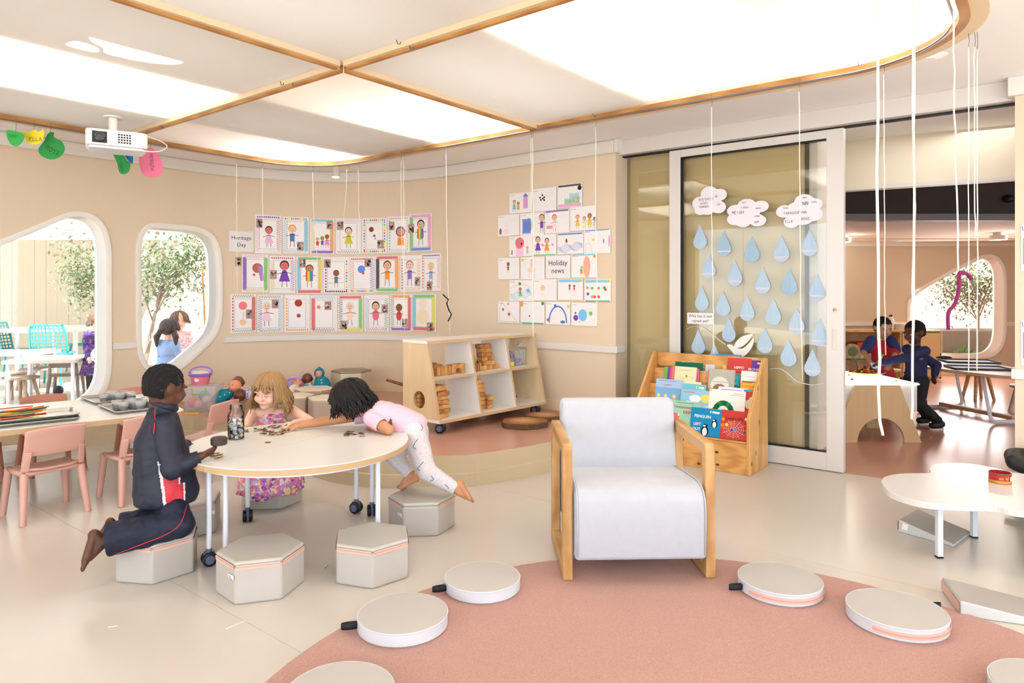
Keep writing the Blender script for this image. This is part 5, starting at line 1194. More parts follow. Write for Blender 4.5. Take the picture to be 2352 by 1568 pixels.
draws = [
 [('girl in pink with wild black hair', portrait({'t': ('d', PU), 'l': ('z', PK), 'r': ('z', RD)}, (.04, .66), P_(.52, .55, (236, 190, 216), BK, 4))),
  ('orange-haired figure with blue legs', portrait({'t': ('d', rb), 'l': ('z', TE), 'r': ('f', TE), 'b': ('z', TE)}, (.55, .08), P_(.36, .62, (90, 130, 190), OR, 3, 2))),
  ('many small figures inside an orange border', portrait({'t': ('f', TE), 'r': ('f', OR), 'b': ('f', PU), 'l': ('z', YL)}, (.68, .7), multi(P_(.3, .3, RD, GR, 0, 1), P_(.5, .34, PU, GR, 1, 2), P_(.7, .4, PK, YL, 2, 0)))),
  ('figure in a yellow green dress', portrait({'t': ('z', PK), 'b': ('z', (120, 110, 110))}, (.04, .68), P_(.5, .6, (206, 200, 60), BK, 3))),
  ('tiny figure with dotted rainbow edges', portrait({'t': ('d', rb), 'l': ('d', rb), 'r': ('d', rb), 'b': ('d', rb)}, (.62, .14), multi(circle_(.38, .68, .1, (150, 70, 50)), circle_(.5, .5, .05, PU), circle_(.54, .42, .04, PK)))),
  ('purple hooded figure with orange legs', portrait({'t': ('d', PK), 'l': ('d', GR), 'r': ('d', YL), 'b': ('z', (190, 190, 180))}, (.06, .62), multi(circle_(.6, .58, .22, (120, 90, 120)), circle_(.6, .57, .16, (214, 150, 120)), lambda p, w, h: p.poly([(w * .48, h * .42), (w * .72, h * .42), (w * .8, h * .2), (w * .45, h * .2)], OR)), inner=False)),
  ('figure in a rainbow striped top', portrait({'t': ('f', PK), 'r': ('f', PK), 'b': ('f', BL), 'l': ('f', GR)}, (-.04, .5), multi(P_(.52, .68, PK, BK, 0, 1), rainbow)))],
 [('purple-striped sheet with a photo at its top corner', portrait({'t': ('z', PK), 'l': ('f', PU), 'r': ('f', GR), 'b': ('z', YL)}, (-.28, .68), multi(circle_(.58, .64, .2, (190, 110, 90)), lambda p, w, h: p.poly([(w * .58, h * .68), (w * .78, h * .7), (w * .85, h * .3), (w * .7, h * .3)], (170, 140, 200)), circle_(.45, .46, .05, RD)))),
  ('large smiling figure in a purple dress', portrait({'t': ('d', RD), 'l': ('z', YL), 'r': ('z', PU)}, (.02, .38), P_(.58, .72, PU, BK, 4))),
  ('rainbow-robed figure with green and yellow edges', portrait({'t': ('f', GR), 'l': ('f', TE), 'r': ('f', YL), 'b': ('f', RD)}, (.1, .7), multi(P_(.5, .62, OR, BR, 1, 2), rainbow))),
  ('small grey figure standing on a ground line', portrait({'l': ('d', PU), 'r': ('d', rb), 'b': ('d', BK)}, (.03, .7), multi(P_(.5, .48, (120, 120, 140), BR, 2, 2), lambda p, w, h: p.line([(w * .2, h * .28), (w * .8, h * .3)], w * .01, (90, 80, 80))))),
  ('single blue scribbled face', portrait({'t': ('d', RD), 'l': ('z', OR), 'r': ('z', PU), 'b': ('d', rb)}, (.6, .72), multi(circle_(.48, .66, .15, (96, 150, 226)), circle_(.55, .55, .05, RD)))),
  ('tall orange figure in a bold red and orange border', portrait({'t': ('f', RD), 'l': ('f', BK), 'r': ('f', OR), 'b': ('f', GR)}, None, P_(.5, .7, OR, BR, 0, 2))),
  ('big-faced figure with striped body', portrait({'l': ('d', RD), 'r': ('d', YL), 'b': ('z', YL)}, (.7, .16), P_(.46, .7, (150, 120, 190), (190, 130, 110), 3, 2))),
  ('yellow-haired figure waving an arm', portrait({'t': ('d', PU), 'l': ('d', RD), 'r': ('z', OR)}, (.3, .02), P_(.5, .6, (150, 180, 220), YL, 3, 2)))],
 [('round pink face on a thin stalk body', portrait({'t': ('z', BR), 'r': ('f', (200, 90, 70)), 'l': ('d', (190, 60, 60)), 'b': ('z', (40, 150, 110))}, (.6, .36), multi(circle_(.48, .7, .17, (238, 130, 140)), lambda p, w, h: p.line([(w * .5, h * .55), (w * .5, h * .33)], w * .012, BK), circle_(.48, .27, .13, (240, 200, 160))))),
  ('thin outline figure with long hair', portrait({'t': ('z', BR), 'l': ('z', PU), 'r': ('z', TE), 'b': ('z', (40, 150, 110))}, (.56, .64), P_(.36, .66, (240, 210, 220), (230, 222, 216), 3, 0))),
  ('dark red head floating over a small body', portrait({'l': ('d', OR), 'b': ('d', OR)}, None, multi(circle_(.55, .78, .15, (170, 70, 50)), circle_(.56, .44, .08, (170, 80, 120))))),
  ('nearly blank sheet with a red and blue left edge', portrait({'l': ('f', RD), 't': ('z', TE), 'b': ('z', BR)}, (.52, .6), circle_(.3, .68, .07, (220, 130, 110)))),
  ('pale figure framed in red, green and yellow', portrait({'t': ('f', RD), 'r': ('f', GR), 'b': ('f', (226, 216, 60)), 'l': ('z', BK)}, (.1, .06), P_(.48, .66, (246, 220, 200), (236, 216, 200), 3, 1))),
  ('black-haired figure with pink body', portrait({'l': ('z', TE), 'b': ('z', RD), 'r': ('z', (60, 160, 110))}, (.7, .5), P_(.46, .66, (230, 120, 140), BK, 0, 1))),
  ('small brown figure with a red and purple edge', portrait({'t': ('f', OR), 'r': ('f', RD), 'b': ('f', PU), 'l': ('z', (60, 160, 110))}, (.56, .1), P_(.42, .58, RD, BR, 2, 1))),
  ('pale yellow double figure with a black and white photo', portrait({'t': ('f', GR), 'r': ('f', (226, 216, 60)), 'l': ('f', TE), 'b': ('f', RD)}, (.62, .0), multi(circle_(.45, .4, .25, (246, 226, 190)), circle_(.46, .74, .16, (246, 226, 190)))))]]
ordn = ('top', 'middle', 'bottom')
for r, (rw, dw) in enumerate(zip(rows, draws)):
    for k, (bx, (ds, fn)) in enumerate(zip(rw, dw)):
        sheet(*bx, 'child drawing of %s, %s row' % (ds, ordn[r]), 'portrait_drawing', fn, grp=GA)
def sign(px0, py0, px1, py1, lines, size, label):
    t, o0, ex, ey, w, h = sheet(px0, py0, px1, py1, label, 'wall_sign', None, 'sign')
    for k, l in enumerate(lines): text(l, size * h, o0 + ex * w / 2 + ey * h * (.5 + (len(lines) / 2 - .5 - k) * .34), ex, ey, t, (40, 40, 44))
sign(526, 531, 582, 578, ['Heritage', 'Day'], .27, 'white printed Heritage Day sign left of the portraits')
# Holiday news
GB = 'holiday drawings on the pinboard wall'
def land(*items):
    def f(p, w, h):
        for k in range(3): p.rect(w * .58, h * (.78 - .07 * k), w * .9, h * (.786 - .07 * k), (214, 208, 212))
        p.rect(w * .03, h * .9, w * .25, h * .915, (130, 130, 140))
        for q in items: q(p, w, h)
    return f
def strip(y0, y1, c): return lambda p, w, h: (p.rect(w * .04, h * y0, w * .96, h * y1, tuple(int(lerp(q, 255, .3)) for q in c)), p.scrib(w * .04, h * y0, w * .96, h * y1, c, w * .012, w * .03))
def blob(x, y, r, c, ry=None): return lambda p, w, h: p.circ(w * x, h * y, w * r, c, (w * (ry or r)))
def ps(x, s, body, hair, skin=0, kind=0, y=.08): return lambda p, w, h: person_d(p, w * x, h * y, h * s, body, hair, SK[skin], kind)
def arc_(c, wd): return lambda p, w, h: p.line([(w * (.5 - .35 * math.cos(a)), h * (.1 + .7 * math.sin(a))) for a in [math.pi * k / 14 for k in range(15)]], w * wd, c)
def waves(c): return lambda p, w, h: [p.line([(w * (.04 + .92 * k / 16), h * (y + .06 * math.sin(k * .9 + y * 9) + .18 * k / 16)) for k in range(17)], w * .012, c) for y in (.06, .13, .2, .27, .34)]
def tower(x, c): return lambda p, w, h: (p.rect(w * (x - .1), h * .2, w * (x + .1), h * .8, c), p.poly([(w * (x - .12), h * .8), (w * (x + .12), h * .8), (w * x, h * .96)], BL))
hol = [
 ((1171, 443, 1223, 489), 'two hugging figures and a purple tower', land(ps(.22, .6, TE, BR), ps(.4, .5, OR, BR, 1), tower(.72, (214, 160, 206)))),
 ((1224, 432, 1279, 485), 'small black ink figures only', land(*[blob(x, y, .035, BK) for x, y in ((.32, .6), (.42, .7), (.5, .6), (.36, .5), (.5, .48), (.44, .55))])),
 ((1281, 423, 1338, 476), 'colourful bird and black scribbles at the top', land(strip(.9, .98, BK), blob(.9, .8, .08, BK), blob(.62, .62, .14, (240, 236, 220), .1), lambda p, w, h: p.scrib(w * .3, h * .1, w * .9, h * .4, GR, w * .02), lambda p, w, h: p.scrib(w * .5, h * .2, w * .9, h * .6, TE, w * .02), strip(.03, .15, PK), blob(.75, .3, .07, YL))),
 ((1145, 493, 1194, 541), 'pale pink animal with a round head', land(blob(.4, .5, .1, (240, 226, 220)), blob(.38, .22, .16, (246, 216, 220), .09), blob(.12, .22, .06, (120, 110, 120), .12))),
 ((1196, 489, 1251, 540), 'blue patterned building beside a thin figure', land(lambda p, w, h: (p.rect(w * .1, h * .1, w * .45, h * .75, (140, 150, 210)), p.scrib(w * .1, h * .1, w * .45, h * .75, BL, w * .02)), blob(.47, .45, .04, (60, 150, 110), .2), ps(.9, .85, PU, BR, 0, 2))),
 ((1252, 482, 1309, 535), 'girl with long brown pigtails by a pink table', land(ps(.4, .75, (240, 220, 210), (170, 96, 70)), lambda p, w, h: p.rect(w * .08, h * .2, w * .32, h * .34, PK), strip(.92, .99, PU))),
 ((1310, 474, 1370, 529), 'row of four family figures', land(ps(.3, .6, YL, RD, 0), ps(.56, .5, (240, 230, 160), BR), ps(.76, .62, YL, BR, 1), ps(.95, .45, (200, 200, 180), BK, 1))),
 ((1171, 542, 1223, 589), 'red spotted monster shape', land(lambda p, w, h: (p.rect(w * .3, h * .02, w * .62, h * .55, (244, 196, 222)), p.circ(w * .46, h * .66, w * .2, (240, 116, 120)), p.circ(w * .4, h * .72, w * .05, (120, 150, 200)), p.circ(w * .55, h * .62, w * .04, BK)), ps(.12, .25, BR, BK, 2), ps(.8, .4, (200, 190, 180), BR))),
 ((1225, 538, 1279, 587), 'two smiling people with pink hearts', land(ps(.22, .85, PU, BK), ps(.6, .75, OR, BK), blob(.42, .5, .05, PK), blob(.84, .5, .05, PK), strip(.01, .06, GR))),
 ((1281, 534, 1341, 583), 'blue sea waves under a blue sky line', land(waves(BL), strip(.9, .97, BL), blob(.36, .62, .035, BR, .07))),
 ((1342, 527, 1403, 582), 'faint pencil house and pink marks', land(strip(.95, .99, BL), blob(.36, .58, .04, YL), lambda p, w, h: p.line([(w * .06, h * .05), (w * .06, h * .4), (w * .2, h * .45), (w * .3, h * .3), (w * .3, h * .05)], w * .01, (180, 170, 180)), blob(.75, .5, .02, RD, .08), blob(.95, .5, .025, PK, .2))),
 ((1145, 592, 1194, 641), 'one small brown figure on white', land(ps(.48, .5, (150, 90, 90), BR, 2, 2, .3))),
 ((1197, 590, 1252, 641), 'pale horse with two riders', land(blob(.46, .42, .18, (236, 214, 196), .09), lambda p, w, h: [p.rect(w * x, h * .05, w * (x + .03), h * .4, (226, 206, 190)) for x in (.34, .44, .58)], ps(.48, .4, PK, BR, 0, 0, .5), blob(.08, .87, .05, YL))),
 ((1313, 583, 1371, 637), 'tall brown rock shape with figures beside it', land(lambda p, w, h: p.circ(w * .62, h * .45, w * .14, (232, 172, 150), h * .46), ps(.42, .4, OR, BR), blob(.92, .88, .05, OR), blob(.4, .3, .05, GR), strip(.93, .99, TE))),
 ((1171, 643, 1224, 691), 'figures on an island with palm and waves', land(lambda p, w, h: p.line([(w * .05, h * .6), (w * .5, h * .85), (w * .95, h * .62)], w * .012, YL), waves(TE), ps(.48, .5, GR, BK, 1, 0, .15), blob(.46, .82, .06, (90, 150, 80)), blob(.82, .5, .07, TE))),
 ((1226, 641, 1280, 690), 'single pale orange round face', land(blob(.4, .6, .1, (246, 200, 150)), blob(.44, .25, .05, (240, 226, 190)))),
 ((1282, 640, 1340, 690), 'blue sky over two small red figures', land(strip(.84, .97, TE), blob(.92, .92, .05, YL), ps(.48, .35, RD, BR, 2, 2, .4), ps(.66, .33, RD, BR, 2, 2, .4), strip(.01, .03, YL))),
 ((1343, 641, 1404, 693), 'busy colourful garden with flowers', land(strip(.85, .97, TE), blob(.9, .92, .05, YL), strip(.01, .06, (40, 160, 110)), *[blob(x, y, .05, c) for x, y, c in ((.12, .62, OR), (.3, .6, GR), (.55, .6, OR), (.8, .55, RD), (.76, .62, (40, 160, 110)), (.4, .22, RD), (.3, .22, OR), (.55, .22, RD), (.14, .35, PU))])),
 ((1145, 692, 1194, 741), 'pencil hill with two red figures', land(lambda p, w, h: p.line([(w * .05, h * .6), (w * .2, h * .95), (w * .9, h * .05), (w * .08, h * .06), (w * .08, h * .55)], w * .01, (150, 150, 155)), blob(.48, .88, .05, (240, 150, 130)), blob(.52, .4, .06, RD), blob(.24, .62, .05, (180, 90, 80)))),
 ((1197, 693, 1252, 744), 'mostly blank sheet with a green ground line', land(strip(.01, .07, (60, 160, 120)), blob(.92, .93, .06, (60, 160, 120)), blob(.38, .36, .03, BR), blob(.05, .9, .06, OR, .1))),
 ((1254, 693, 1311, 745), 'large blue arch', land(arc_(BL, .05), blob(.4, .82, .06, BL), blob(.1, .2, .05, RD), blob(.7, .12, .1, BL, .05), blob(.92, .8, .05, YL))),
 ((1313, 695, 1372, 748), 'round blue creature with purple and green friends', land(blob(.45, .46, .17, (120, 190, 232), .2), blob(.18, .34, .1, PU), blob(.76, .54, .07, GR), blob(.17, .55, .04, (90, 130, 90)), blob(.34, .16, .02, RD)))]
for b4, ds, fn in hol: sheet(*b4, 'holiday drawing of ' + ds if not ds.startswith(('small', 'mostly')) else 'holiday sheet with ' + ds, 'holiday_drawing', fn, grp=GB)
sign(1254, 587, 1311, 639, ['Holiday', 'news'], .33, 'white printed Holiday news sign among the holiday drawings')

# ================================================================== GLASS DOOR DECORATIONS
def on_door(px, py, off=.034):
    """point on the front face of the door glass / frame (plane t = SL + off)"""
    a = R(0, SL + off); k = (px - 1176) / F; s = (k * a.y - a.x) / (U.x - k * U.y); p = a + U * s; return Vector((p.x, p.y, H - (py - HZ) / F * p.y)), s
EZ = Vector((0, 0, 1)); ND = -V
def door_shape(name, pts2, c, mats, parent, th=.0012, off=.008):
    """flat cut-out on the glass, 2-D points in metres round c"""
    n = len(pts2); o = c + ND * 0; vs = [o + U * x + EZ * y + ND * q for q in (0, th) for x, y in pts2]
    return ob(name, MB().add(vs, [tuple(range(n - 1, -1, -1)), tuple(range(n, 2 * n))] + [(i, (i + 1) % n, n + (i + 1) % n, n + i) for i in range(n)]), mats, parent, world=True)
OFG = .0065
def drop_obj(px, pyt, pyb, label, band, col):
    c, _ = on_door(px, (pyt + pyb) / 2, OFG); d = c.y; h = (pyb - pyt) / F * d; r = h * .285; pts = []
    cy = -h / 2 + r
    for k in range(21): a = math.radians(-200 + 220 * k / 20); pts.append((r * math.cos(a) * random.uniform(.98, 1.02), cy + r * math.sin(a) * random.uniform(.98, 1.02)))
    pts = [(0, h / 2)] + [(p[0], p[1]) for p in pts[::1]]
    t = thing('paper_raindrop', label, 'raindrop', c - EZ * h / 2, 0, 'paper raindrops on the glass door')
    pts = pts[1:] + [pts[0]]
    door_shape('paper', pts, c, mat('drop_%d' % (col[0]), col, .75, .06, 40, stretch=(1, 1, .2)), t)
    pr = Print(); rg = random.Random(int(px))
    for k in range(9):
        x = r * lerp(-.75, .75, k / 8); pr.line([(x + rg.uniform(-.003, .003), cy - r * .6), (x * .45, cy + r * rg.uniform(.8, 1.4))], r * .05, tuple(int(q * rg.uniform(.95, 1.08)) if q * 1.08 < 255 else q for q in col))
    if band: pr.rect(-r * .92, cy - r * .42, r * .92, cy - r * .26, (226, 214, 214)); pr.rect(-r * .9, cy - r * .36, r * .9, cy - r * .33, (200, 170, 170))
    pr.build('crayon', c + ND * .0012, U, EZ, t, lift=.0003); return t
drops = [(1608, 515, 572, 0, 1), (1663, 529, 588, 1, 0), (1727, 541, 603, 0, 0), (1795, 540, 602, 1, 1), (1860, 525, 588, 1, 1), (1628, 582, 639, 1, 1), (1688, 597, 657, 1, 1), (1752, 613, 674, 1, 1), (1813, 614, 677, 0, 0), (1877, 628, 691, 1, 1), (1612, 655, 713, 0, 2), (1661, 667, 725, 0, 2), (1716, 677, 737, 1, 2), (1776, 684, 746, 0, 2), (1830, 705, 767, 1, 2), (1884, 731, 795, 1, 2), (1674, 729, 785, 0, 1), (1604, 755, 813, 0, 2), (1641, 789, 845, 0, 2), (1757, 751, 811, 1, 2), (1811, 778, 841, 0, 2), (1866, 801, 864, 1, 2)]
rown = ['first raindrop at the top left, under the left cloud', 'second raindrop of the top row, with a white band', 'third raindrop of the top row, plain deep blue', 'fourth raindrop of the top row, under the right cloud', 'topmost raindrop right of the dark glass edge', 'leftmost banded raindrop of the second row', 'second raindrop of the second row', 'third raindrop of the second row', 'plain raindrop at the right of the second row', 'second raindrop down, right of the dark glass edge', 'leftmost plain raindrop above the small sign', 'second plain raindrop of the third row', 'banded raindrop in the middle of the third row', 'plain raindrop right of the banded one, third row', 'raindrop lying across the dark glass edge', 'third raindrop down, right of the dark glass edge', 'raindrop between the small sign and the white bird', 'lowest raindrop at the left, under the white branch', 'raindrop half hidden behind the bookshelf', 'banded raindrop above right of the white bird', 'lowest plain raindrop on the beige glass', 'lowest raindrop right of the dark glass edge']
cols3 = ((158, 184, 204), (174, 196, 216), (178, 199, 216))
for (x, a, b, bd, ci), lb in zip(drops, rown): drop_obj(x, a, b, 'blue paper ' + lb.split(' raindrop')[0] + ' raindrop' + lb.split(' raindrop', 1)[1] if ' raindrop' in lb else 'blue paper ' + lb, bd, cols3[ci])
m_cloud = mat('cloud_paper', (232, 226, 230), .8, .01)
def cloud_obj(px, py, w_px, h_px, lobes, words, label):
    c, _ = on_door(px, py, OFG); d = c.y; ex_ = abs((on_door(px + w_px / 2, py, OFG)[0] - c).dot(U)); hh = h_px / 2 / F * d
    t = thing('paper_cloud', label, 'cloud', c - EZ * hh, 0, 'paper clouds on the glass door')
    pts = []; n = 72
    for k in range(n):
        a = 2 * math.pi * k / n; best = 0
        for lx, ly, lr in lobes:                     # ray from centre to the farthest lobe edge
            b = lx * math.cos(a) + ly * math.sin(a); q = b * b - (lx * lx + ly * ly - lr * lr)
            if q > 0: best = max(best, b + math.sqrt(q))
        pts.append((best * math.cos(a) * ex_, best * math.sin(a) * hh))
    door_shape('paper', pts, c, m_cloud, t); pr = Print()
    for x, y, tx, s in words: pr.write(x * ex_, y * hh, tx, s, (64, 60, 66), s * .13)
    pr.build('handwriting', c + ND * .0012, U, EZ, t, lift=.0004)
cloud_obj(1629, 461, 80, 66, [(-.55, -.1, .45), (0, .5, .5), (.6, .35, .42), (.55, -.5, .42), (-.1, -.55, .42), (-.5, -.6, .35), (0, 0, .6)], [(-.6, .05, 'reefentso', .016), (-.55, -.2, 'jayden', .013), (-.6, -.45, 'tumaned', .014), (.3, .2, 'jo', .016), (.45, -.35, 'cam', .012)], 'white paper cloud with children\'s names at the left of the glass')
cloud_obj(1717, 488, 96, 66, [(-.62, .2, .4), (-.05, .5, .45), (.62, .35, .4), (.5, -.6, .4), (-.2, -.6, .4), (-.6, -.4, .42), (0, 0, .6)], [(-.75, -.05, 'meigh', .022), (-.3, .3, 'farah', .014), (-.25, .65, 'mit', .013), (.4, .2, 'abdul', .010), (.35, -.35, 'kuno', .012), (.35, -.75, 'wen', .013)], 'middle white paper cloud with children\'s names on the glass')
cloud_obj(1834, 485, 104, 76, [(-.65, .05, .38), (-.3, -.6, .38), (.25, -.45, .4), (.25, .55, .45), (.72, .35, .35), (.68, -.25, .4), (0, 0, .6)], [(-.68, -.15, 'taragospina', .018), (-.6, -.65, 'ella', .016), (.15, -.55, 'rose', .018), (.2, .35, 'nn', .024), (.6, .45, 'zara', .010), (-.7, .2, 'cena', .012), (.2, .75, 'msoi', .010)], 'right white paper cloud lying across the dark glass edge')
c, _ = on_door(1608.5, 731, OFG); sgt = thing('door_sign', 'small white printed question sign on the glass door', 'sign', c - EZ * .045, 0)
door_shape('paper', [(-.112, -.045), (.112, -.045), (.112, .045), (-.112, .045)], c, m_paper, sgt)
text('Why has it not', .033, c + EZ * .019 + ND * .0012, U, EZ, sgt, (40, 40, 44)); text('rained yet?', .033, c - EZ * .021 + ND * .0012, U, EZ, sgt, (40, 40, 44))
# white vinyl bird and branch
m_vin = mat('white_vinyl', (240, 234, 222), .4, .0); bird = thing('bird_decal', 'white cut-out bird on a curling branch on the glass door', 'decal', on_door(1700, 800, OFG)[0])
def dpx(pts): return [on_door(x, y, OFG)[0] for x, y in pts]
def decal(nm, pp, parent):
    n = len(pp); vs = [p + ND * q for q in (0, .001) for p in pp]; return ob(nm, MB().add(vs, [tuple(range(n - 1, -1, -1)), tuple(range(n, 2 * n))] + [(i, (i + 1) % n, n + (i + 1) % n, n + i) for i in range(n)]), m_vin, parent, world=True)
decal('body', [p for p in cr(dpx([(1670, 793), (1680, 791), (1690, 798), (1705, 800), (1718, 790), (1731, 776), (1730, 790), (1722, 805), (1708, 818), (1690, 820), (1682, 808)]), 4)], bird)
decal('wing', [p for p in cr(dpx([(1686, 797), (1692, 783), (1706, 772), (1729, 767), (1722, 780), (1710, 792), (1698, 798)]), 4)], bird)
ob('branch', MB().tube(cr(dpx([(1578, 756), (1590, 750), (1612, 751), (1632, 764), (1650, 779), (1666, 791)]), 5, False), [.011] * 25 + [.008], 6, flat=.25), m_vin, bird, world=True, smooth=True)
ob('branch', MB().tube(cr(dpx([(1770, 847), (1790, 846), (1808, 856), (1828, 873), (1846, 880), (1870, 884), (1900, 878)]), 5, False), .011, 6, flat=.25), m_vin, bird, world=True, smooth=True)

# ================================================================== CEILING HANGERS
m_str = mat('cotton_string', (236, 228, 208), .9, .05, 200); m_wire = mat('hook_wire', (110, 110, 116), .4, 0, metal=.8)
GS = 'strings hanging from the ceiling track'
def hang(px0, py0, px1, py1, d, label, r=.0022, kink=0):
    """string from a hook in the ceiling track down to its loose end"""
    a = at(px0, py0, d); b = at(px1, py1, d); top = Vector((a.x, a.y, ZS - .04)); t = thing('hanging_string', label, 'string', b, 0, GS)
    n = 14; pts = []; rg = random.Random(int(px0))
    for k in range(n + 1):
        q = k / n; p = a.lerp(b, q); p.x = lerp(a.x, b.x, q ** 2) + rg.uniform(-1, 1) * .0025; p.y += rg.uniform(-1, 1) * .002
        if a.z > ZS - .09: p.z = lerp(ZS - .09, b.z, q)
        pts.append(p)
    if kink: pts.append(pts[-1] + Vector((kink, 0, -.035)))
    o = ob('cord', MB().tube(pts, r, 6), m_str, t, world=True, smooth=True)
    ob('wire_hook', MB().tube([top + Vector((0, 0, .03)), Vector((lerp(top.x, pts[0].x, .5) + .004, top.y, (top.z + pts[0].z) / 2)), pts[0]], .0012, 5), m_wire, t, world=True)
    return t
def ring_d(px, side='far'):
    """depth of the tray edge seen in a pixel column"""
    lp = rr_room(.075, RC - .06, 20); k = (px - 1176) / F; ds = []
    for i in range(len(lp)):
        a = R(*lp[i]); b = R(*lp[(i + 1) % len(lp)]); fa, fb_ = a.x - k * a.y, b.x - k * b.y
        if fa * fb_ <= 0 and abs(fa - fb_) > 1e-9: ds.append(a.lerp(b, fa / (fa - fb_)).y)
    ds = [x for x in ds if x > .3] or [3.05]; return max(ds) if side == 'far' else min(ds)
strs = [(543, 375, 545, 676, 'nearest the second window'), (603, 385, 606, 730, 'in front of the first portrait column'), (718, 397, 729, 598, 'slanting over the third portrait'), (796, 388, 789, 508, 'short, just right of the ceiling spotlight'), (823, 385, 826, 520, 'short, second right of the ceiling spotlight'), (921, 362, 926, 640, 'left one of the close pair over the sixth portrait'), (927, 362, 929, 762, 'right one of the close pair over the sixth portrait'), (1025, 345, 1033, 768, 'carrying a bent black twig beside the portraits'), (1220, 300, 1226, 772, 'left one of the pair over the holiday drawings'), (1224, 300, 1224, 775, 'right one of the pair over the holiday drawings'), (1368, 270, 1372, 742, 'over the right edge of the holiday drawings'), (1634, 218, 1640, 812, 'over the left paper cloud'), (1836, 180, 1843, 876, 'along the dark glass edge'), (2030, 150, 2034, 815, 'thin one ending over the boy in red')]
for a, b, c_, d_, lb in strs: hang(a, b, c_, d_, ring_d(a), 'white string ' + lb)
for a, b, c_, d_, dp, lb, r_, kk in ((2015, -40, 2020, 968, 1.75, 'thick nearest one ending in a bent tip over the light table', .0035, .008), (2098, -40, 2096, 935, 2.0, 'thick one hanging in front of the boy in the navy jumper', .0034, -.003), (2101, -40, 2099, 760, 2.02, 'doubled beside the thick one over the navy jumper', .0024, 0), (2190, -20, 2203, 625, 2.2, 'holding the red pipe cleaner', .0026, 0), (2224, 20, 2226, 855, ring_d(2224), 'left of the last close pair by the right wall', .0024, 0), (2238, 90, 2240, 548, ring_d(2236), 'with a small white knot by the right wall', .0026, .0), (2244, 90, 2245, 850, ring_d(2238) + .03, 'rightmost of all, in front of the far window', .0026, 0)): hang(a, b, c_, d_, dp, 'white string ' + lb, r_, kk)
tw = thing('bent_twig', 'bent black twig hanging beside the portraits', 'twig', at(1030, 738, ring_d(1025)))
ob('stick', MB().tube([at(x, y, ring_d(1025)) for x, y in ((1017, 676), (1030, 688), (1026, 696), (1031, 712), (1037, 722), (1029, 738))], .006, 6), mat('black_stick', (24, 22, 24), .8, .1), tw, world=True, smooth=40)
pcn = thing('pipe_cleaner', 'dark red bent pipe cleaner hanging before the far window', 'pipe cleaner', at(2178, 755, 2.2))
ob('wire', MB().tube(cr([at(x, y, 2.2) for x, y in ((2178, 757), (2178, 718), (2192, 700), (2201, 672), (2203, 640), (2204, 626), (2213, 626), (2222, 630), (2232, 642))], 4, False), .0058, 7), mat('crimson_chenille', (150, 26, 66), .95, .4, 260, bump=1, bscale=300, col2=(96, 40, 100)), pcn, world=True, smooth=True)
# paper name shapes
def name_tag(pts, d, col, txt, label, tx, ty, s, hook, rot=0):
    P3 = cr([at(x, y, d) for x, y in pts], 3); c = sum(P3, Vector()) / len(P3); t = thing('paper_name_tag', label, 'paper tag', c, 0, 'paper name tags on the ceiling track'); n = len(P3); yv = Vector((0, .0012, 0))
    ob('card', MB().add(P3 + [p + yv for p in P3], [tuple(range(n)), tuple(range(2 * n - 1, n - 1, -1))] + [(i, n + i, n + (i + 1) % n, (i + 1) % n) for i in range(n)]), mat('card_%d_%d_%d' % col, col, .7, .03), t, world=True)
    pr = Print(); pr.write(0, 0, txt, s, (40, 46, 40), s * .09); q = at(tx, ty, d) - Vector((0, .0004, 0)); pr.build('handwriting', q, Vector((math.cos(rot), 0, math.sin(rot))), Vector((-math.sin(rot), 0, math.cos(rot))), t, lift=.0006)
    a = at(hook[0], hook[1], d); ob('wire', MB().tube([a, Vector((a.x + .004, a.y, (a.z + ZS) / 2)), Vector((a.x, a.y, ZS - .01))], .0012, 5), m_wire, t, world=True)
GN = (52, 166, 70); DG = (34, 140, 62)
name_tag([(16, 299), (36, 301), (52, 306), (56, 315), (48, 330), (36, 336), (24, 330), (15, 312)], ring_d(36), GN, 'tony', 'small green paper tag at the far left of the ceiling track', 19, 316, .020, (36, 303))
name_tag([(54, 300), (64, 304), (72, 301), (80, 297), (90, 303), (98, 297), (102, 308), (94, 326), (80, 332), (66, 330), (56, 314)], ring_d(78), (238, 214, 50), 'ella', 'yellow crown-shaped paper tag between two green ones', 68, 324, .026, (78, 299))
name_tag([(116, 303), (124, 305), (124, 315), (142, 325), (149, 343), (138, 360), (116, 366), (94, 357), (88, 342), (100, 326), (108, 310)], ring_d(116), DG, 'roya', 'large dark green paper tag with a long name', 104, 342, .032, (116, 305), -.5)
name_tag([(258, 348), (278, 350), (292, 368), (299, 374), (297, 392), (285, 400), (274, 395), (268, 372)], ring_d(280), DG, 'tomo', 'dark green paper tag hanging below the projector', 287, 393, .021, (275, 350), 1.95)
name_tag([(282, 350), (303, 350), (305, 375), (296, 370), (288, 360)], ring_d(290) + .05, (20, 130, 200), 'l', 'small blue paper tag tucked below the projector', 292, 362, .02, (292, 351))
name_tag([(342, 340), (352, 343), (366, 356), (373, 378), (372, 398), (358, 406), (330, 402), (319, 374), (324, 352)], ring_d(346), (234, 120, 150), 'mergth', 'pink egg-shaped paper tag right of the projector', 343, 354, .026, (345, 341), -1.5)
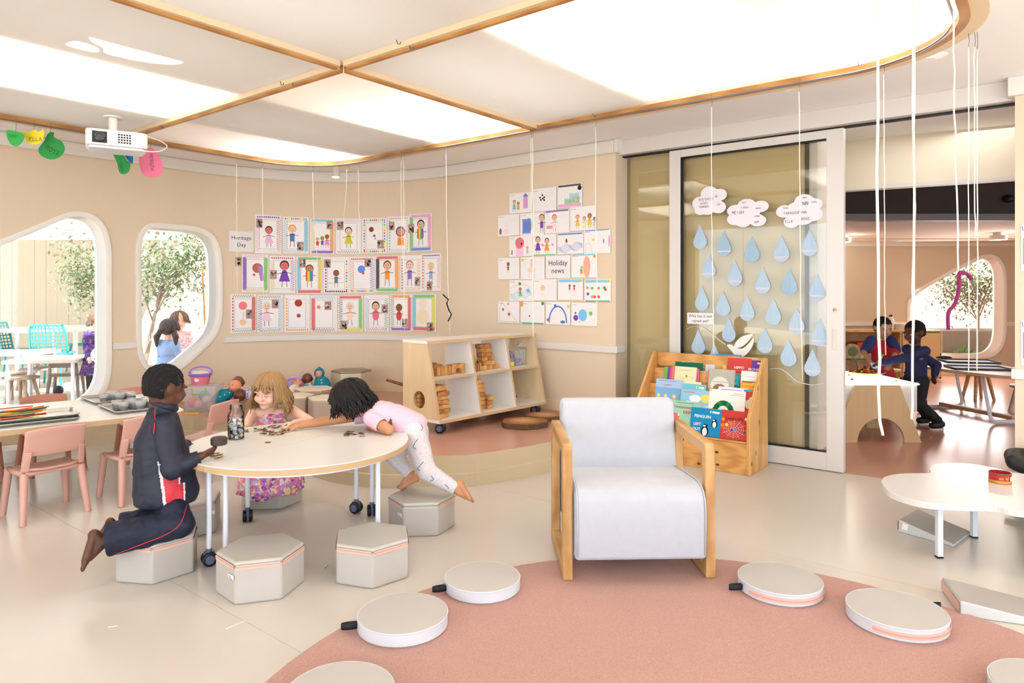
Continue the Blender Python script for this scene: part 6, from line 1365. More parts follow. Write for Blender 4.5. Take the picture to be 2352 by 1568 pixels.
# projector
pj = at(268, 326, 4.62); pt = thing('projector', 'white ceiling projector on a short pole at the upper left', 'projector', pj, .55)
m_pj = mat('projector_white', (230, 224, 212), .4, .01)
ob('body', MB().prism(rrect(.36, .25, .035), -.05, .055), m_pj, pt, bevel=.012, bseg=3); ob('underside', MB().prism(rrect(.33, .22, .03), -.068, -.05), mat('projector_silver', (214, 216, 226), .3, .01), pt, bevel=.006)
ob('lens', MB().lathe([(.03, 0), (.03, .02), (.022, .022), (.022, .006), (.001, .006)], (-.10, -.127, .0), 20, Matrix.Rotation(math.pi / 2, 4, 'X')), mat('lens_black', (10, 10, 14), .1, 0), pt, smooth=40)
ob('lens_surround', MB().box((-.10, -.126, 0), (.085, .004, .075)), M_black, pt)
for j in range(4):
    for i in range(5): ob('vent_hole', MB().box((.01 + .016 * i, -.1262, .026 - .017 * j), (.011, .003, .011)), M_black, pt)
q = Vector((-.02, .02, 0)); ob('pole', MB().tube([(q.x, q.y, .055), (q.x, q.y, ZS + .02 - pj.z)], .028, 20), m_pj, pt, smooth=40); ob('ceiling_plate', MB().lathe([(.06, 0), (.06, .012)], (q.x, q.y, ZS - .012 - pj.z), 24), m_pj, pt, smooth=40); ob('mount_plate', MB().prism(rrect(.16, .12, .02), .055, .066), mat('mount_grey', (150, 146, 140), .5), pt)
ob('cable', MB().tube(cr([(.05, .05, .062), (.2, .02, .06), (.30, -.05, .0), (.24, -.12, -.06), (.1, -.14, -.07)], 6, False), .003, 6), m_steel, pt, smooth=True)
# ceiling spot
sp = at(771, 410, 6.95); spt = thing('ceiling_spotlight', 'small white cylinder spotlight on the ceiling above the portraits', 'spotlight', (sp.x, sp.y, ZC - .14)); ob('body', MB().lathe([(.042, 0), (.042, .12), (.03, .125), (.03, .14)], n=24), M_white, spt, smooth=40); ob('bulb', MB().lathe([(.038, -.002), (.030, -.006), (.001, -.008)], n=24), mat('spot_glow', (255, 240, 215), .5, 0, emit=6), spt, smooth=True)
# small hooks on the battens
for px, py in ((648, 192), (676, 196), (916, 98), (946, 111), (373, 292), (1365, 265), (1975, 147)):
    d = 1568 * (ZS - .036 - H) / (HZ - py); p = at(px, py, d); h_ = ob('steel_hook', MB().tube([p + Vector((-.01, 0, .012)), p + Vector((-.006, 0, -.006)), p + Vector((.006, 0, -.006)), p + Vector((.01, 0, .004))], .0025, 6), m_wire, smooth=True); setp(h_, 'tiny steel hook screwed to the oak ceiling batten', 'hook', 'steel hooks on the ceiling battens')
# sheets on the wall at the far right
for py0, py1, lb, c_ in ((515, 622, 'white sheet with a green drawing at the right edge of the picture', GR), (735, 838, 'lower white sheet at the right edge, above the dado rail', (150, 150, 160))):
    a = R(0, .004); k = (2345 - 1176) / F; s = (k * a.y - a.x) / (U.x - k * U.y); p = a + U * s; z0 = H - (py1 - HZ) / F * p.y; z1 = H - (py0 - HZ) / F * p.y; o0 = Vector((p.x, p.y, z0)); t = thing('wall_sheet', lb, 'sheet', o0)
    vs = [o0 + U * x + EZ * z - ND * q for q in (0, .001) for x, z in ((0, 0), (.21, 0), (.21, z1 - z0), (0, z1 - z0))]
    ob('paper', MB().add(vs, [(0, 1, 2, 3), (7, 6, 5, 4), (0, 4, 5, 1), (1, 5, 6, 2), (2, 6, 7, 3), (3, 7, 4, 0)]), m_paper, t, world=True); pr = Print(); pr.rect(.01, .04, .2, .2, c_); pr.line([(.005, z1 - z0 - .01), (.01, z1 - z0 - .04)], .004, BL); pr.build('artwork', o0, U, EZ, t)
# ================================================================== PEOPLE
Zv = Vector((0, 0, 1))
def skinm(name, col, col2=None): return mat(name, col, .5, .05, 14, spec=.35)
SKD = skinm('skin_deep', (94, 57, 41)); SKL = skinm('skin_fair', (236, 190, 164)); SKM = skinm('skin_tan', (196, 138, 98)); SKM2 = skinm('skin_olive', (206, 156, 122)); SKF = skinm('skin_foot', (176, 106, 84))
def basis(f, u):
    f = Vector(f).normalized(); u = Vector(u); u = (u - f * u.dot(f)).normalized(); return u.cross(f).normalized(), f, u      # left, front, up
def head(sk, c, f, u, s=.105, neck=None, nr=.034):
    l, f, u = basis(f, u); k = s / .105; M = Matrix((l, f, u)).transposed(); c = Vector(c)
    def e(a, b, g, r, m=True): sk.ell(c + (l * a + f * b + u * g) * k, [q * k for q in r], M)
    e(0, -.012, .016, (.077, .090, .086)); e(0, .022, -.030, (.060, .064, .070)); e(0, .042, -.074, (.034, .036, .024)); e(0, .012, -.062, (.052, .050, .034))
    for d in (-1, 1):
        e(d * .034, .058, -.030, (.026, .024, .026)); e(d * .079, -.006, -.006, (.008, .019, .027)); e(d * .083, -.014, -.004, (.006, .014, .022)); e(d * .030, .074, .018, (.024, .012, .008))
    sk.cap(c + (f * .083 + u * .004) * k, c + (f * .096 - u * .020) * k, .007 * k, .0105 * k)
    for d in (-1, 1): e(d * .010, .088, -.022, (.007, .008, .006))
    e(0, .084, -.047, (.018, .006, .0045)); e(0, .083, -.056, (.015, .006, .0045)); e(0, .070, -.080, (.016, .012, .010))
    if neck is not None: sk.cap(c + (-u * .05 - f * .018) * k, Vector(neck), nr, nr * 1.08)
    return l, f, u, k
def eyes(parent, c, hb, iris=(60, 40, 30), closed=False, brow=(90, 62, 40), lip=(196, 110, 104)):
    l, f, u, k = hb; c = Vector(c); M = Matrix((l, f, u)).transposed()
    for d in (-1, 1):
        p = c + (l * d * .031 + f * .0735 + u * .002) * k
        if not closed:
            ob('eye', MB().ell(p, (.0125 * k, .008 * k, .0085 * k), M), mat('eye_white', (236, 232, 228), .2, 0), parent, world=True, smooth=True)
            ob('iris', MB().ell(p + f * .0055 * k - u * .001 * k, (.006 * k, .0035 * k, .006 * k), M), mat('iris_%d' % iris[0], iris, .15, 0), parent, world=True, smooth=True)
        pts = [p + (l * d * x + f * (.010 - abs(x) * .18) + u * (y)) * k for x, y in ((-.013, -.002 if closed else .004), (-.005, -.005 if closed else .009), (.005, -.005 if closed else .009), (.013, -.001 if closed else .004))]
        ob('lashes', MB().tube(pts, .0014 * k, 5), mat('lash', (52, 34, 26), .8), parent, world=True, smooth=True)
        pts = [p + (l * d * x + f * (.009 - abs(x) * .2) + u * y) * k for x, y in ((-.014, .018), (-.004, .0215), (.008, .021), (.017, .016))]
        ob('eyebrow', MB().tube(pts, [.0022 * k, .0028 * k, .0026 * k, .0012 * k], 5), mat('brow_%d' % brow[0], brow, .9), parent, world=True, smooth=True)
    pts = [c + (l * x + f * (.0905 - abs(x) * .35) - u * (.0515 - abs(x) * .12)) * k for x in (-.021, -.010, 0, .010, .021)]
    ob('lips', MB().tube(pts, [.0012 * k, .0032 * k, .0036 * k, .0032 * k, .0012 * k], 6), mat('lip_%d' % lip[0], lip, .45), parent, world=True, smooth=True)
def hand(sk, w, d, n, ts=1, curl=.5, s=1.0, spread=1.0):
    """five separate fingers from the wrist w, pointing d, palm facing n, thumb on side ts"""
    w = Vector(w); d = Vector(d).normalized(); n = Vector(n); n = (n - d * n.dot(d)).normalized(); sd = d.cross(n).normalized() * ts
    kn = []
    for i in range(4):
        x = (1.5 - i) * .0135 * s; kv = w + d * (.047 - .004 * abs(i - 1.2)) * s + sd * x; kn.append(kv); sk.cap(w + sd * x * .5 + d * .004, kv, .0105 * s, .0092 * s)
    sk.ell(w + d * .026 * s, (.022 * s, .022 * s, .011 * s), Matrix((sd, d, n)).transposed())
    for i, (kv, L) in enumerate(zip(kn, (.042, .047, .044, .034))):
        p = kv; a = curl * .45; fd = (d + sd * (1.5 - i) * .10 * spread).normalized()
        for q, (fr, r0, r1) in enumerate(((.42, .0068, .0062), (.32, .0062, .0057), (.26, .0057, .0048))):
            v = fd * math.cos(a) + n * math.sin(a); p2 = p + v * L * fr * s; sk.cap(p, p2, r0 * s, r1 * s, 10); p = p2; a += curl * .75
    b = w + d * .012 * s + sd * .016 * s; v = (d * .62 + sd * .62 + n * .35).normalized(); p1 = b + v * .024 * s; v2 = (d * .85 + sd * .25 + n * .45).normalized(); p2 = p1 + v2 * .018 * s; p3 = p2 + (d * .8 + n * .5).normalized() * .013 * s
    sk.cap(b, p1, .0098 * s, .0078 * s); sk.cap(p1, p2, .0078 * s, .0068 * s, 10); sk.cap(p2, p3, .0068 * s, .0054 * s, 10)
def foot(sk, a, d, dn, s=1.0):
    """bare foot from ankle a, toes towards d, sole towards dn"""
    a = Vector(a); d = Vector(d).normalized(); dn = Vector(dn); dn = (dn - d * dn.dot(d)).normalized(); sd = d.cross(dn).normalized()
    heel = a - d * .022 * s + dn * .030 * s; ball = a + d * .078 * s + dn * .036 * s
    sk.cap(a, heel, .024 * s, .022 * s); sk.cap(a + d * .01 * s, a + d * .06 * s + dn * .026 * s, .024 * s, .018 * s)
    for q in (-1, 0, 1): sk.cap(heel + sd * q * .006 * s, ball + sd * q * .018 * s, .017 * s, .0135 * s)
    for i in range(5):
        b = ball + sd * (i - 2) * .0145 * s - d * abs(i - 1.2) * .004 * s; sk.cap(b, b + d * (.026 - .003 * i) * s + dn * .003 * s, .0085 * s if i else .0105 * s, .0068 * s if i else .009 * s, 10)
def torso(sk, pts, rs, l):
    """elliptical trunk along pts; rs = (half width along l, half depth)"""
    n = len(pts)
    for i in range(n - 1):
        for k in range(7):
            t = k / 7; p = Vector(pts[i]).lerp(Vector(pts[i + 1]), t); ax = (Vector(pts[min(i + 1, n - 1)]) - Vector(pts[max(i - 1, 0)])).normalized()
            L = Vector(l); L = (L - ax * L.dot(ax)).normalized(); fr = ax.cross(L); a = lerp(rs[i][0], rs[i + 1][0], t); b = lerp(rs[i][1], rs[i + 1][1], t)
            sk.ell(p, (a, b, max(.03, (a + b) * .32)), Matrix((L, fr, ax)).transposed())
def person(label, base, sk, skin, vox=.0045, grp=None):
    t = thing('person', label, 'person', base, 0, grp); lme('body', remesh(sk, vox, 5, .5), skin, t); return t
def cloth(name, mb, m, t, vox=.006, it=22, disp=(.004, 22), fm=None, cuts=()):
    """garment; cuts = [(point, outward normal, radius)] open hems and cuffs"""
    me = remesh(mb, vox, max(it, 18), .5, disp)
    if cuts:
        bm = bmesh.new(); bm.from_mesh(me)
        for p, n, r in cuts:
            n = Vector(n).normalized(); near = [g for g in bm.verts if (g.co - p).length < r]; nf = set(q for g in near for q in g.link_faces)
            geo = list(nf) + list(set(e for q in nf for e in q.edges)) + list(set(g for q in nf for g in q.verts))
            bmesh.ops.bisect_plane(bm, geom=geo, dist=1e-6, plane_co=p, plane_no=n)
            bmesh.ops.delete(bm, geom=[g for g in bm.verts if (g.co - p).length < r and (g.co - p).dot(n) > 1e-5], context='VERTS')
        bm.to_mesh(me); bm.free()
    if fm:
        me.polygons.foreach_set('material_index', [fm(p.center) for p in me.polygons])
    o = lme(name, me, m, t)
    if cuts: s_ = o.modifiers.new('s', 'SOLIDIFY'); s_.thickness = .004; s_.offset = 0
    return o
def tubehair(c, hb, rad, specs, m, t, name='hair', seed=1, r0=.007, base=None):
    """hair as many tapered locks. specs: list of (n, az0, az1, phi0, phi1, drop, flare, spreaddrop)"""
    l, f, u, k = hb; rg = random.Random(seed); mb = MB(); c = Vector(c)
    if base: base(mb)
    for n, a0, a1, p0, p1, drop, fl_, dv, grav in specs:
        for i in range(n):
            a = math.radians(lerp(a0, a1, (i + rg.random()) / n)); sc = 1 + rg.uniform(-.02, .08); pts = []; ph0 = math.radians(p0 + rg.uniform(-6, 12)); ph1 = math.radians(p1 + rg.uniform(-6, 6))
            for q in range(6):
                ph = lerp(ph0, ph1, q / 5); dr = l * math.sin(a) + f * math.cos(a); pts.append(c + (dr * rad[0 if abs(math.sin(a)) > .7 else 1] * math.sin(ph) + u * rad[2] * math.cos(ph)) * sc)
            dr = l * math.sin(a) + f * math.cos(a); dd = drop * rg.uniform(1 - dv, 1 + dv); g = Vector(grav)
            for q in range(1, 5): tq = q / 4; pts.append(pts[5] + g * dd * tq + dr * fl_ * math.sin(tq * 2.2) + Vector((rg.uniform(-1, 1), rg.uniform(-1, 1), 0)) * .003 * q)
            rr = [r0 * .5, r0, r0 * 1.1, r0 * 1.1, r0 * 1.1, r0 * 1.1, r0, r0 * .9, r0 * .7, r0 * .2]
            mb.tube(pts, rr, 5, flat=.55)
    return ob(name, mb, m, t, world=True, smooth=True)
def surf_tube(me_ob, pix, r, m, t, name, n=5):
    """thin piping laid on a garment along the points seen in the photo"""
    dg = bpy.context.evaluated_depsgraph_get(); T = pmat(me_ob.parent) if me_ob.parent else Matrix.Identity(4)
    bv = BVHTree.FromPolygons([T @ v.co for v in me_ob.data.vertices], [tuple(p.vertices) for p in me_ob.data.polygons]); pts = []
    for x, y in pix:
        h = bv.ray_cast(Vector((0, 0, H)), (at(x, y, 1) - Vector((0, 0, H))).normalized())
        if h[0]: pts.append(h[0] + h[1] * (r * .4 + .0025))
    if len(pts) > 1: ob(name, MB().tube(cr(pts, 4, False), r, 6), m, t, world=True, smooth=True)

# ---------------- boy in the navy tracksuit, kneeling on a pouf
f = Vector((.84, .54, 0)).normalized(); l = Zv.cross(f); r_ = -l
hc = at(379, 889, 3.2); nb = at(374, 952, 3.2); chest = at(368, 1010, 3.2); pel = at(374, 1118, 3.2)
sk = MB(); hb = head(sk, hc, Vector((.60, .74, -.28)), Zv, .107, nb, .038)
torso(sk, [pel, at(372, 1065, 3.2), chest, nb - Zv * .03], [(.085, .07), (.082, .068), (.095, .07), (.07, .05)], l)
sr = nb + r_ * .098 - Zv * .035; sl = nb + l * .098 - Zv * .035; er = at(398, 1076, 3.07); wr = at(464, 1046, 3.12); el = sl + f * .06 - Zv * .15 + l * .03; wl = at(432, 1022, 3.48)
sk.chain([sr, er, wr], [.034, .028, .019]); sk.chain([sl, el, wl], [.034, .028, .019])
hand(sk, wr, at(500, 1030, 3.17) - wr, Vector((.1, .7, .6)), -1, .55, .98); hand(sk, wl, Vector((.8, .1, -.12)), Vector((0, 0, -1)), 1, .4, .95)
kr = at(414, 1203, 3.09); kl = kr + l * .14 - f * .01; ar = at(243, 1240, 2.98); al = at(262, 1213, 3.12)
hr, hl = pel + r_ * .055, pel + l * .055
sk.chain([hr, kr, ar], [.058, .046, .026]); sk.chain([hl, kl, al], [.058, .046, .026])
foot(sk, ar - (kr - ar) * .06, at(226, 1305, 2.955) - ar, Vector((-.8, -.5, .1)), 1.12); foot(sk, al, Vector((-.35, -.25, -.8)), -f, .95)
boy = person('child in navy tracksuit with red side panel kneeling on a pouf', (pel.x, pel.y, HP), sk, SKD)
m_navy = mat('navy_nylon', (28, 30, 47), .6, .12, 9, bump=.15, bscale=40); m_red = mat('tracksuit_red', (200, 40, 52), .55, .04); m_wht = mat('tracksuit_white', (226, 220, 216), .6, .02); m_pant = mat('navy_pants', (17, 20, 44), .7, .12, 9)
jk = MB(); torso(jk, [at(383, 1138, 3.19), at(376, 1085, 3.2), at(366, 1010, 3.2), nb - Zv * .01], [(.136, .140), (.130, .128), (.118, .108), (.088, .068)], l)
jk.chain([sr, er + Vector((-.002, -.004, 0)), wr + (er - wr) * .12], [.052, .047, .030]); jk.chain([sl, el, wl + (el - wl) * .15], [.050, .043, .030])
jk.cap(nb + Zv * .008 - f * .01, nb + Zv * .03 + f * .005, .056, .053)
def jfm(p):
    a = (p - pel).dot(f); b = (p - pel).dot(r_); 
    if b < .02 or p.z > .53 or (p - er).length < .058: return 0
    lo = -.012 - .10 * (p.z - .33); hi = .058 + .02 * (p.z < .42)
    if lo < a < lo + .012 or hi - .008 < a < hi: return 2
    return 1 if lo + .012 <= a <= hi - .008 else 0
jo = cloth('jacket', jk, [m_navy, m_red, m_wht], boy, .0048, 6, (.005, 16), jfm, [(at(383, 1150, 3.19), (-.03, 0, -1), .26), (wr + (er - wr) * .10, wr - er, .06), (wl + (el - wl) * .13, wl - el, .06)])
surf_tube(jo, [(358, 931), (357, 950), (357, 975), (355, 996)], .0028, m_red, jo, 'piping'); surf_tube(jo, [(418, 955), (420, 968), (421, 978)], .0028, m_red, jo, 'piping')
cl = MB(); cl.tube([nb + Zv * .045 + (f * .95 * math.cos(a) + l * math.sin(a)) * .052 + f * .006 - Zv * (.020 * math.cos(a) - .005) for a in [2 * math.pi * k / 20 for k in range(20)]], .012, 8, True, flat=1.6); ob('collar', cl, m_navy, boy, world=True, smooth=True)
pa = MB(); pa.chain([pel.lerp((kr + kl) / 2, .25), hr.lerp(kr, .6), kr], [.055, .064, .062]); pa.chain([pel.lerp((kr + kl) / 2, .25), hl.lerp(kl, .6), kl], [.055, .064, .062]); pa.chain([kr, ar + (kr - ar) * .04], [.060, .074]); pa.chain([kl, al + (kl - al) * .12], [.060, .062])
po = cloth('trousers', pa, m_pant, boy, .006, 6, (.008, 18), None, [(ar + (kr - ar) * .02, ar - kr, .13), (al + (kl - al) * .12, al - kl, .11)]); surf_tube(po, [(428, 1160), (420, 1190), (405, 1212), (370, 1232), (335, 1245), (300, 1258), (262, 1272)], .002, m_red, po, 'piping')
# short tightly curled hair following the skull
l3, f3, u3, k3 = hb; hm = MB(); M3 = Matrix((l3, f3, u3)).transposed(); hm.ell(hc + (u3 * .021 - f3 * .014) * k3, (.079 * k3, .091 * k3, .084 * k3), M3); hm.ell(hc + (-f3 * .030 - u3 * .006) * k3, (.069 * k3, .068 * k3, .068 * k3), M3)
me = remesh(hm, .004, 3); bm = bmesh.new(); bm.from_mesh(me)
dl = [v for v in bm.verts if ((v.co - hc).dot(f3) > .052 * k3 and (v.co - hc).dot(u3) < .070 * k3) or (v.co - hc).dot(u3) < -.055 * k3 or ((v.co - hc).dot(u3) < .012 * k3 and (v.co - hc).dot(f3) > -.012 * k3)]
bmesh.ops.delete(bm, geom=dl, context='VERTS'); bm.to_mesh(me); bm.free()
nrm = [v.normal.copy() for v in me.vertices]
for v, nv_ in zip(me.vertices, nrm):
    q = v.co - hc; z = q.dot(l3) / k3; v.co = v.co + nv_ * (.0028 * math.sin(z * 330) * (1 if q.dot(u3) > .02 else .2) + .003 * noise.noise(v.co * 130))
lme('hair', me, mat('black_hair', (17, 14, 14), .9, .3, 90, bump=1, bscale=260), boy)
# lid he lifts
lid = thing('jar_lid', 'dark brown jar lid held up by the kneeling boy', 'lid', at(503, 1021, 3.17)); ob('cap', MB().lathe([(.032, 0), (.036, .004), (.037, .03), (.030, .036), (.001, .037)], n=28), mat('lid_brown', (62, 44, 38), .5, .05), lid, smooth=40)

# ---------------- girl in the floral dress
hc = at(619, 896, 4.16); nb = at(625, 946, 4.24); bf = Vector((-.12, -1, 0)).normalized(); l = Zv.cross(bf); r_ = -l
sk = MB(); hb = head(sk, hc, Vector((-.25, -.93, -.25)), Vector((.10, .1, 1)), .110, nb, .030)
pel = Vector((nb.x - .005, 4.27, .29)); chest = nb - Zv * .08
torso(sk, [pel, pel.lerp(chest, .5), chest, nb - Zv * .025], [(.08, .065), (.072, .056), (.082, .06), (.06, .042)], l)
sr = at(584, 945, 4.24); sl = at(667, 940, 4.24); er = at(563, 985, 4.12); wr = at(541, 992, 3.82); el = at(712, 966, 4.11); wl = at(676, 971, 4.0)
sk.chain([nb - Zv * .02, sr, er, wr], [.034, .033, .027, .019]); sk.chain([nb - Zv * .02, sl, el, wl], [.034, .033, .027, .020])
hand(sk, wr, Vector((.2, -.9, -.1)), Vector((0, 0, -1)), -1, .4, .95); hand(sk, wl, at(648, 974, 3.97) - wl, Vector((-.3, -.45, -.8)), 1, .75, .98)
for sg, hp in ((1, l), (-1, -l)):
    h0 = pel + hp * .05; kn = h0 + bf * .17 + Vector((0, 0, -.055)) + hp * .02; an = kn - bf * .17 + Vector((0, 0, -.03)) + hp * .01; sk.chain([h0, kn, an], [.055, .045, .028]); sk.cap(an, an - bf * .07, .026, .018)
girl = person('child with blonde bob in pink floral dress sitting behind the table', (pel.x, pel.y, HP), sk, SKL)
m_flor = spots('floral_pink', (214, 130, 178), [(236, 170, 206), (196, 120, 200), (232, 120, 130), (246, 214, 130), (166, 208, 214), (150, 80, 170), (250, 220, 230), (236, 140, 110)], 58, .8, .62)
dm = MB(); torso(dm, [pel + Zv * .01, pel.lerp(chest, .5), chest + Zv * .015, nb - Zv * .038], [(.098, .085), (.088, .070), (.100, .076), (.084, .058)], l); dm.cap(chest + l * .052 + Zv * .025, nb + l * .066 - Zv * .006, .036, .028); dm.cap(chest - l * .052 + Zv * .025, nb - l * .066 - Zv * .006, .036, .028); dm.cap(chest - l * .04 + Zv * .03, chest + l * .04 + Zv * .03, .045, .045)
cloth('dress_bodice', dm, m_flor, girl, .006, 5, (.003, 26))
ctr = Vector((-1.478, 4.195, 0)); vs = []; fs_ = []; prof = [(.075, .068, .40), (.105, .10, .36), (.150, .165, .315), (.168, .200, .27), (.176, .212, .20), (.180, .218, .13), (.184, .224, .085)]; n = 96
for j, (a, b, z) in enumerate(prof):
    for k in range(n):
        g = 2 * math.pi * k / n; pl = 1 + (.035 * math.sin(g * 13 + math.sin(g * 3)) + .02 * math.sin(g * 29)) * (j / 6) ** 1.5; cx = pel.lerp(ctr, min(1, j / 3)); vs.append((cx.x + a * pl * math.cos(g), cx.y + b * pl * math.sin(g), z + (.012 * math.sin(g * 5) if j == 6 else 0)))
for j in range(6):
    for k in range(n): fs_.append((j * n + k, j * n + (k + 1) % n, (j + 1) * n + (k + 1) % n, (j + 1) * n + k))
o = ob('dress_skirt', MB().add(vs, fs_), m_flor, girl, world=True, smooth=True); sd_ = o.modifiers.new('s', 'SOLIDIFY'); sd_.thickness = .004
eyes(girl, hc, hb, closed=True, brow=(150, 112, 76), lip=(206, 116, 112))
m_blond = mat('dark_blonde_hair', (128, 92, 56), .55, 0, 30, stretch=(6, 6, 1), col2=(192, 150, 98))
def bcap(mb): l3, f3, u3, k = hb; mb.ell(hc + (u3 * .016 - f3 * .026) * k, (.085 * k, .088 * k, .092 * k), Matrix((l3, f3, u3)).transposed())
gv = Vector((0, .0, -1)); rd = (.088 * hb[3], .098 * hb[3], .102 * hb[3])
tubehair(hc, hb, rd, [(100, 74, 178, 8, 96, .118, .034, .2, gv), (100, -178, -74, 8, 96, .112, .026, .2, gv), (34, 52, 76, 6, 88, .060, .010, .2, gv), (34, -76, -52, 6, 88, .060, .010, .2, gv), (16, 8, 50, 4, 56, .030, .010, .25, gv), (16, -50, -8, 4, 56, .030, .010, .25, gv), (8, -10, 10, 4, 50, .012, .006, .3, gv)], m_blond, girl, seed=4, base=bcap)

# ---------------- girl in the pink T-shirt leaning over the table
D2 = 3.86; hc = at(806, 917, 3.87); nb = at(846, 938, 3.87); chest = at(872, 950, D2); mid = at(908, 962, D2); pel = at(948, 982, D2 - .01)
l = Vector((0, -1, 0)); sk = MB(); hb = head(sk, hc, Vector((-.90, -.22, -.42)), Vector((-.42, .05, .9)), .108, nb, .032)
torso(sk, [pel, mid, chest, nb], [(.078, .068), (.072, .06), (.082, .062), (.06, .045)], l)
sL = chest + l * .088 + Vector((-.03, 0, -.01)); sR = chest - l * .088 + Vector((-.035, 0, -.012)); eL = at(893, 990, 3.70); wL = at(858, 998, 3.79); eR = at(742, 971, 3.90); wR = at(690, 985, 3.83)
eL.z = max(eL.z, TZ + .028); wL.z = TZ + .022; wR.z = TZ + .026; eR.z = max(eR.z, TZ + .035)
sk.chain([nb, sL, eL, wL], [.034, .033, .029, .021]); sk.chain([nb, sR, eR, wR], [.034, .032, .028, .020])
hand(sk, wR, Vector((-1, -.15, -.06)), Vector((.1, 0, -1)), 1, .45, 1.0); hand(sk, wL, Vector((-.5, .85, -.1)), Vector((0, 0, -1)), -1, .4, .95)
hL = pel + l * .048 + Vector((.012, 0, -.02)); hR = pel - l * .05 + Vector((-.01, 0, -.02)); kL = at(980, 1082, 3.74); aL = at(1050, 1124, 3.70); kR = at(906, 1048, 3.93); aR = at(944, 1092, 3.88)
sk.chain([hL, kL, aL], [.060, .043, .026]); sk.chain([hR, kR, aR], [.060, .043, .026])
foot(sk, aL, at(1074, 1166, 3.68) - aL, Vector((.7, .1, .45)), .98); foot(sk, aR, Vector((-.75, -.15, -.30)), Vector((-.2, 0, -1)), .95)
g2 = person('child with dark hair in pink shirt leaning across the table', (pel.x, pel.y, HP), sk, SKM)
m_pks = mat('pink_jersey', (232, 188, 202), .85, .02, 14); ts = MB(); torso(ts, [pel + Vector((.010, 0, -.008)), mid, chest, nb + Vector((.012, 0, 0))], [(.100, .090), (.092, .082), (.096, .076), (.062, .046)], l)
ts.chain([chest + l * .05, sL, sL.lerp(eL, .60)], [.052, .045, .040]); ts.chain([chest - l * .05, sR, sR.lerp(eR, .40)], [.052, .046, .043])
cloth('t_shirt', ts, m_pks, g2, .0055, 5, (.005, 18), None, [(sL.lerp(eL, .60), eL - sL, .065), (sR.lerp(eR, .42), eR - sR, .07)])
m_leg = spots('dotted_leggings', (216, 208, 208), [(160, 146, 150), (176, 160, 164), (120, 130, 138), (190, 172, 176)], 150, .85, .30)
lg = MB(); lg.cap(pel + Vector((-.02, 0, 0)), pel + Vector((.012, 0, -.03)), .082, .080); lg.chain([hL, kL, aL + (kL - aL) * .07], [.074, .052, .034]); lg.chain([hR, kR, aR + (kR - aR) * .10], [.072, .051, .034]); lo_ = cloth('leggings', lg, m_leg, g2, .0055, 5, (.002, 24), None, [(aL + (kL - aL) * .03, aL - kL, .06), (aR + (kR - aR) * .06, aR - kR, .06)])
for pp in ([(960, 1008), (954, 1016), (950, 1026), (956, 1030)], [(972, 1060), (966, 1068), (960, 1076), (966, 1080)], [(990, 1092), (996, 1100), (988, 1104)], [(966, 975), (970, 983), (966, 990)], [(1022, 1112), (1030, 1120), (1024, 1126)]): surf_tube(lo_, pp, .0016, mat('print_grey', (70, 78, 84), .8), lo_, 'squiggle_print')
eyes(g2, hc, hb, (40, 28, 22), False, (50, 36, 30), (170, 96, 86))
m_dark = mat('dark_brown_hair', (18, 12, 11), .55, 0, 30, stretch=(6, 6, 1), col2=(34, 24, 22), spec=.3)
def bcap(mb): l3, f3, u3, k = hb; mb.ell(hc + (u3 * .018 - f3 * .030) * k, (.086 * k, .088 * k, .094 * k), Matrix((l3, f3, u3)).transposed())
rd = (.096 * hb[3], .106 * hb[3], .110 * hb[3]); gB = Vector((.45, -.1, -.85)).normalized(); gF = Vector((.05, -.05, -1)).normalized()
tubehair(hc, hb, rd, [(110, 58, 178, 8, 92, .085, .018, .25, gB), (60, -178, -60, 8, 92, .075, .014, .2, gB), (30, 26, 60, 6, 86, .06, .006, .3, gF), (16, -56, -26, 6, 80, .05, .006, .3, gF), (14, -26, 26, 6, 62, .02, .004, .3, gF)], m_dark, g2, seed=9, base=bcap)

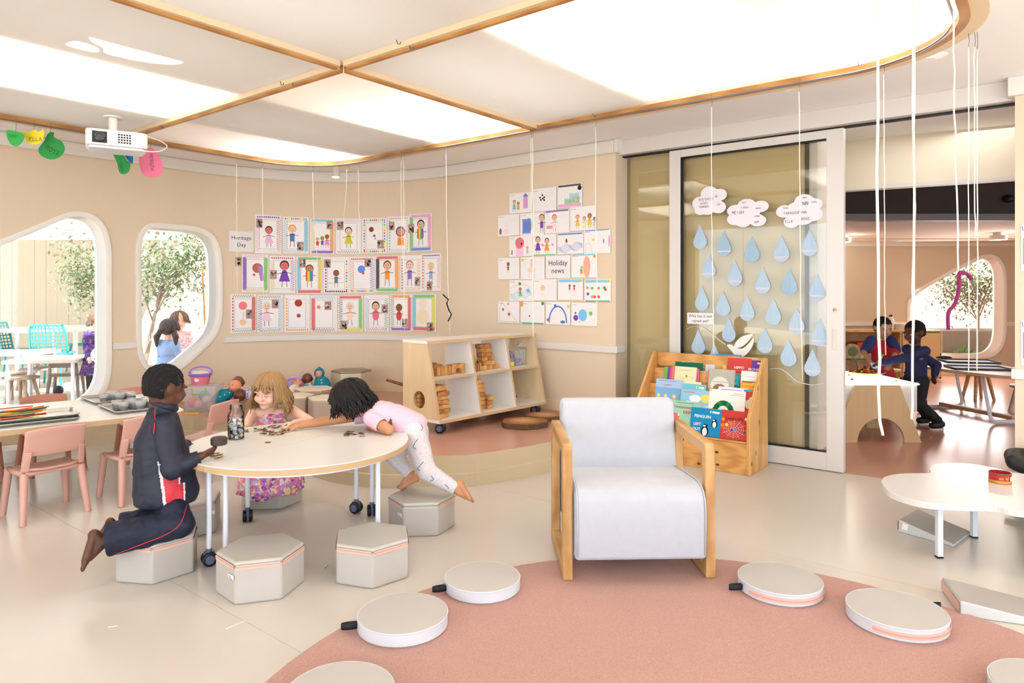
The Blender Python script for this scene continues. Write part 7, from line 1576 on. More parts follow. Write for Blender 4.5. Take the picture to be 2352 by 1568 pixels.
# ---------------- simple figures seen farther away
def far_kid(label, base, h, face, skin, hairm, topm, botm, arms, legs=None, hairdrop=0, dress=None, shoes=None, vox=.007, lean=0, grp=None, hand_s=1.0, hl=None):
    """standing child; h total height, arms = [(elbow, wrist, handdir)] in world space, left then right; legs = [(knee, ankle)]"""
    base = Vector(base); fw = Vector((face[0], face[1], 0)).normalized(); l = Zv.cross(fw); k = h / 1.02
    hc = base + Zv * (h - .108 * k) + fw * (.02 + lean); nb = base + Zv * (h - .235 * k) + fw * lean * .8; pel = base + Zv * .46 * k; chest = pel.lerp(nb, .66)
    sk = MB(); hb = head(sk, hc, face, Zv, .108 * k, nb, .034 * k); torso(sk, [pel, pel.lerp(chest, .5), chest, nb - Zv * .03], [(.088 * k, .07 * k), (.082 * k, .065 * k), (.092 * k, .066 * k), (.065 * k, .045 * k)], l)
    sh = [nb + l * .10 * k - Zv * .04 * k, nb - l * .10 * k - Zv * .04 * k]; tp = MB(); torso(tp, [pel - Zv * .02, pel.lerp(chest, .5), chest, nb - Zv * .02], [(.106 * k, .09 * k), (.098 * k, .084 * k), (.106 * k, .082 * k), (.07 * k, .052 * k)], l)
    for i, (s, (e, w_, hd, slv)) in enumerate(zip(sh, arms)):
        e = Vector(e); w_ = Vector(w_); sk.chain([nb - Zv * .04, s, e, w_], [.034, .033 * k, .027 * k, .019 * k]); hand(sk, w_, hd, Vector((0, 0, -1)) if abs(Vector(hd).normalized().z) < .8 else -fw, 1 if i == 0 else -1, .5, hand_s)
        tp.chain([chest, s, e] + ([w_.lerp(e, .1)] if slv else []), [.05 * k, .050 * k, .043 * k] + ([.034 * k] if slv else [])) if slv != .5 else tp.chain([chest, s, s.lerp(e, .75)], [.05 * k, .052 * k, .050 * k])
    if legs is None: legs = [(base + l * .06 * k + Zv * .25 * k + fw * .01, base + l * .065 * k + Zv * .06), (base - l * .06 * k + Zv * .25 * k, base - l * .065 * k + Zv * .06)]
    bt = MB(); bt.cap(pel + Zv * .02, pel - Zv * .03, .092 * k, .09 * k)
    for i, (kn, an) in enumerate(legs):
        hp = pel + l * (.052 if i == 0 else -.052) * k; sk.chain([hp, kn, an], [.058 * k, .043 * k, .028 * k]); foot(sk, an, fw, Vector((0, 0, -1)), .9 * k); bt.chain([hp, Vector(kn), Vector(an).lerp(Vector(kn), .12)], [.075 * k, .058 * k, .045 * k])
    t = person(label, (base.x, base.y, 0), sk, skin, vox, grp)
    cloth('top', tp, topm, t, .008, 5, (.005, 16))
    if dress is None and botm: cloth('trousers', bt, botm, t, .008, 5, (.005, 16))
    elif botm: cloth('leggings', bt, botm, t, .008, 5, None)
    if dress:
        n = 48; vs = []; fs_ = []; pr = [(.105, .60), (.115, .50), (.145, .38), (.165, .28)]
        for j, (a, z) in enumerate(pr):
            for q in range(n): g = 2 * math.pi * q / n; pl = 1 + .05 * math.sin(g * 9) * j / 3; vs.append(base + Vector((a * k * pl * math.cos(g), a * k * pl * math.sin(g), z * k)))
        for j in range(3):
            for q in range(n): fs_.append((j * n + q, j * n + (q + 1) % n, (j + 1) * n + (q + 1) % n, (j + 1) * n + q))
        o = ob('skirt', MB().add(vs, fs_), dress, t, world=True, smooth=True); s_ = o.modifiers.new('s', 'SOLIDIFY'); s_.thickness = .005
    if shoes:
        for kn, an in legs: sm = MB(); an = Vector(an); sm.cap(an - fw * .02 + Vector((0, 0, -.02)), an + fw * .085 + Vector((0, 0, -.028)), .036, .031); sm.cap(an, an + Vector((0, 0, -.01)), .034, .036); so2 = cloth('shoe', sm, shoes, t, .006, 3, None); ob('sole', MB().prism([(p[0], p[1]) for p in circ(0, 0, .075, 20, .036, math.atan2(fw.y, fw.x))], 0, .014), m_wht, so2); so2.children[0].matrix_world = Matrix.Translation(an + fw * .034 + Vector((0, 0, -an.z + .001)) - t.location + t.location); so2.children[0].location = an + fw * .034 + Vector((0, 0, -an.z + .001)) - t.location
    l3, f3, u3, kk = hb; M3 = Matrix((l3, f3, u3)).transposed()
    if hairdrop == 0:
        hm = MB(); hm.ell(hc + (u3 * .026 - f3 * .016) * kk, (.081 * kk, .092 * kk, .084 * kk), M3); hm.ell(hc + (-f3 * .034 - u3 * .008) * kk, (.070 * kk, .068 * kk, .07 * kk), M3); me = remesh(hm, .006, 3, disp=(.004, 80)); bm = bmesh.new(); bm.from_mesh(me)
        dl = [v for v in bm.verts if ((v.co - hc).dot(f3) > .05 * kk and (v.co - hc).dot(u3) < .060 * kk) or (v.co - hc).dot(u3) < -.05 * kk or ((v.co - hc).dot(u3) < .012 * kk and (v.co - hc).dot(f3) > -.01 * kk)]
        bmesh.ops.delete(bm, geom=dl, context='VERTS'); bm.to_mesh(me); bm.free(); lme('hair', me, hairm, t)
    else:
        def bc(mb): mb.ell(hc + (u3 * .018 - f3 * .028) * kk, (.085 * kk, .088 * kk, .093 * kk), M3)
        rd = (.093 * kk, .098 * kk, .105 * kk); gg = Vector((0, 0, -1)); tubehair(hc, hb, rd, [(60, 70, 290, 8, 96, hairdrop, .012, .15, gg), (14, -60, -20, 6, 80, .03, .004, .2, gg), (14, 20, 60, 6, 80, .03, .004, .2, gg)], hairm, t, seed=int(h * 100), base=bc, r0=.010)
    eyes(t, hc, hb, (40, 28, 22), False, (50, 36, 30), (170, 96, 86)); return t, hc, hb
m_bh = MATS['black_hair']
# boys at the light table in the next room
b1 = Vector((3.80, 6.42, 0)); m_jump = mat('navy_jumper', (36, 42, 84), .85, .08, 16); m_trk = mat('black_joggers', (20, 20, 26), .8, .1)
nv, nhc, nhb = far_kid('child in navy jumper reaching over the light table in the next room', b1, 1.02, (-.95, -.25, -.28), SKD, m_bh, m_jump, m_trk,
    [(at(2078, 822, 6.22), at(2022, 834, 6.1), (-1, -.1, -.2), 1), (at(2152, 838, 6.45), at(2146, 862, 6.40), (-.1, 0, -1), 1)],
    legs=[(Vector((3.76, 6.32, .25)), fl(2158, 986) + Vector((0, 0, .07))), (Vector((3.86, 6.46, .25)), fl(2128, 974) + Vector((0, 0, .07)))], shoes=mat('black_trainer', (22, 22, 26), .6, .05))
pr = Print(); pr.poly(circ(0, 0, .02, 12, .024), (170, 60, 80)); pr.poly([(-.012, -.005), (0, .024), (.012, -.005)], (226, 220, 226)); pr.rect(-.024, -.03, .024, -.026, (200, 120, 140)); pr.rect(-.018, -.04, .018, -.037, (190, 190, 210)); pr.build('chest_emblem', at(2116, 816, 6.28), Vector((1, 0, 0)), Zv, nv)
b2 = at(2025, 668, 7.05); b2.z = 0; m_rj = mat('red_shirt', (196, 36, 48), .8, .05, 16); m_nv2 = mat('navy_sleeve', (48, 56, 110), .8, .05, 16)
rdb, _, _ = far_kid('child in red and navy shirt behind the light table', b2, 1.03, (.05, -.95, -.35), SKM2, m_bh, m_rj, m_rj, [(at(2055, 815, 6.9), at(2040, 842, 6.6), (-.5, -.6, -.1), .5), (at(1984, 808, 6.95), at(2002, 836, 6.55), (.6, -.6, -.1), .5)])
for s_, e in ((at(2047, 782, 7.0), at(2057, 803, 6.95)), (at(2001, 782, 7.0), at(1988, 803, 6.97))): ob('raglan_sleeve', MB().cap(s_, e, .052, .050), m_nv2, rdb, world=True, smooth=True)
# ================================================================== TABLE TOP THINGS
jp = fl(542, 1007, TZ); jar = thing('glass_jar', 'tall glass jar half full of small tiles on the round table', 'jar', jp)
ob('glass', MB().lathe([(.036, 0), (.041, .004), (.042, .125), (.040, .14), (.033, .15), (.033, .178), (.032, .181)], n=28), glassm('jar_glass', (.985, .99, .985), .06), jar, smooth=40)
for z in (.156, .164, .172): ob('thread', MB().tube([(.0335 * math.cos(a), .0335 * math.sin(a), z) for a in [2 * math.pi * k / 24 for k in range(24)]], .0012, 5, True), glassm('jar_glass'), jar, smooth=True)
rg = random.Random(2); cm = MB()
for k in range(130):
    a = rg.uniform(0, 6.28); r = rg.choice((.034, .034, .028, .015)); z = rg.uniform(.012, .105); cm.cur = rg.choice([(50, 40, 40), (90, 70, 58), (240, 232, 216), (236, 230, 226), (170, 180, 216), (216, 184, 136), (244, 240, 232)]); M_ = Matrix.Rotation(a, 3, 'Z') @ Matrix.Rotation(rg.uniform(.6, 1.57), 3, 'Y') @ Matrix.Rotation(rg.uniform(0, 3), 3, 'Z'); M4 = M_.to_4x4()
    cm.box((r * math.cos(a), r * math.sin(a), z), (.017, .015, .003), M=M4)
o = ob('tile_contents', cm, printm(), jar, cols=True); o['kind'] = 'stuff'
m_tl = mat('tile_black', (34, 28, 28), .5, .05); m_tw2 = mat('tile_wood', (206, 170, 124), .6, .05)
def tile(p, rz, flip, tilt, label, grp):
    t = thing('game_tile', label, 'tile', p, rz, grp); mb = MB(); T = Matrix.Rotation(tilt, 4, 'X'); sx, sy = .026, .016
    ob('face', MB().box((0, 0, .0034), (sx, sy, .0016), M=T), m_tl if flip else m_tw2, t); ob('base', MB().box((0, 0, .0014), (sx, sy, .0024), M=T), m_tw2 if flip else m_tl, t); return t
rg = random.Random(6)
def pile(n, x0, x1, y0, y1, label, grp, layers=3):
    used = []
    for k in range(n):
        p = fl(rg.uniform(x0, x1), rg.uniform(y0, y1), TZ); z = 0
        for q, zq in used:
            if (q - p).length < .024: z = max(z, zq + .0045)
        used.append((p.copy(), z)); p.z = TZ + .0005 + z; tile(p, rg.uniform(0, 3.1), rg.random() < .6, 0, label, grp)
pile(36, 602, 660, 981, 1001, 'small dark tile in the big pile before the blonde child', 'tiles in the big pile')
pile(8, 560, 604, 984, 993, 'small tile in the line between jar and big pile', 'tiles in a line beside the jar')
pile(14, 793, 832, 995, 1004, 'small tile in the heap beside the leaning child\'s elbow', 'tiles in the right heap')
pile(8, 486, 514, 1040, 1052, 'small tile near the kneeling boy\'s hand', 'tiles near the boy')
pile(1, 615, 618, 1017, 1018, 'lone dark tile in the middle of the round table', None)

# ================================================================== TOYS ON THE PLATFORM
bxp = fl(454, 946, ZP); Tb = Matrix.Translation(bxp + Vector((0, .12, 0))) @ Matrix.Rotation(.1, 4, 'Z')
tbx = tub('toy_box', Tb, .29, .24, .225, frost('toybox_clear', (226, 224, 230), .26), mat('lime_clip', (120, 200, 60), .4), None, 'clear plastic toy box with green clip on the platform', r=.02)
for k, (x, y, z, r, c) in enumerate(((-.07, -.05, .08, .05, (232, 84, 64)), (-.02, -.06, .055, .042, (232, 120, 140)), (.05, -.05, .095, .04, (214, 200, 170)), (.08, -.06, .045, .038, (170, 90, 70)), (0, .02, .12, .05, (120, 150, 170)), (-.06, .04, .05, .04, (226, 160, 90)), (.07, .03, .06, .045, (150, 130, 190)))):
    b_ = ob('toy_ball', MB().ell(bxp + Vector((x, .12 + y, z + .004)), (r, r, r)), mat('ball_%d' % k, c, .5, .03), smooth=True); setp(b_, ('red', 'pink', 'cream', 'brown', 'blue grey', 'orange', 'lilac')[k] + ' soft ball inside the clear toy box', 'ball', 'balls in the toy box')
lid_ = ob('folded_cloth', MB().prism(rrect(.13, .05, .01), 0, .008, Matrix.Translation(bxp + Vector((-.02, -.08, .0)))), mat('yellow', (236, 200, 50), .6)); setp(lid_, 'flat yellow toy ruler in front of the toy box', 'ruler')
bkp = bxp + Vector((-.03, .12, .235)); pk = thing('toy_bucket', 'pink toy bucket with purple rim on top of the toy box', 'bucket', bkp, .3)
ob('pail', MB().lathe([(.072, 0), (.09, .085), (.09, .09), (.001, .088)], n=28), mat('bucket_pink', (226, 122, 138), .4, .02), pk, smooth=40); ob('rim', MB().lathe([(.095, .078), (.1, .085), (.1, .10), (.094, .105), (.088, .10)], n=28), mat('bucket_purple', (150, 110, 200), .4, .02), pk, smooth=40)
ob('handle', MB().tube([(.098 * math.cos(a), .03 + .02 * math.sin(a), .10 + .055 * math.sin(a)) for a in [math.pi * k / 14 for k in range(15)]], .007, 8), MATS['bucket_purple'], pk, smooth=True)
ob('sticker', MB().lathe([(.02, 0), (.02, .001)], (-.02, -.083, .05), 12, Matrix.Rotation(math.pi / 2 - .2, 4, 'X')), m_wht, pk)
ob('inner_lining', MB().lathe([(.088, .092), (.06, .12), (.001, .125)], n=20), m_wht, pk, smooth=True)
def doll(hp, hr, skin, body, bm, label, hood=None, cap=None, faced=Vector((0, -1, 0)), limbs=()):
    """baby doll: head at hp (radius hr), body = [(point, radius)...] chain"""
    b0 = Vector(body[0][0]); t = thing('baby_doll', label, 'doll', (hp.x, hp.y, ZP), 0, 'baby dolls on the platform'); sk = MB(); l, f, u = basis(faced, Zv); M = Matrix((l, f, u)).transposed(); k = hr / .075
    sk.ell(hp, (hr * .92, hr * .98, hr), M); sk.ell(hp + f * hr * .55 - u * hr * .35, (hr * .62, hr * .45, hr * .5), M); sk.ell(hp + f * hr * 1.0 - u * hr * .12, (hr * .13, hr * .12, hr * .11), M)
    for d in (-1, 1): sk.ell(hp + l * d * hr * .9 - u * hr * .1, (hr * .12, hr * .2, hr * .25), M)
    sk.cap(hp - u * hr * .5, b0, hr * .4, hr * .4)
    for a, b in limbs: sk.cap(a, b, hr * .3, hr * .26); sk.ell(b, (hr * .3,) * 3)
    lme('body', remesh(sk, .006, 4), skin, t); cm_ = MB()
    for (p, r), (q, s) in zip(body[:-1], body[1:]): cm_.cap(p, q, r, s)
    if len(body) == 1: cm_.ell(body[0][0], (body[0][1],) * 3)
    cloth('romper', cm_, bm, t, .008, 4, (.006, 20))
    for d in (-1, 1): ob('eye', MB().ell(hp + f * hr * .93 + l * d * hr * .36 + u * hr * .08, (hr * .14, hr * .06, hr * .05), M), mat('doll_eye', (50, 30, 28), .3), t, world=True, smooth=True)
    ob('mouth', MB().ell(hp + f * hr * .98 - u * hr * .48, (hr * .2, hr * .06, hr * .07), M), mat('doll_mouth', (190, 84, 84), .4), t, world=True, smooth=True)
    if hood:
        hm = MB(); hm.ell(hp - f * hr * .25 + u * hr * .12, (hr * 1.22, hr * 1.2, hr * 1.3), M); hm.cap(hp - f * hr * .2 + u * hr * 1.1, hp - f * hr * .3 + u * hr * 1.45, hr * .6, hr * .25); me = remesh(hm, .006, 3); bm_ = bmesh.new(); bm_.from_mesh(me); bmesh.ops.delete(bm_, geom=[v for v in bm_.verts if (v.co - hp).dot(f) > hr * .45 and abs((v.co - hp).dot(l)) < hr * .75 and (v.co - hp).dot(u) < hr * .85], context='VERTS'); bm_.to_mesh(me); bm_.free(); ho = lme('hood', me, hood, t); s_ = ho.modifiers.new('s', 'SOLIDIFY'); s_.thickness = .008
    return t
m_teal = mat('teal_fleece', (16, 128, 148), .9, .06, 30, bump=.3, bscale=160); m_crm = mat('cream_romper', (230, 218, 196), .9, .03); m_dfl = spots('blue_floral', (206, 202, 220), [(110, 120, 190), (140, 150, 200), (220, 200, 220), (90, 96, 160)], 60, .9, .5)
SD1 = mat('doll_peach', (232, 150, 112), .45, .03); SD2 = mat('doll_brown', (130, 78, 54), .45, .03); SD3 = mat('doll_dark', (104, 56, 40), .45, .03)
dl = 6.35
A = doll(at(540, 887, dl) , .060, SD1, [(at(532, 900, dl), .045), (at(515, 908, dl - .05), .065), (at(497, 917, dl - .1), .045)], m_teal, 'doll with light head in teal romper lying beside the toy box', faced=Vector((-.35, -.75, .3)))
for k in range(3): ob('button', MB().ell(at(527 - k * 11, 902 + k * 4.5, dl - .09 - .02 * k), (.006,) * 3), m_wht, A, world=True, smooth=True)
doll(at(547, 878, 6.55), .062, SD2, [(at(549, 893, 6.55), .05), (at(552, 912, 6.5), .075)], m_crm, 'brown doll in cream propped on the wall behind the teal one', faced=Vector((.3, -.9, 0)))
doll(at(551, 907, 6.28), .060, SD3, [(at(566, 905, 6.32), .045), (at(580, 906, 6.36), .07), (at(590, 912, 6.4), .05)], m_dfl, 'dark doll in blue floral dress lying on its side', faced=Vector((-.5, -.6, -.4)))
dr2 = 6.75
ca = at(682, 886, 6.7); car = thing('doll_carrier', 'lilac plastic doll seat holding a small doll', 'doll seat', (ca.x, ca.y, ZP)); m_lil = mat('lilac_plastic', (196, 160, 214), .4, .02)
pl = [at(x, y, 6.78) for x, y in ((659, 871), (690, 868), (700, 878), (707, 896), (700, 912), (668, 912), (662, 893))]; pc_ = cr(pl, 4); n = len(pc_); yv = Vector((0, .03, 0))
ob('shell', MB().add(pc_ + [p + yv for p in pc_], [tuple(range(n)), tuple(range(2 * n - 1, n - 1, -1))] + [(i, n + i, n + (i + 1) % n, (i + 1) % n) for i in range(n)]), m_lil, car, world=True); ob('rim', MB().tube(pc_, .014, 8, True), m_lil, car, world=True, smooth=True)
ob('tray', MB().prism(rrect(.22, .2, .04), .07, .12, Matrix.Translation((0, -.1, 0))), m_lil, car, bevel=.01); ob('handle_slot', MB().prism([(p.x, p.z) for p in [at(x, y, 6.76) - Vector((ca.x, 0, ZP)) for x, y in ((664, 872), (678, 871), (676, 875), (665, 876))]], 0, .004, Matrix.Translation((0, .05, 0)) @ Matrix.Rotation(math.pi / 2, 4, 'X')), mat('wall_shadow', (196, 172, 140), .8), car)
doll(at(684, 880, 6.62), .045, SD1, [(at(678, 890, 6.58), .04), (at(672, 897, 6.5), .05)], m_crm, 'small light doll in cream sitting in the lilac seat', faced=Vector((.2, -.6, .6)))
doll(at(706, 869, 6.72), .055, SD3, [(at(708, 884, 6.72), .05), (at(710, 905, 6.7), .07)], spots('teal_print', (190, 196, 190), [(60, 130, 150), (120, 170, 176), (220, 220, 214)], 50, .9, .5), 'dark doll in teal print standing between lilac seat and hooded doll', faced=Vector((.25, -.95, -.1)))
hd = doll(at(733, 858, 6.75), .042, SD1, [(at(736, 872, 6.75), .055), (at(740, 884, 6.72), .085), (at(742, 905, 6.72), .095)], m_teal, 'doll wearing a teal hooded coat leaning on the wall', hood=m_teal, faced=Vector((.1, -1, 0)))
for k in range(3): ob('button', MB().ell(at(738 + k, 872 + k * 7, 6.66 - .02 * k), (.007,) * 3), m_wht, hd, world=True, smooth=True)
# litter on the floor
for px, py, a, lb in ((540, 1436, .9, 'thin white straw wrapper lying on the cream floor'),):
    p = fl(px, py); d = Vector((math.cos(a), math.sin(a), 0)) * .04; o = ob('paper_scrap', MB().tube([p - d + Vector((0, 0, .002)), p + d + Vector((0, 0, .002))], .0015, 5), m_paper); setp(o, lb, 'scrap')
p = fl(248, 1441); o = ob('paper_scrap', MB().tube([p + Vector((0, 0, .002)), p + Vector((.03, .01, .002))], .0015, 5), m_paper); setp(o, 'tiny white scrap on the floor below the kneeling boy', 'scrap')
p = fl(750, 1305); o = ob('paper_clip', MB().tube([p + Vector((-.008, 0, .002)), p + Vector((0, -.006, .006)), p + Vector((.006, .008, .012))], .0014, 5), mat('litter_brown', (130, 90, 60), .6)); setp(o, 'tiny brown tack on the floor between two poufs', 'tack')
# ================================================================== NEXT ROOM
# bulkhead, lower ceiling, back wall with its window
D9 = 10.5
bA, bB = Vector((2.957, 6.03, 0)), Vector((4.0, 5.42, 0)); bd = (bB - bA).normalized(); bn = Vector((-bd.y, bd.x, 0))
def zq(mb, a, b, th, z0, z1): mb.prism([(p.x, p.y) for p in (a, b, b + bn * th, a + bn * th)], z0, z1)
q = MB(); zq(q, bA - bd * .9, bB + bd * 4, .10, 2.215, 2.72); st('wall_bulkhead', q, mat('bulkhead_cream', (234, 224, 202), .7, .01))
q = MB(); zq(q, bA - bd * .9 - bn * .004, bB + bd * 4 - bn * .004, .108, 2.185, 2.215); st('trim_9', q, M_white)
q = MB(); q.prism([tuple(R(s, t)[:2]) for s, t in ((3.5, SL), (12, SL), (12, -2.2), (3.5, -2.2))][::-1], 2.62, 2.75); st('ceiling_passage', q, mat('passage_ceiling', (240, 238, 234), .8, .01))
# dark glazed band and grey beam above the next room
q = MB(); q.b2((2.2, 7.25, 2.09), (9, 7.33, 2.60)); st('window_3', q, mat('dark_glazing', (40, 33, 28), .7, .05))
q = MB(); q.b2((2.2, 7.20, 2.045), (9, 7.34, 2.115)); st('beam', q, mat('grey_beam', (112, 106, 108), .6, .02))
q = MB(); q.b2((1.6, 7.32, 2.06), (9.5, D9 + .3, 2.14)); st('ceiling_next_room', q, mat('next_ceiling', (222, 198, 178), .8, .015))
q = MB(); q.b2((1.6, D9 - .62, 2.045), (9.5, D9 + .1, 2.06)); st('trim_10', q, mat('next_cornice', (226, 200, 172), .8, .01))
q = MB(); q.b2((1.6, D9 - .05, 1.985), (9.5, D9, 2.05)); st('trim_11', q, M_white)
q = MB(); q.b2((2.0, 6.2, 2.6), (10, 11, 3.0)); st('ceiling_roof', q, M_ceil)
w2 = MB(); w2.b2((1.6, D9, -.02), (12, D9 + .22, 2.6)); wb2 = st('wall_next_room', w2, [mat('wall_next', (212, 192, 164), .75, .015), M_white])
bm = bmesh.new(); bm.from_mesh(wb2.data); bmesh.ops.recalc_face_normals(bm, faces=bm.faces); bm.to_mesh(wb2.data); bm.free()
W3 = [(2090, 706), (2096, 688), (2118, 666), (2180, 630), (2240, 600), (2262, 592), (2283, 594), (2297, 610), (2303, 640), (2303, 720), (2301, 775), (2288, 803), (2262, 814), (2190, 814), (2130, 812), (2102, 800), (2091, 770)]
h3 = [(at(p.x, p.y, D9), Vector((0, -1, 0)), 0) for p in cr([(x, y, 0) for x, y in W3], 5)]
cut_wall(wb2, cutter(h3, Vector((0, -1, 0))))
e = bpy.data.objects.new('window_4', None); COL.objects.link(e); e.location = at(2200, 720, D9); e['kind'] = 'structure'
ob('window_frame', ring(h3, .05, .025, .22), MATS['window_frame_white'], e, world=True, smooth=50); ob('pane', MB().add([p[0] + Vector((0, .18, 0)) for p in h3], [tuple(range(len(h3)))]), M_glass, e, world=True)
q = MB(); q.b2((1.6, D9 - .02, .765), (at(2088, 700, D9).x, D9, .825)); q.b2((at(2308, 700, D9).x, D9 - .02, .765), (12, D9, .825)); st('trim_12', q, M_white)
q = MB(); q.b2((1.6, D9 - .015, 0), (12, D9, .1)); st('baseboard_next_room', q, MATS['cream_skirting'])
q = MB(); q.b2((9.4, 4.0, 0), (9.6, D9, 2.6)); st('wall_next_side', q, MATS['wall_next'])
q = MB(); q.b2((1.55, 6.3, 0), (1.7, D9, 2.6)); st('wall_next_left', q, MATS['wall_next'])
# ceiling lamps
def lamp(px, py, d, label):
    p = at(px, py, d); t = thing('ceiling_lamp', label, 'lamp', (p.x, p.y, 1.965), 0, 'round ceiling lamps in the next room')
    ob('base', MB().lathe([(.06, .06), (.06, .095)], n=24), M_white, t, smooth=40); ob('drum', MB().lathe([(.10, .0), (.10, .055), (.09, .06)], n=28), M_white, t, smooth=40); ob('diffuser', MB().lathe([(.094, -.001), (.001, -.004)], n=28), mat('lamp_glow', (255, 236, 205), .5, 0, emit=9), t, smooth=True)
    l = bpy.data.lights.new('lamp_light', 'POINT'); l.energy = 8; l.color = (1, .92, .80); l.shadow_soft_size = .09; o = bpy.data.objects.new('lamp_light', l); COL.objects.link(o); o.parent = t; o.location = (0, 0, -.06)
    l = bpy.data.lights.new('lamp_uplight', 'POINT'); l.energy = 2.2; l.color = (1, .92, .80); l.shadow_soft_size = .03; o = bpy.data.objects.new('lamp_uplight', l); COL.objects.link(o); o.parent = t; o.location = (.11, -.08, .075)
lamp(2293, 537, 8.9, 'round white ceiling lamp at the right of the next room'); lamp(1937, 523, 9.3, 'round white ceiling lamp behind the door frame')
lamp(1905, 545, 10.0, 'small round ceiling lamp seen through the door glass')
sm = at(2062, 556, 9.98); o = ob('smoke_detector', MB().lathe([(.03, 0), (.07, .02), (.07, .03)], (sm.x, sm.y, 2.015), 24), M_white, smooth=40); setp(o, 'flat white detector on the ceiling of the next room', 'detector')
cmr = at(2318, 456, 7.22); o = ob('camera_dome', MB().ell(cmr, (.05, .05, .04)), M_black, smooth=True); o2 = setp(o, 'small black dome camera on the dark band at the upper right', 'camera')

# light table
lp = fl(2036, 1016); LT = thing('light_table', 'plywood light table with glowing white top in the next room', 'light table', (lp.x, lp.y, 0), .0)
x0, x1 = fl(1905, 1012).x - lp.x, 3.515 - lp.x; zt = .505; dep = .62
xm = (x0 + x1) / 2; hw = (x1 - x0) / 2; fp_ = [(x0, 0)]
xa0, xa1 = fl(1960, 1012).x - lp.x, fl(2083, 1018).x - lp.x; ac = (xa0 + xa1) / 2; ar_ = (xa1 - xa0) / 2
fp_ += [(xa0, 0)] + [(ac - ar_ * math.cos(math.pi * k / 14), .21 * math.sin(math.pi * k / 14)) for k in range(1, 14)] + [(xa1, 0), (x1, 0), (x1 - .19, zt - .004), (x0 + .19, zt - .004)]
n = len(fp_); m_lply = mat('light_table_birch', (214, 184, 138), .5, .07, 3, stretch=(9, 9, .7))
for y in (0, dep):
    vs = [(x, yy, z) for yy in (y, y + .022) for x, z in fp_]; ob('end_panel', MB().add(vs, [tuple(range(n)), tuple(range(2 * n - 1, n - 1, -1))] + [(i, n + i, n + (i + 1) % n, (i + 1) % n) for i in range(n)]), m_lply, LT)
ob('light_box', MB().b2((x0 - .02, .03, zt - .24), (x1 - .02, dep + .28, zt - .012)), mat('light_box_white', (232, 226, 216), .5, .01), LT, bevel=.004)
ob('glowing_top', MB().b2((x0 - .02, -.004, zt - .012), (x1 - .02, dep + .28, zt)), mat('light_panel', (238, 244, 255), .4, 0, emit=1.8), LT)
# bead tray
bt = fl(1998, 860, zt); tr_ = thing('bead_tray', 'yellow tray of mixed beads glowing on the light table', 'tray', (bt.x, bt.y + .06, zt)); ob('dish', MB().lathe([(.12, 0), (.165, .018), (.17, .020), (.16, .018), (.115, .004), (.001, .004)], n=32), mat('yellow_dish', (236, 216, 60), .4, .02), tr_, smooth=40)
rg = random.Random(8); bm_ = MB()
for k in range(240):
    a = rg.uniform(0, 6.28); r = .15 * math.sqrt(rg.random()); bm_.cur = rg.choice([(230, 120, 30), (236, 190, 40), (120, 40, 150), (60, 50, 130), (200, 60, 40), (240, 150, 50), (150, 60, 90)]); bm_.ell((r * math.cos(a), r * math.sin(a), .012 + rg.uniform(0, .075) * (1 - r / .16)), (.011, .011, .009), nu=6, nv=4)
o = ob('beads', bm_, printm(), tr_, cols=True, smooth=True); o['kind'] = 'stuff'
for k, (px, py, c, nm) in enumerate(((1950, 863, (226, 130, 110), 'pink'), (1957, 873, (60, 60, 140), 'blue'), (2060, 857, (236, 196, 60), 'yellow'), (2059, 877, (230, 190, 120), 'amber'), (2107, 880, (40, 80, 120), 'navy'), (2078, 858, (30, 40, 70), 'dark'))):
    p = fl(px, py, zt); r = .022 if k == 2 else .012; o = ob('loose_bead', MB().ell(p + Vector((0, 0, r * .7)), (r, r, r * .7)), mat('bead_%d' % k, c, .3), smooth=True); setp(o, 'loose %s bead on the light table top' % nm, 'bead', 'loose beads on the light table')
cupp = at(2012, 838, 6.15); sc = thing('bead_scoop', 'clear scoop of blue and orange beads held between the two boys', 'scoop', cupp); ob('bowl', MB().lathe([(.03, -.03), (.045, .02), (.042, .02), (.028, -.027)], n=18), frost('scoop_clear', (150, 190, 230), .6), sc, smooth=40); ob('tongs', MB().tube([(.0, 0, .02), (.03, -.02, .05), (.05, -.03, .10)], .008, 6), mat('green_tong', (110, 190, 60), .4), sc, smooth=True); ob('bead_fill', MB().ell((0, 0, -.01), (.03, .03, .022)), mat('orange_bead', (226, 110, 40), .4), sc, smooth=True)
# oval tables with white loop legs
def oval_table(c, ex, a, b, z, label, legs):
    ex = Vector((*ex, 0)).normalized(); t = thing('oval_table', label, 'table', (c[0], c[1], 0), ang(ex), 'oval tables in the next room')
    ob('tabletop', MB().prism(circ(0, 0, a, 48, b), z - .03, z), mat('table_maple', (226, 196, 160), .4, .02), t, bevel=.004)
    for x in legs:
        pts = cr([(x - .1, -b * .62, z - .03), (x - .05, -b * .62, .25), (x, -b * .60, .05), (x + .0, -b * .3, .02), (x, b * .3, .02), (x, b * .6, .05), (x - .05, b * .62, .25), (x - .1, b * .62, z - .03)], 5, False); ob('loop_leg', MB().tube(pts, .022, 8, flat=.5), m_steel, t, smooth=40)
    ob('floor_beam', MB().b2((legs[0], -.03, .03), (legs[-1], .03, .07)), mat('beam_maple', (206, 170, 132), .5, .02), t); return t
oc = at(2205, 842, 7.6); oval_table((4.86, 7.08), (.2, -.98), .84, .44, .50, 'oval maple table with white loop legs at the right of the next room', (-.5, .38))
oval_table((3.7, 8.35), (1, 0), .66, .36, .50, 'oval maple table behind the two boys', (-.5, .5))
m_slate = mat('slate_blue_tray', (70, 84, 112), .5, .03)
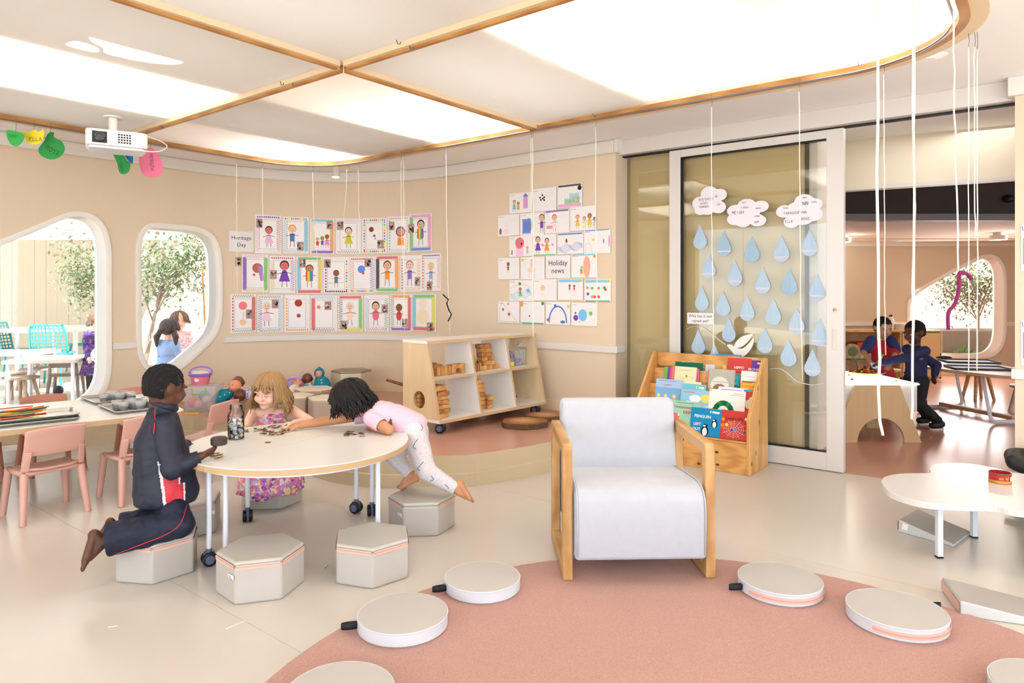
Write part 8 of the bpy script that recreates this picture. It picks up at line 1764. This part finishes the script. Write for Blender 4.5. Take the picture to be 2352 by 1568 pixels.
for px, py, lb in ((2225, 831, 'dark blue flat tray farther back on the oval table'), (2245, 846, 'dark blue flat tray at the front of the oval table')):
    p = fl(px, py, .5); t = thing('flat_tray', lb, 'tray', (p.x, p.y, .5), -.25); ob('base', MB().prism(rrect(.52, .34, .02), 0, .008), m_slate, t); ob('rim', MB().tube([(x, y, .012) for x, y in rrect(.52, .34, .02)], .008, 6, True), m_slate, t, smooth=True)
p = fl(2168, 825, .5); o = ob('folded_glove', MB().ell(p + Vector((0, 0, .02)), (.09, .05, .02)), mat('black_cloth', (40, 36, 34), .9), smooth=True); setp(o, 'dark cloth bundle on the oval table beside the navy jumper', 'cloth')
def stool(c, h, label, m, grp, r=.16):
    t = thing('wooden_stool', label, 'stool', (c[0], c[1], 0), 0, grp); ob('seat', MB().lathe([(r - .01, h - .03), (r, h - .025), (r, h - .005), (r - .01, h), (.001, h)], n=28), m, t, smooth=40)
    for k in range(4): a = math.pi / 4 + k * math.pi / 2; ob('leg', MB().tube([(r * .6 * math.cos(a), r * .6 * math.sin(a), h - .03), (r * 1.0 * math.cos(a), r * 1.0 * math.sin(a), 0)], [.022, .018], 10), m, t, smooth=40)
    return t
m_st = wood('stool_maple', (196, 156, 112), (216, 180, 138), (3, 3, 8), 3)
stool((4.72, 8.6), .32, 'maple stool between the boys and the oval table', m_st, 'stools in the next room'); stool((5.6, 8.2), .32, 'maple stool at the right end of the oval table', m_st, 'stools in the next room'); stool((5.48, 7.25), .30, 'pale stool at the right wall in the next room', mat('pale_stool', (226, 214, 196), .5, .02), 'stools in the next room')
# low cupboard with toys under the dado
cb_ = thing('toy_cupboard', 'low open maple cupboard with toys along the back wall', 'cupboard', (4.2, D9 - .35, 0)); m_cup2 = wood('cupboard_maple', (206, 160, 100), (222, 180, 124), (1, 3, 6), 3); xa, xb = -2.2, at(2138, 700, D9 - .3).x - 4.2
for z in (.02, .36, .70): ob('shelf_board', MB().b2((xa, -.2, z), (xb, .22, z + .025)), m_cup2, cb_)
for x in (xa, xa + .75, xa + 1.5, xb - .6, xb - .025): ob('upright', MB().b2((x, -.2, .02), (x + .025, .22, .70)), m_cup2, cb_)
ob('back_panel', MB().b2((xa, .2, .02), (xb, .22, .7)), m_cup2, cb_); ob('side_door', MB().b2((xb - .57, -.215, .05), (xb - .03, -.2, .69)), mat('door_maple', (226, 188, 132), .5, .02), cb_)
for px, d_, z_, c, s, lb in ((1984, D9 - .35, .386, (226, 84, 40), .20, 'orange toy digger on the cupboard shelf'), (1958, D9 - .38, .386, (70, 96, 50), .14, 'green toy hedge on the cupboard shelf'), (1972, 7.95, .501, (90, 170, 90), .17, 'flat green play board on the table behind the boys'), (2062, D9 - .35, .386, (60, 110, 70), .16, 'dark green box on the cupboard behind the boys')):
    p = at(px, 700, d_); hh = .02 if z_ > .5 else s * .8; o = ob('toy_piece', MB().prism(rrect(s * 1.6, s, s * .2), z_, z_ + hh, Matrix.Translation((p.x, p.y, 0))), mat('toy_%d' % c[0], c, .6, .1, 20), bevel=min(s * .12, hh * .3)); setp(o, lb, 'toy')
p = at(1957, 808, 7.9); p.z = .601
t = thing('wooden_clock', 'small arched wooden house toy with green face on the back shelf', 'toy', p - Vector((0, 0, .08))); ob('arch', MB().prism([(-.09, 0), (.09, 0)] + [(.09 * math.cos(math.pi * k / 10), .08 + .09 * math.sin(math.pi * k / 10)) for k in range(11)], -.02, .02, Matrix.Rotation(math.pi / 2, 4, 'X')), m_st, t); ob('face', MB().lathe([(.055, 0), (.055, .004)], (0, -.022, .08), 20, Matrix.Rotation(math.pi / 2, 4, 'X')), mat('green_face', (110, 140, 90), .6), t)
p = at(2046, 745, D9 - .3); bo_ = thing('water_bottle', 'white bottle with dark cap standing on the cupboard', 'bottle', (p.x, p.y, .726)); ob('body', MB().lathe([(.045, 0), (.047, .01), (.047, .14), (.028, .17), (.028, .19)], n=18), M_white, bo_, smooth=40); ob('cap', MB().lathe([(.024, .19), (.024, .215), (.001, .22)], n=16), M_black, bo_, smooth=40)
p = at(2068, 745, D9 - .3); o = ob('white_tub', MB().lathe([(.09, 0), (.11, .08), (.115, .085), (.001, .09)], (p.x, p.y, .726), 20), M_white, smooth=40); setp(o, 'white lidded tub on the cupboard beside the bottle', 'tub')

# ================================================================== OUTSIDE
m_conc = mat('board_concrete', (176, 166, 148), .9, .10, 3, stretch=(9, 9, .3)); m_pinkw = mat('pink_render', (232, 202, 190), .95, .05, 8, bump=.8, bscale=14); m_pave = mat('paving', (206, 202, 198), .9, .06, 2)
q = MB(); q.b2((-30, -6, -.12), (1.2, 40, -.03)); q.b2((1.2, D9 + .3, -.12), (30, 40, -.03)); st('ground', q, m_pave)
# paving slabs near the windows
pv = [o for o in COL.objects if o.name == 'ground'][0]
slab_me = None
for i in range(9):
    for j in range(7):
        p = Vector((-9.2 + i * .62, 6.6 + j * .62, -.03))
        if rc(p)[0] > -.55: continue
        if slab_me is None:
            o = ob('paving_slab', MB().box((0, 0, .012), (.61, .61, .024)), mat('slab_grey', (196, 192, 190), .9, .06, 5), pv, bevel=.004); slab_me = o.data
        else: o = bpy.data.objects.new('paving_slab', slab_me); COL.objects.link(o); o.parent = pv; bvm = o.modifiers.new('bevel', 'BEVEL'); bvm.width = .004
        o.location = p - pv.location
def owall(name, a, b, th, z0, z1, m):
    a = Vector((*a, 0)); b = Vector((*b, 0)); d = (b - a).normalized(); n = Vector((-d.y, d.x, 0)); q = MB(); q.prism([(p.x, p.y) for p in (a, b, b + n * th, a + n * th)], z0, z1); return st(name, q, m)
# board-marked concrete wall: individual boards
cw = bpy.data.objects.new('wall_courtyard', None); COL.objects.link(cw); cw['kind'] = 'structure'; cw.location = (-10, 12, 0)
ob('core', MB().b2((-7, .05, -.1), (4.3, .3, 2.2)), m_conc, cw); bme = None
for k in range(56):
    if bme is None: o = ob('board_mark', MB().box((0, 0, 1.1), (.199, .05, 2.2)), m_conc, cw, bevel=.003); bme = o.data
    else: o = bpy.data.objects.new('board_mark', bme); COL.objects.link(o); o.parent = cw; bvm = o.modifiers.new('bevel', 'BEVEL'); bvm.width = .003
    o.location = (-7 + k * .2 + .1, .03 + .003 * ((k * 7) % 3), 0)
owall('wall_outer', (-5.9, 12.2), (-3.0, 10.6), .3, -.1, 4.2, m_pinkw); owall('wall_far_white', (-22, 20), (0, 19), .3, -.1, 5, mat('far_white', (228, 222, 220), .9, .03))
owall('wall_garden_pink', (3.2, 14.4), (13, 13.2), .3, -.1, 4.5, m_pinkw)
q = MB(); q.b2((-13, 8.8, 2.75), (-5.6, 12.2, 2.95)); st('roof_canopy', q, mat('canopy_white', (236, 232, 232), .8, .01))
o = ob('fuse_box', MB().b2((-5.95, 11.94, .6), (-5.75, 12.03, .95)), mat('box_grey', (130, 134, 140), .5)); setp(o, 'grey meter box on the outside wall behind the two girls', 'box')
# furniture in the courtyard
m_tk = mat('teal_plastic', (40, 156, 156), .5, .04); m_gk = mat('grey_plastic', (150, 140, 132), .5, .04)
def out_table(c, r, z, label, m, rectwh=None, rz=0, lr=.02):
    t = thing('garden_table', label, 'table', (c[0], c[1], -.006), rz, 'tables in the courtyard')
    if rectwh: ob('tabletop', MB().prism(rrect(*rectwh, .03), z - .035, z), m, t); L_ = [(sx * (rectwh[0] / 2 - .06), sy * (rectwh[1] / 2 - .06)) for sx in (-1, 1) for sy in (-1, 1)]
    else: ob('tabletop', MB().lathe([(r, z - .03), (r, z), (.001, z)], n=48), m, t, smooth=40); L_ = [(r * .7 * math.cos(a), r * .7 * math.sin(a)) for a in (.8, 2.4, 3.9, 5.5)]
    for x, y in L_: ob('leg', MB().tube([(x, y, 0), (x, y, z - .03)], lr, 10), m_steel, t, smooth=40)
out_table((at(150, 750, 10.4).x, 10.4), .85, .75, 'round white garden table seen through the large window', m_tw, lr=.03)
p = at(118, 822, 8.25); out_table((p.x, p.y), 0, .50, 'low square grey table outside the large window', mat('weathered_wood', (196, 184, 170), .7, .06, 6), (.78, .72), .25)
p = at(20, 805, 8.9); out_table((p.x, p.y), 0, .52, 'low white table at the left edge outside', m_tw, (1.0, .6), 0)
def net_chair(c, rz, label):
    t = thing('net_chair', label, 'chair', (c[0], c[1], -.006), rz, 'teal net chairs in the courtyard'); nx, ny = 9, 8; vs = []
    for j in range(ny + 1):
        for i in range(nx + 1): u = i / nx * 2 - 1; v = j / ny; w = .24 * math.sqrt(max(.05, 1 - (v * .75) ** 4)) ; vs.append(Vector((u * w, -.16 - .07 * v + .08 * u * u, .46 + .38 * v)))
    k = lambda i, j: vs[j * (nx + 1) + i]; 
    for j in range(ny + 1): ob('back_slat', MB().tube([k(i, j) for i in range(nx + 1)], .008, 5), m_tk, t, smooth=True)
    for i in range(nx + 1): ob('back_rib', MB().tube([k(i, j) for j in range(ny + 1)], .008, 5), m_tk, t, smooth=True)
    ob('rim', MB().tube([k(0, j) for j in range(ny + 1)] + [k(i, ny) for i in range(1, nx)] + [k(nx, j) for j in range(ny, -1, -1)], .016, 6), m_tk, t, smooth=True)
    ob('seat', MB().prism(rrect(.46, .42, .08), .43, .455), m_tk, t, bevel=.008)
    for sx in (-1, 1):
        for sy in (-1, 1): ob('leg', MB().tube([(sx * .17, sy * .15, .43), (sx * .22, sy * .20, 0)], [.018, .014], 8), m_tk, t, smooth=40)
net_chair((at(132, 760, 9.55).x, 9.45), .1, 'teal net-back chair seen from behind at the round garden table'); net_chair((at(30, 760, 10.0).x, 10.0), -1.25, 'teal net-back chair at the left of the round garden table'); net_chair((at(182, 760, 10.9).x, 11.1), 2.7, 'teal net-back chair on the far side of the round garden table')
kg = kid_chair('plastic_chair', m_gk); kg.location = (at(152, 880, 8.45).x, 8.45, -.006); kg.rotation_euler = (0, 0, .35); setp(kg, 'grey plastic child chair outside, pulled from the square table', None, 'grey chairs in the courtyard')
q_ = copy_tree(kg); q_.location = (at(80, 880, 9.0).x, 9.05, -.006); q_.rotation_euler = (0, 0, 2.9); setp(q_, 'grey plastic child chair outside on the far side of the square table', None, 'grey chairs in the courtyard')
m_ws = wood('stool_grey_wood', (150, 128, 108), (176, 154, 132), (3, 3, 8), 3)
stool((at(52, 890, 8.0).x, 8.0), .30, 'weathered wooden stool outside, nearest the large window', m_ws, 'stools in the courtyard', .17); stool((at(14, 890, 8.2).x, 8.25), .31, 'weathered wooden stool outside at the left edge', m_ws, 'stools in the courtyard', .18)
o = ob('ball', MB().ell(at(134, 896, 8.5), (.06, .06, .06)), mat('dark_ball', (50, 50, 80), .5), smooth=True); setp(o, 'small dark ball on the paving under the grey chair', 'ball')
# children outside
def side_arms(b, k, fw, l, out=.12): return [(b + l * out + Zv * .60 * k + fw * .03, b + l * out * .95 + Zv * .50 * k + fw * .12, (-.2, -.3, -.5), 1), (b - l * out + Zv * .60 * k + fw * .03, b - l * out * .95 + Zv * .50 * k + fw * .12, (.2, -.3, -.5), 1)]
m_brh = mat('brown_hair', (84, 58, 46), .6, 0, 30, col2=(110, 80, 62)); m_dbh = mat('dark_hair', (48, 34, 32), .6, 0, 30, col2=(66, 48, 44))
gb = at(222, 668, 8.3); gb.z = 0; fw = Vector((.8, -.6, 0)); m_pd = spots('purple_floral', (62, 34, 100), [(110, 60, 150), (40, 30, 60), (150, 80, 150), (70, 50, 130)], 40, .8, .5)
far_kid('child in dark purple floral dress standing outside the large window', gb, 1.05, (.85, -.5, -.05), SKL, m_brh, m_pd, m_trk, side_arms(gb, 1.03, fw, Zv.cross(fw)), hairdrop=.05, dress=m_pd)
bd_ = at(230, 815, 8.15); o = ob('ball', MB().ell(bd_, (.10, .10, .10)), spots('zebra', (236, 234, 234), [(30, 30, 40), (40, 40, 60)], 30, .6, .25), smooth=True); setp(o, 'black and white ball held by the child outside the large window', 'ball')
gb = at(386, 668, 7.55); gb.z = 0; fw = Vector((.25, .95, 0)); m_bl = mat('pale_blue_dress', (140, 164, 212), .8, .04, 12)
tw_, hc_, hb_ = far_kid('child with two dark bunches in a pale blue dress outside the second window', gb, .99, (.25, .95, 0), SKL, m_dbh, m_bl, None, side_arms(gb, .97, fw, Zv.cross(fw)), hairdrop=.012, dress=m_bl)
for d in (-1, 1):
    a = hc_ + Vector((d * .075, -.05, -.03)); ob('bunch', MB().chain([a, a + Vector((d * .03, -.02, -.06)), a + Vector((d * .03, -.02, -.16))], [.026, .034, .012]), m_dbh, tw_, world=True, smooth=True); ob('hair_tie', MB().ell(a, (.024, .024, .018)), m_wht if d < 0 else m_red, tw_, world=True, smooth=True)
gb = at(411, 668, 8.1); gb.z = 0; fw = Vector((.6, -.8, 0)); m_lp = spots('pink_floral_pale', (240, 214, 216), [(236, 160, 180), (240, 190, 200), (206, 150, 190)], 40, .8, .45)
far_kid('child with tied brown hair in pale pink outside the second window', gb, 1.06, (.55, -.75, .02), SKL, m_brh, m_lp, None, side_arms(gb, 1.04, fw, Zv.cross(fw)), hairdrop=.010, dress=m_lp)
# trees, planters
m_leaf = [mat('leaf_%d' % i, c, .6, .15, 9) for i, c in enumerate(((140, 156, 120), (110, 134, 96), (168, 178, 140)))]; m_trunk = mat('pale_bark', (178, 160, 142), .95, .2, 20, bump=.6)
def tree(c, h, r, n, label, seed, zc=None, lean=(0, 0)):
    rg = random.Random(seed); t = thing('olive_tree', label, 'tree', (c[0], c[1], -.03), 0, 'small olive trees outside'); zc = zc or h * .78; top = Vector((lean[0], lean[1], zc))
    ob('trunk', MB().tube([(0, 0, 0), (lean[0] * .3 + .03, lean[1] * .3, zc * .4), top * .8], [.036, .028, .016], 8), m_trunk, t, smooth=True)
    brs = []
    for k in range(9):
        a = rg.uniform(0, 6.28); e = top + Vector((math.cos(a) * r * .7, math.sin(a) * r * .7, rg.uniform(-.3, .6) * r)); s = top * rg.uniform(.5, .8); ob('branch', MB().tube([s, s.lerp(e, .5) + Vector((0, 0, .08)), e], [.012, .008, .004], 6), m_trunk, t, smooth=True); brs.append((s, e))
    for g in range(3):
        mb = MB()
        for k in range(n // 3):
            s, e = rg.choice(brs); p = s.lerp(e, rg.uniform(.35, 1.15)) + Vector((rg.gauss(0, 1), rg.gauss(0, 1), rg.gauss(0, 1))) * r * .22; d = Vector((rg.gauss(0, 1), rg.gauss(0, 1), rg.gauss(0, .7))).normalized(); x, y, z = frame(d); L_ = rg.uniform(.05, .09); w = L_ * .24
            mb.add([p, p + d * L_ * .5 + x * w, p + d * L_, p + d * L_ * .5 - x * w], [(0, 1, 2, 3)])
        o = ob('foliage', mb, m_leaf[g], t); o['kind'] = 'stuff'
    return t
p = at(338, 700, 9.0); tree((p.x - .1, 9.0), 2.3, .75, 4200, 'pale olive tree behind the two girls outside the second window', 3, 1.75, (.35, 0)); p = at(222, 700, 9.6); tree((p.x + .12, 9.6), 2.2, .55, 2700, 'olive tree at the right side of the large window', 5, 1.65, (0, 0)); p = at(2238, 700, 12.0); tree((p.x, 12.0), 2.2, .8, 4200, 'olive tree in the concrete planter outside the next room', 7, 1.55, (.1, 0))
p = at(470, 700, 8.6); t = thing('climbing_plant', 'thin plant on a cane in a tall pot outside the second window', 'plant', (p.x, 8.6, -.006)); ob('pot', MB().lathe([(.13, 0), (.15, .62), (.155, .64), (.13, .64), (.001, .60)], n=24), mat('stone_pot', (176, 172, 160), .9, .08), t, smooth=40); ob('cane', MB().tube([(.02, 0, .55), (-.03, 0, 1.6)], .012, 6), mat('cane', (206, 160, 96), .8), t)
rg = random.Random(4); mb = MB()
for k in range(160):
    q = rg.random(); b_ = Vector((.02 - .05 * q, 0, .75 + .75 * q)) + Vector((rg.gauss(0, .05), rg.gauss(0, .05), rg.gauss(0, .03))); d = Vector((rg.gauss(0, 1), rg.gauss(0, 1), rg.gauss(0, .6))).normalized(); x, y, z = frame(d); mb.add([b_, b_ + d * .03 + x * .012, b_ + d * .06, b_ + d * .03 - x * .012], [(0, 1, 2, 3)])
o = ob('foliage', mb, mat('vine_leaf', (96, 104, 70), .6, .15), t); o['kind'] = 'stuff'
p = at(2250, 785, 11.9); pl_ = ob('concrete_planter', MB().b2((p.x - .75, 11.75, -.03), (p.x + .95, 12.5, .62)), mat('planter_grey', (150, 146, 140), .9, .06), bevel=.02); setp(pl_, 'grey concrete planter outside the far window', 'planter')
def shrub(c, r, n, label, seed, z=-.03):
    rg = random.Random(seed); mb = MB()
    for k in range(n): d = Vector((rg.gauss(0, 1), rg.gauss(0, 1), abs(rg.gauss(0, 1)))).normalized(); b_ = Vector((c[0], c[1], z)) + d * r * rg.uniform(.3, 1); x, y, zz_ = frame(d); mb.add([b_, b_ + d * .05 + x * .012, b_ + d * .11, b_ + d * .05 - x * .012], [(0, 1, 2, 3)])
    o = ob('shrub', mb, mat('shrub_green', (110, 140, 80), .6, .2, 12)); setp(o, label, 'shrub', 'low shrubs outside')
shrub((at(2210, 800, 11.5).x, 11.5), .34, 500, 'low green shrub left of the concrete planter', 3); shrub((at(2285, 800, 11.5).x, 11.5), .30, 400, 'low green shrub right under the concrete planter', 4); shrub((at(440, 800, 8.7).x, 8.9), .28, 400, 'low flowering shrub beside the tall pot outside', 6)
# ------------------------------------------------------------------ link everything into the scene
SC.collection.children.link(COL)
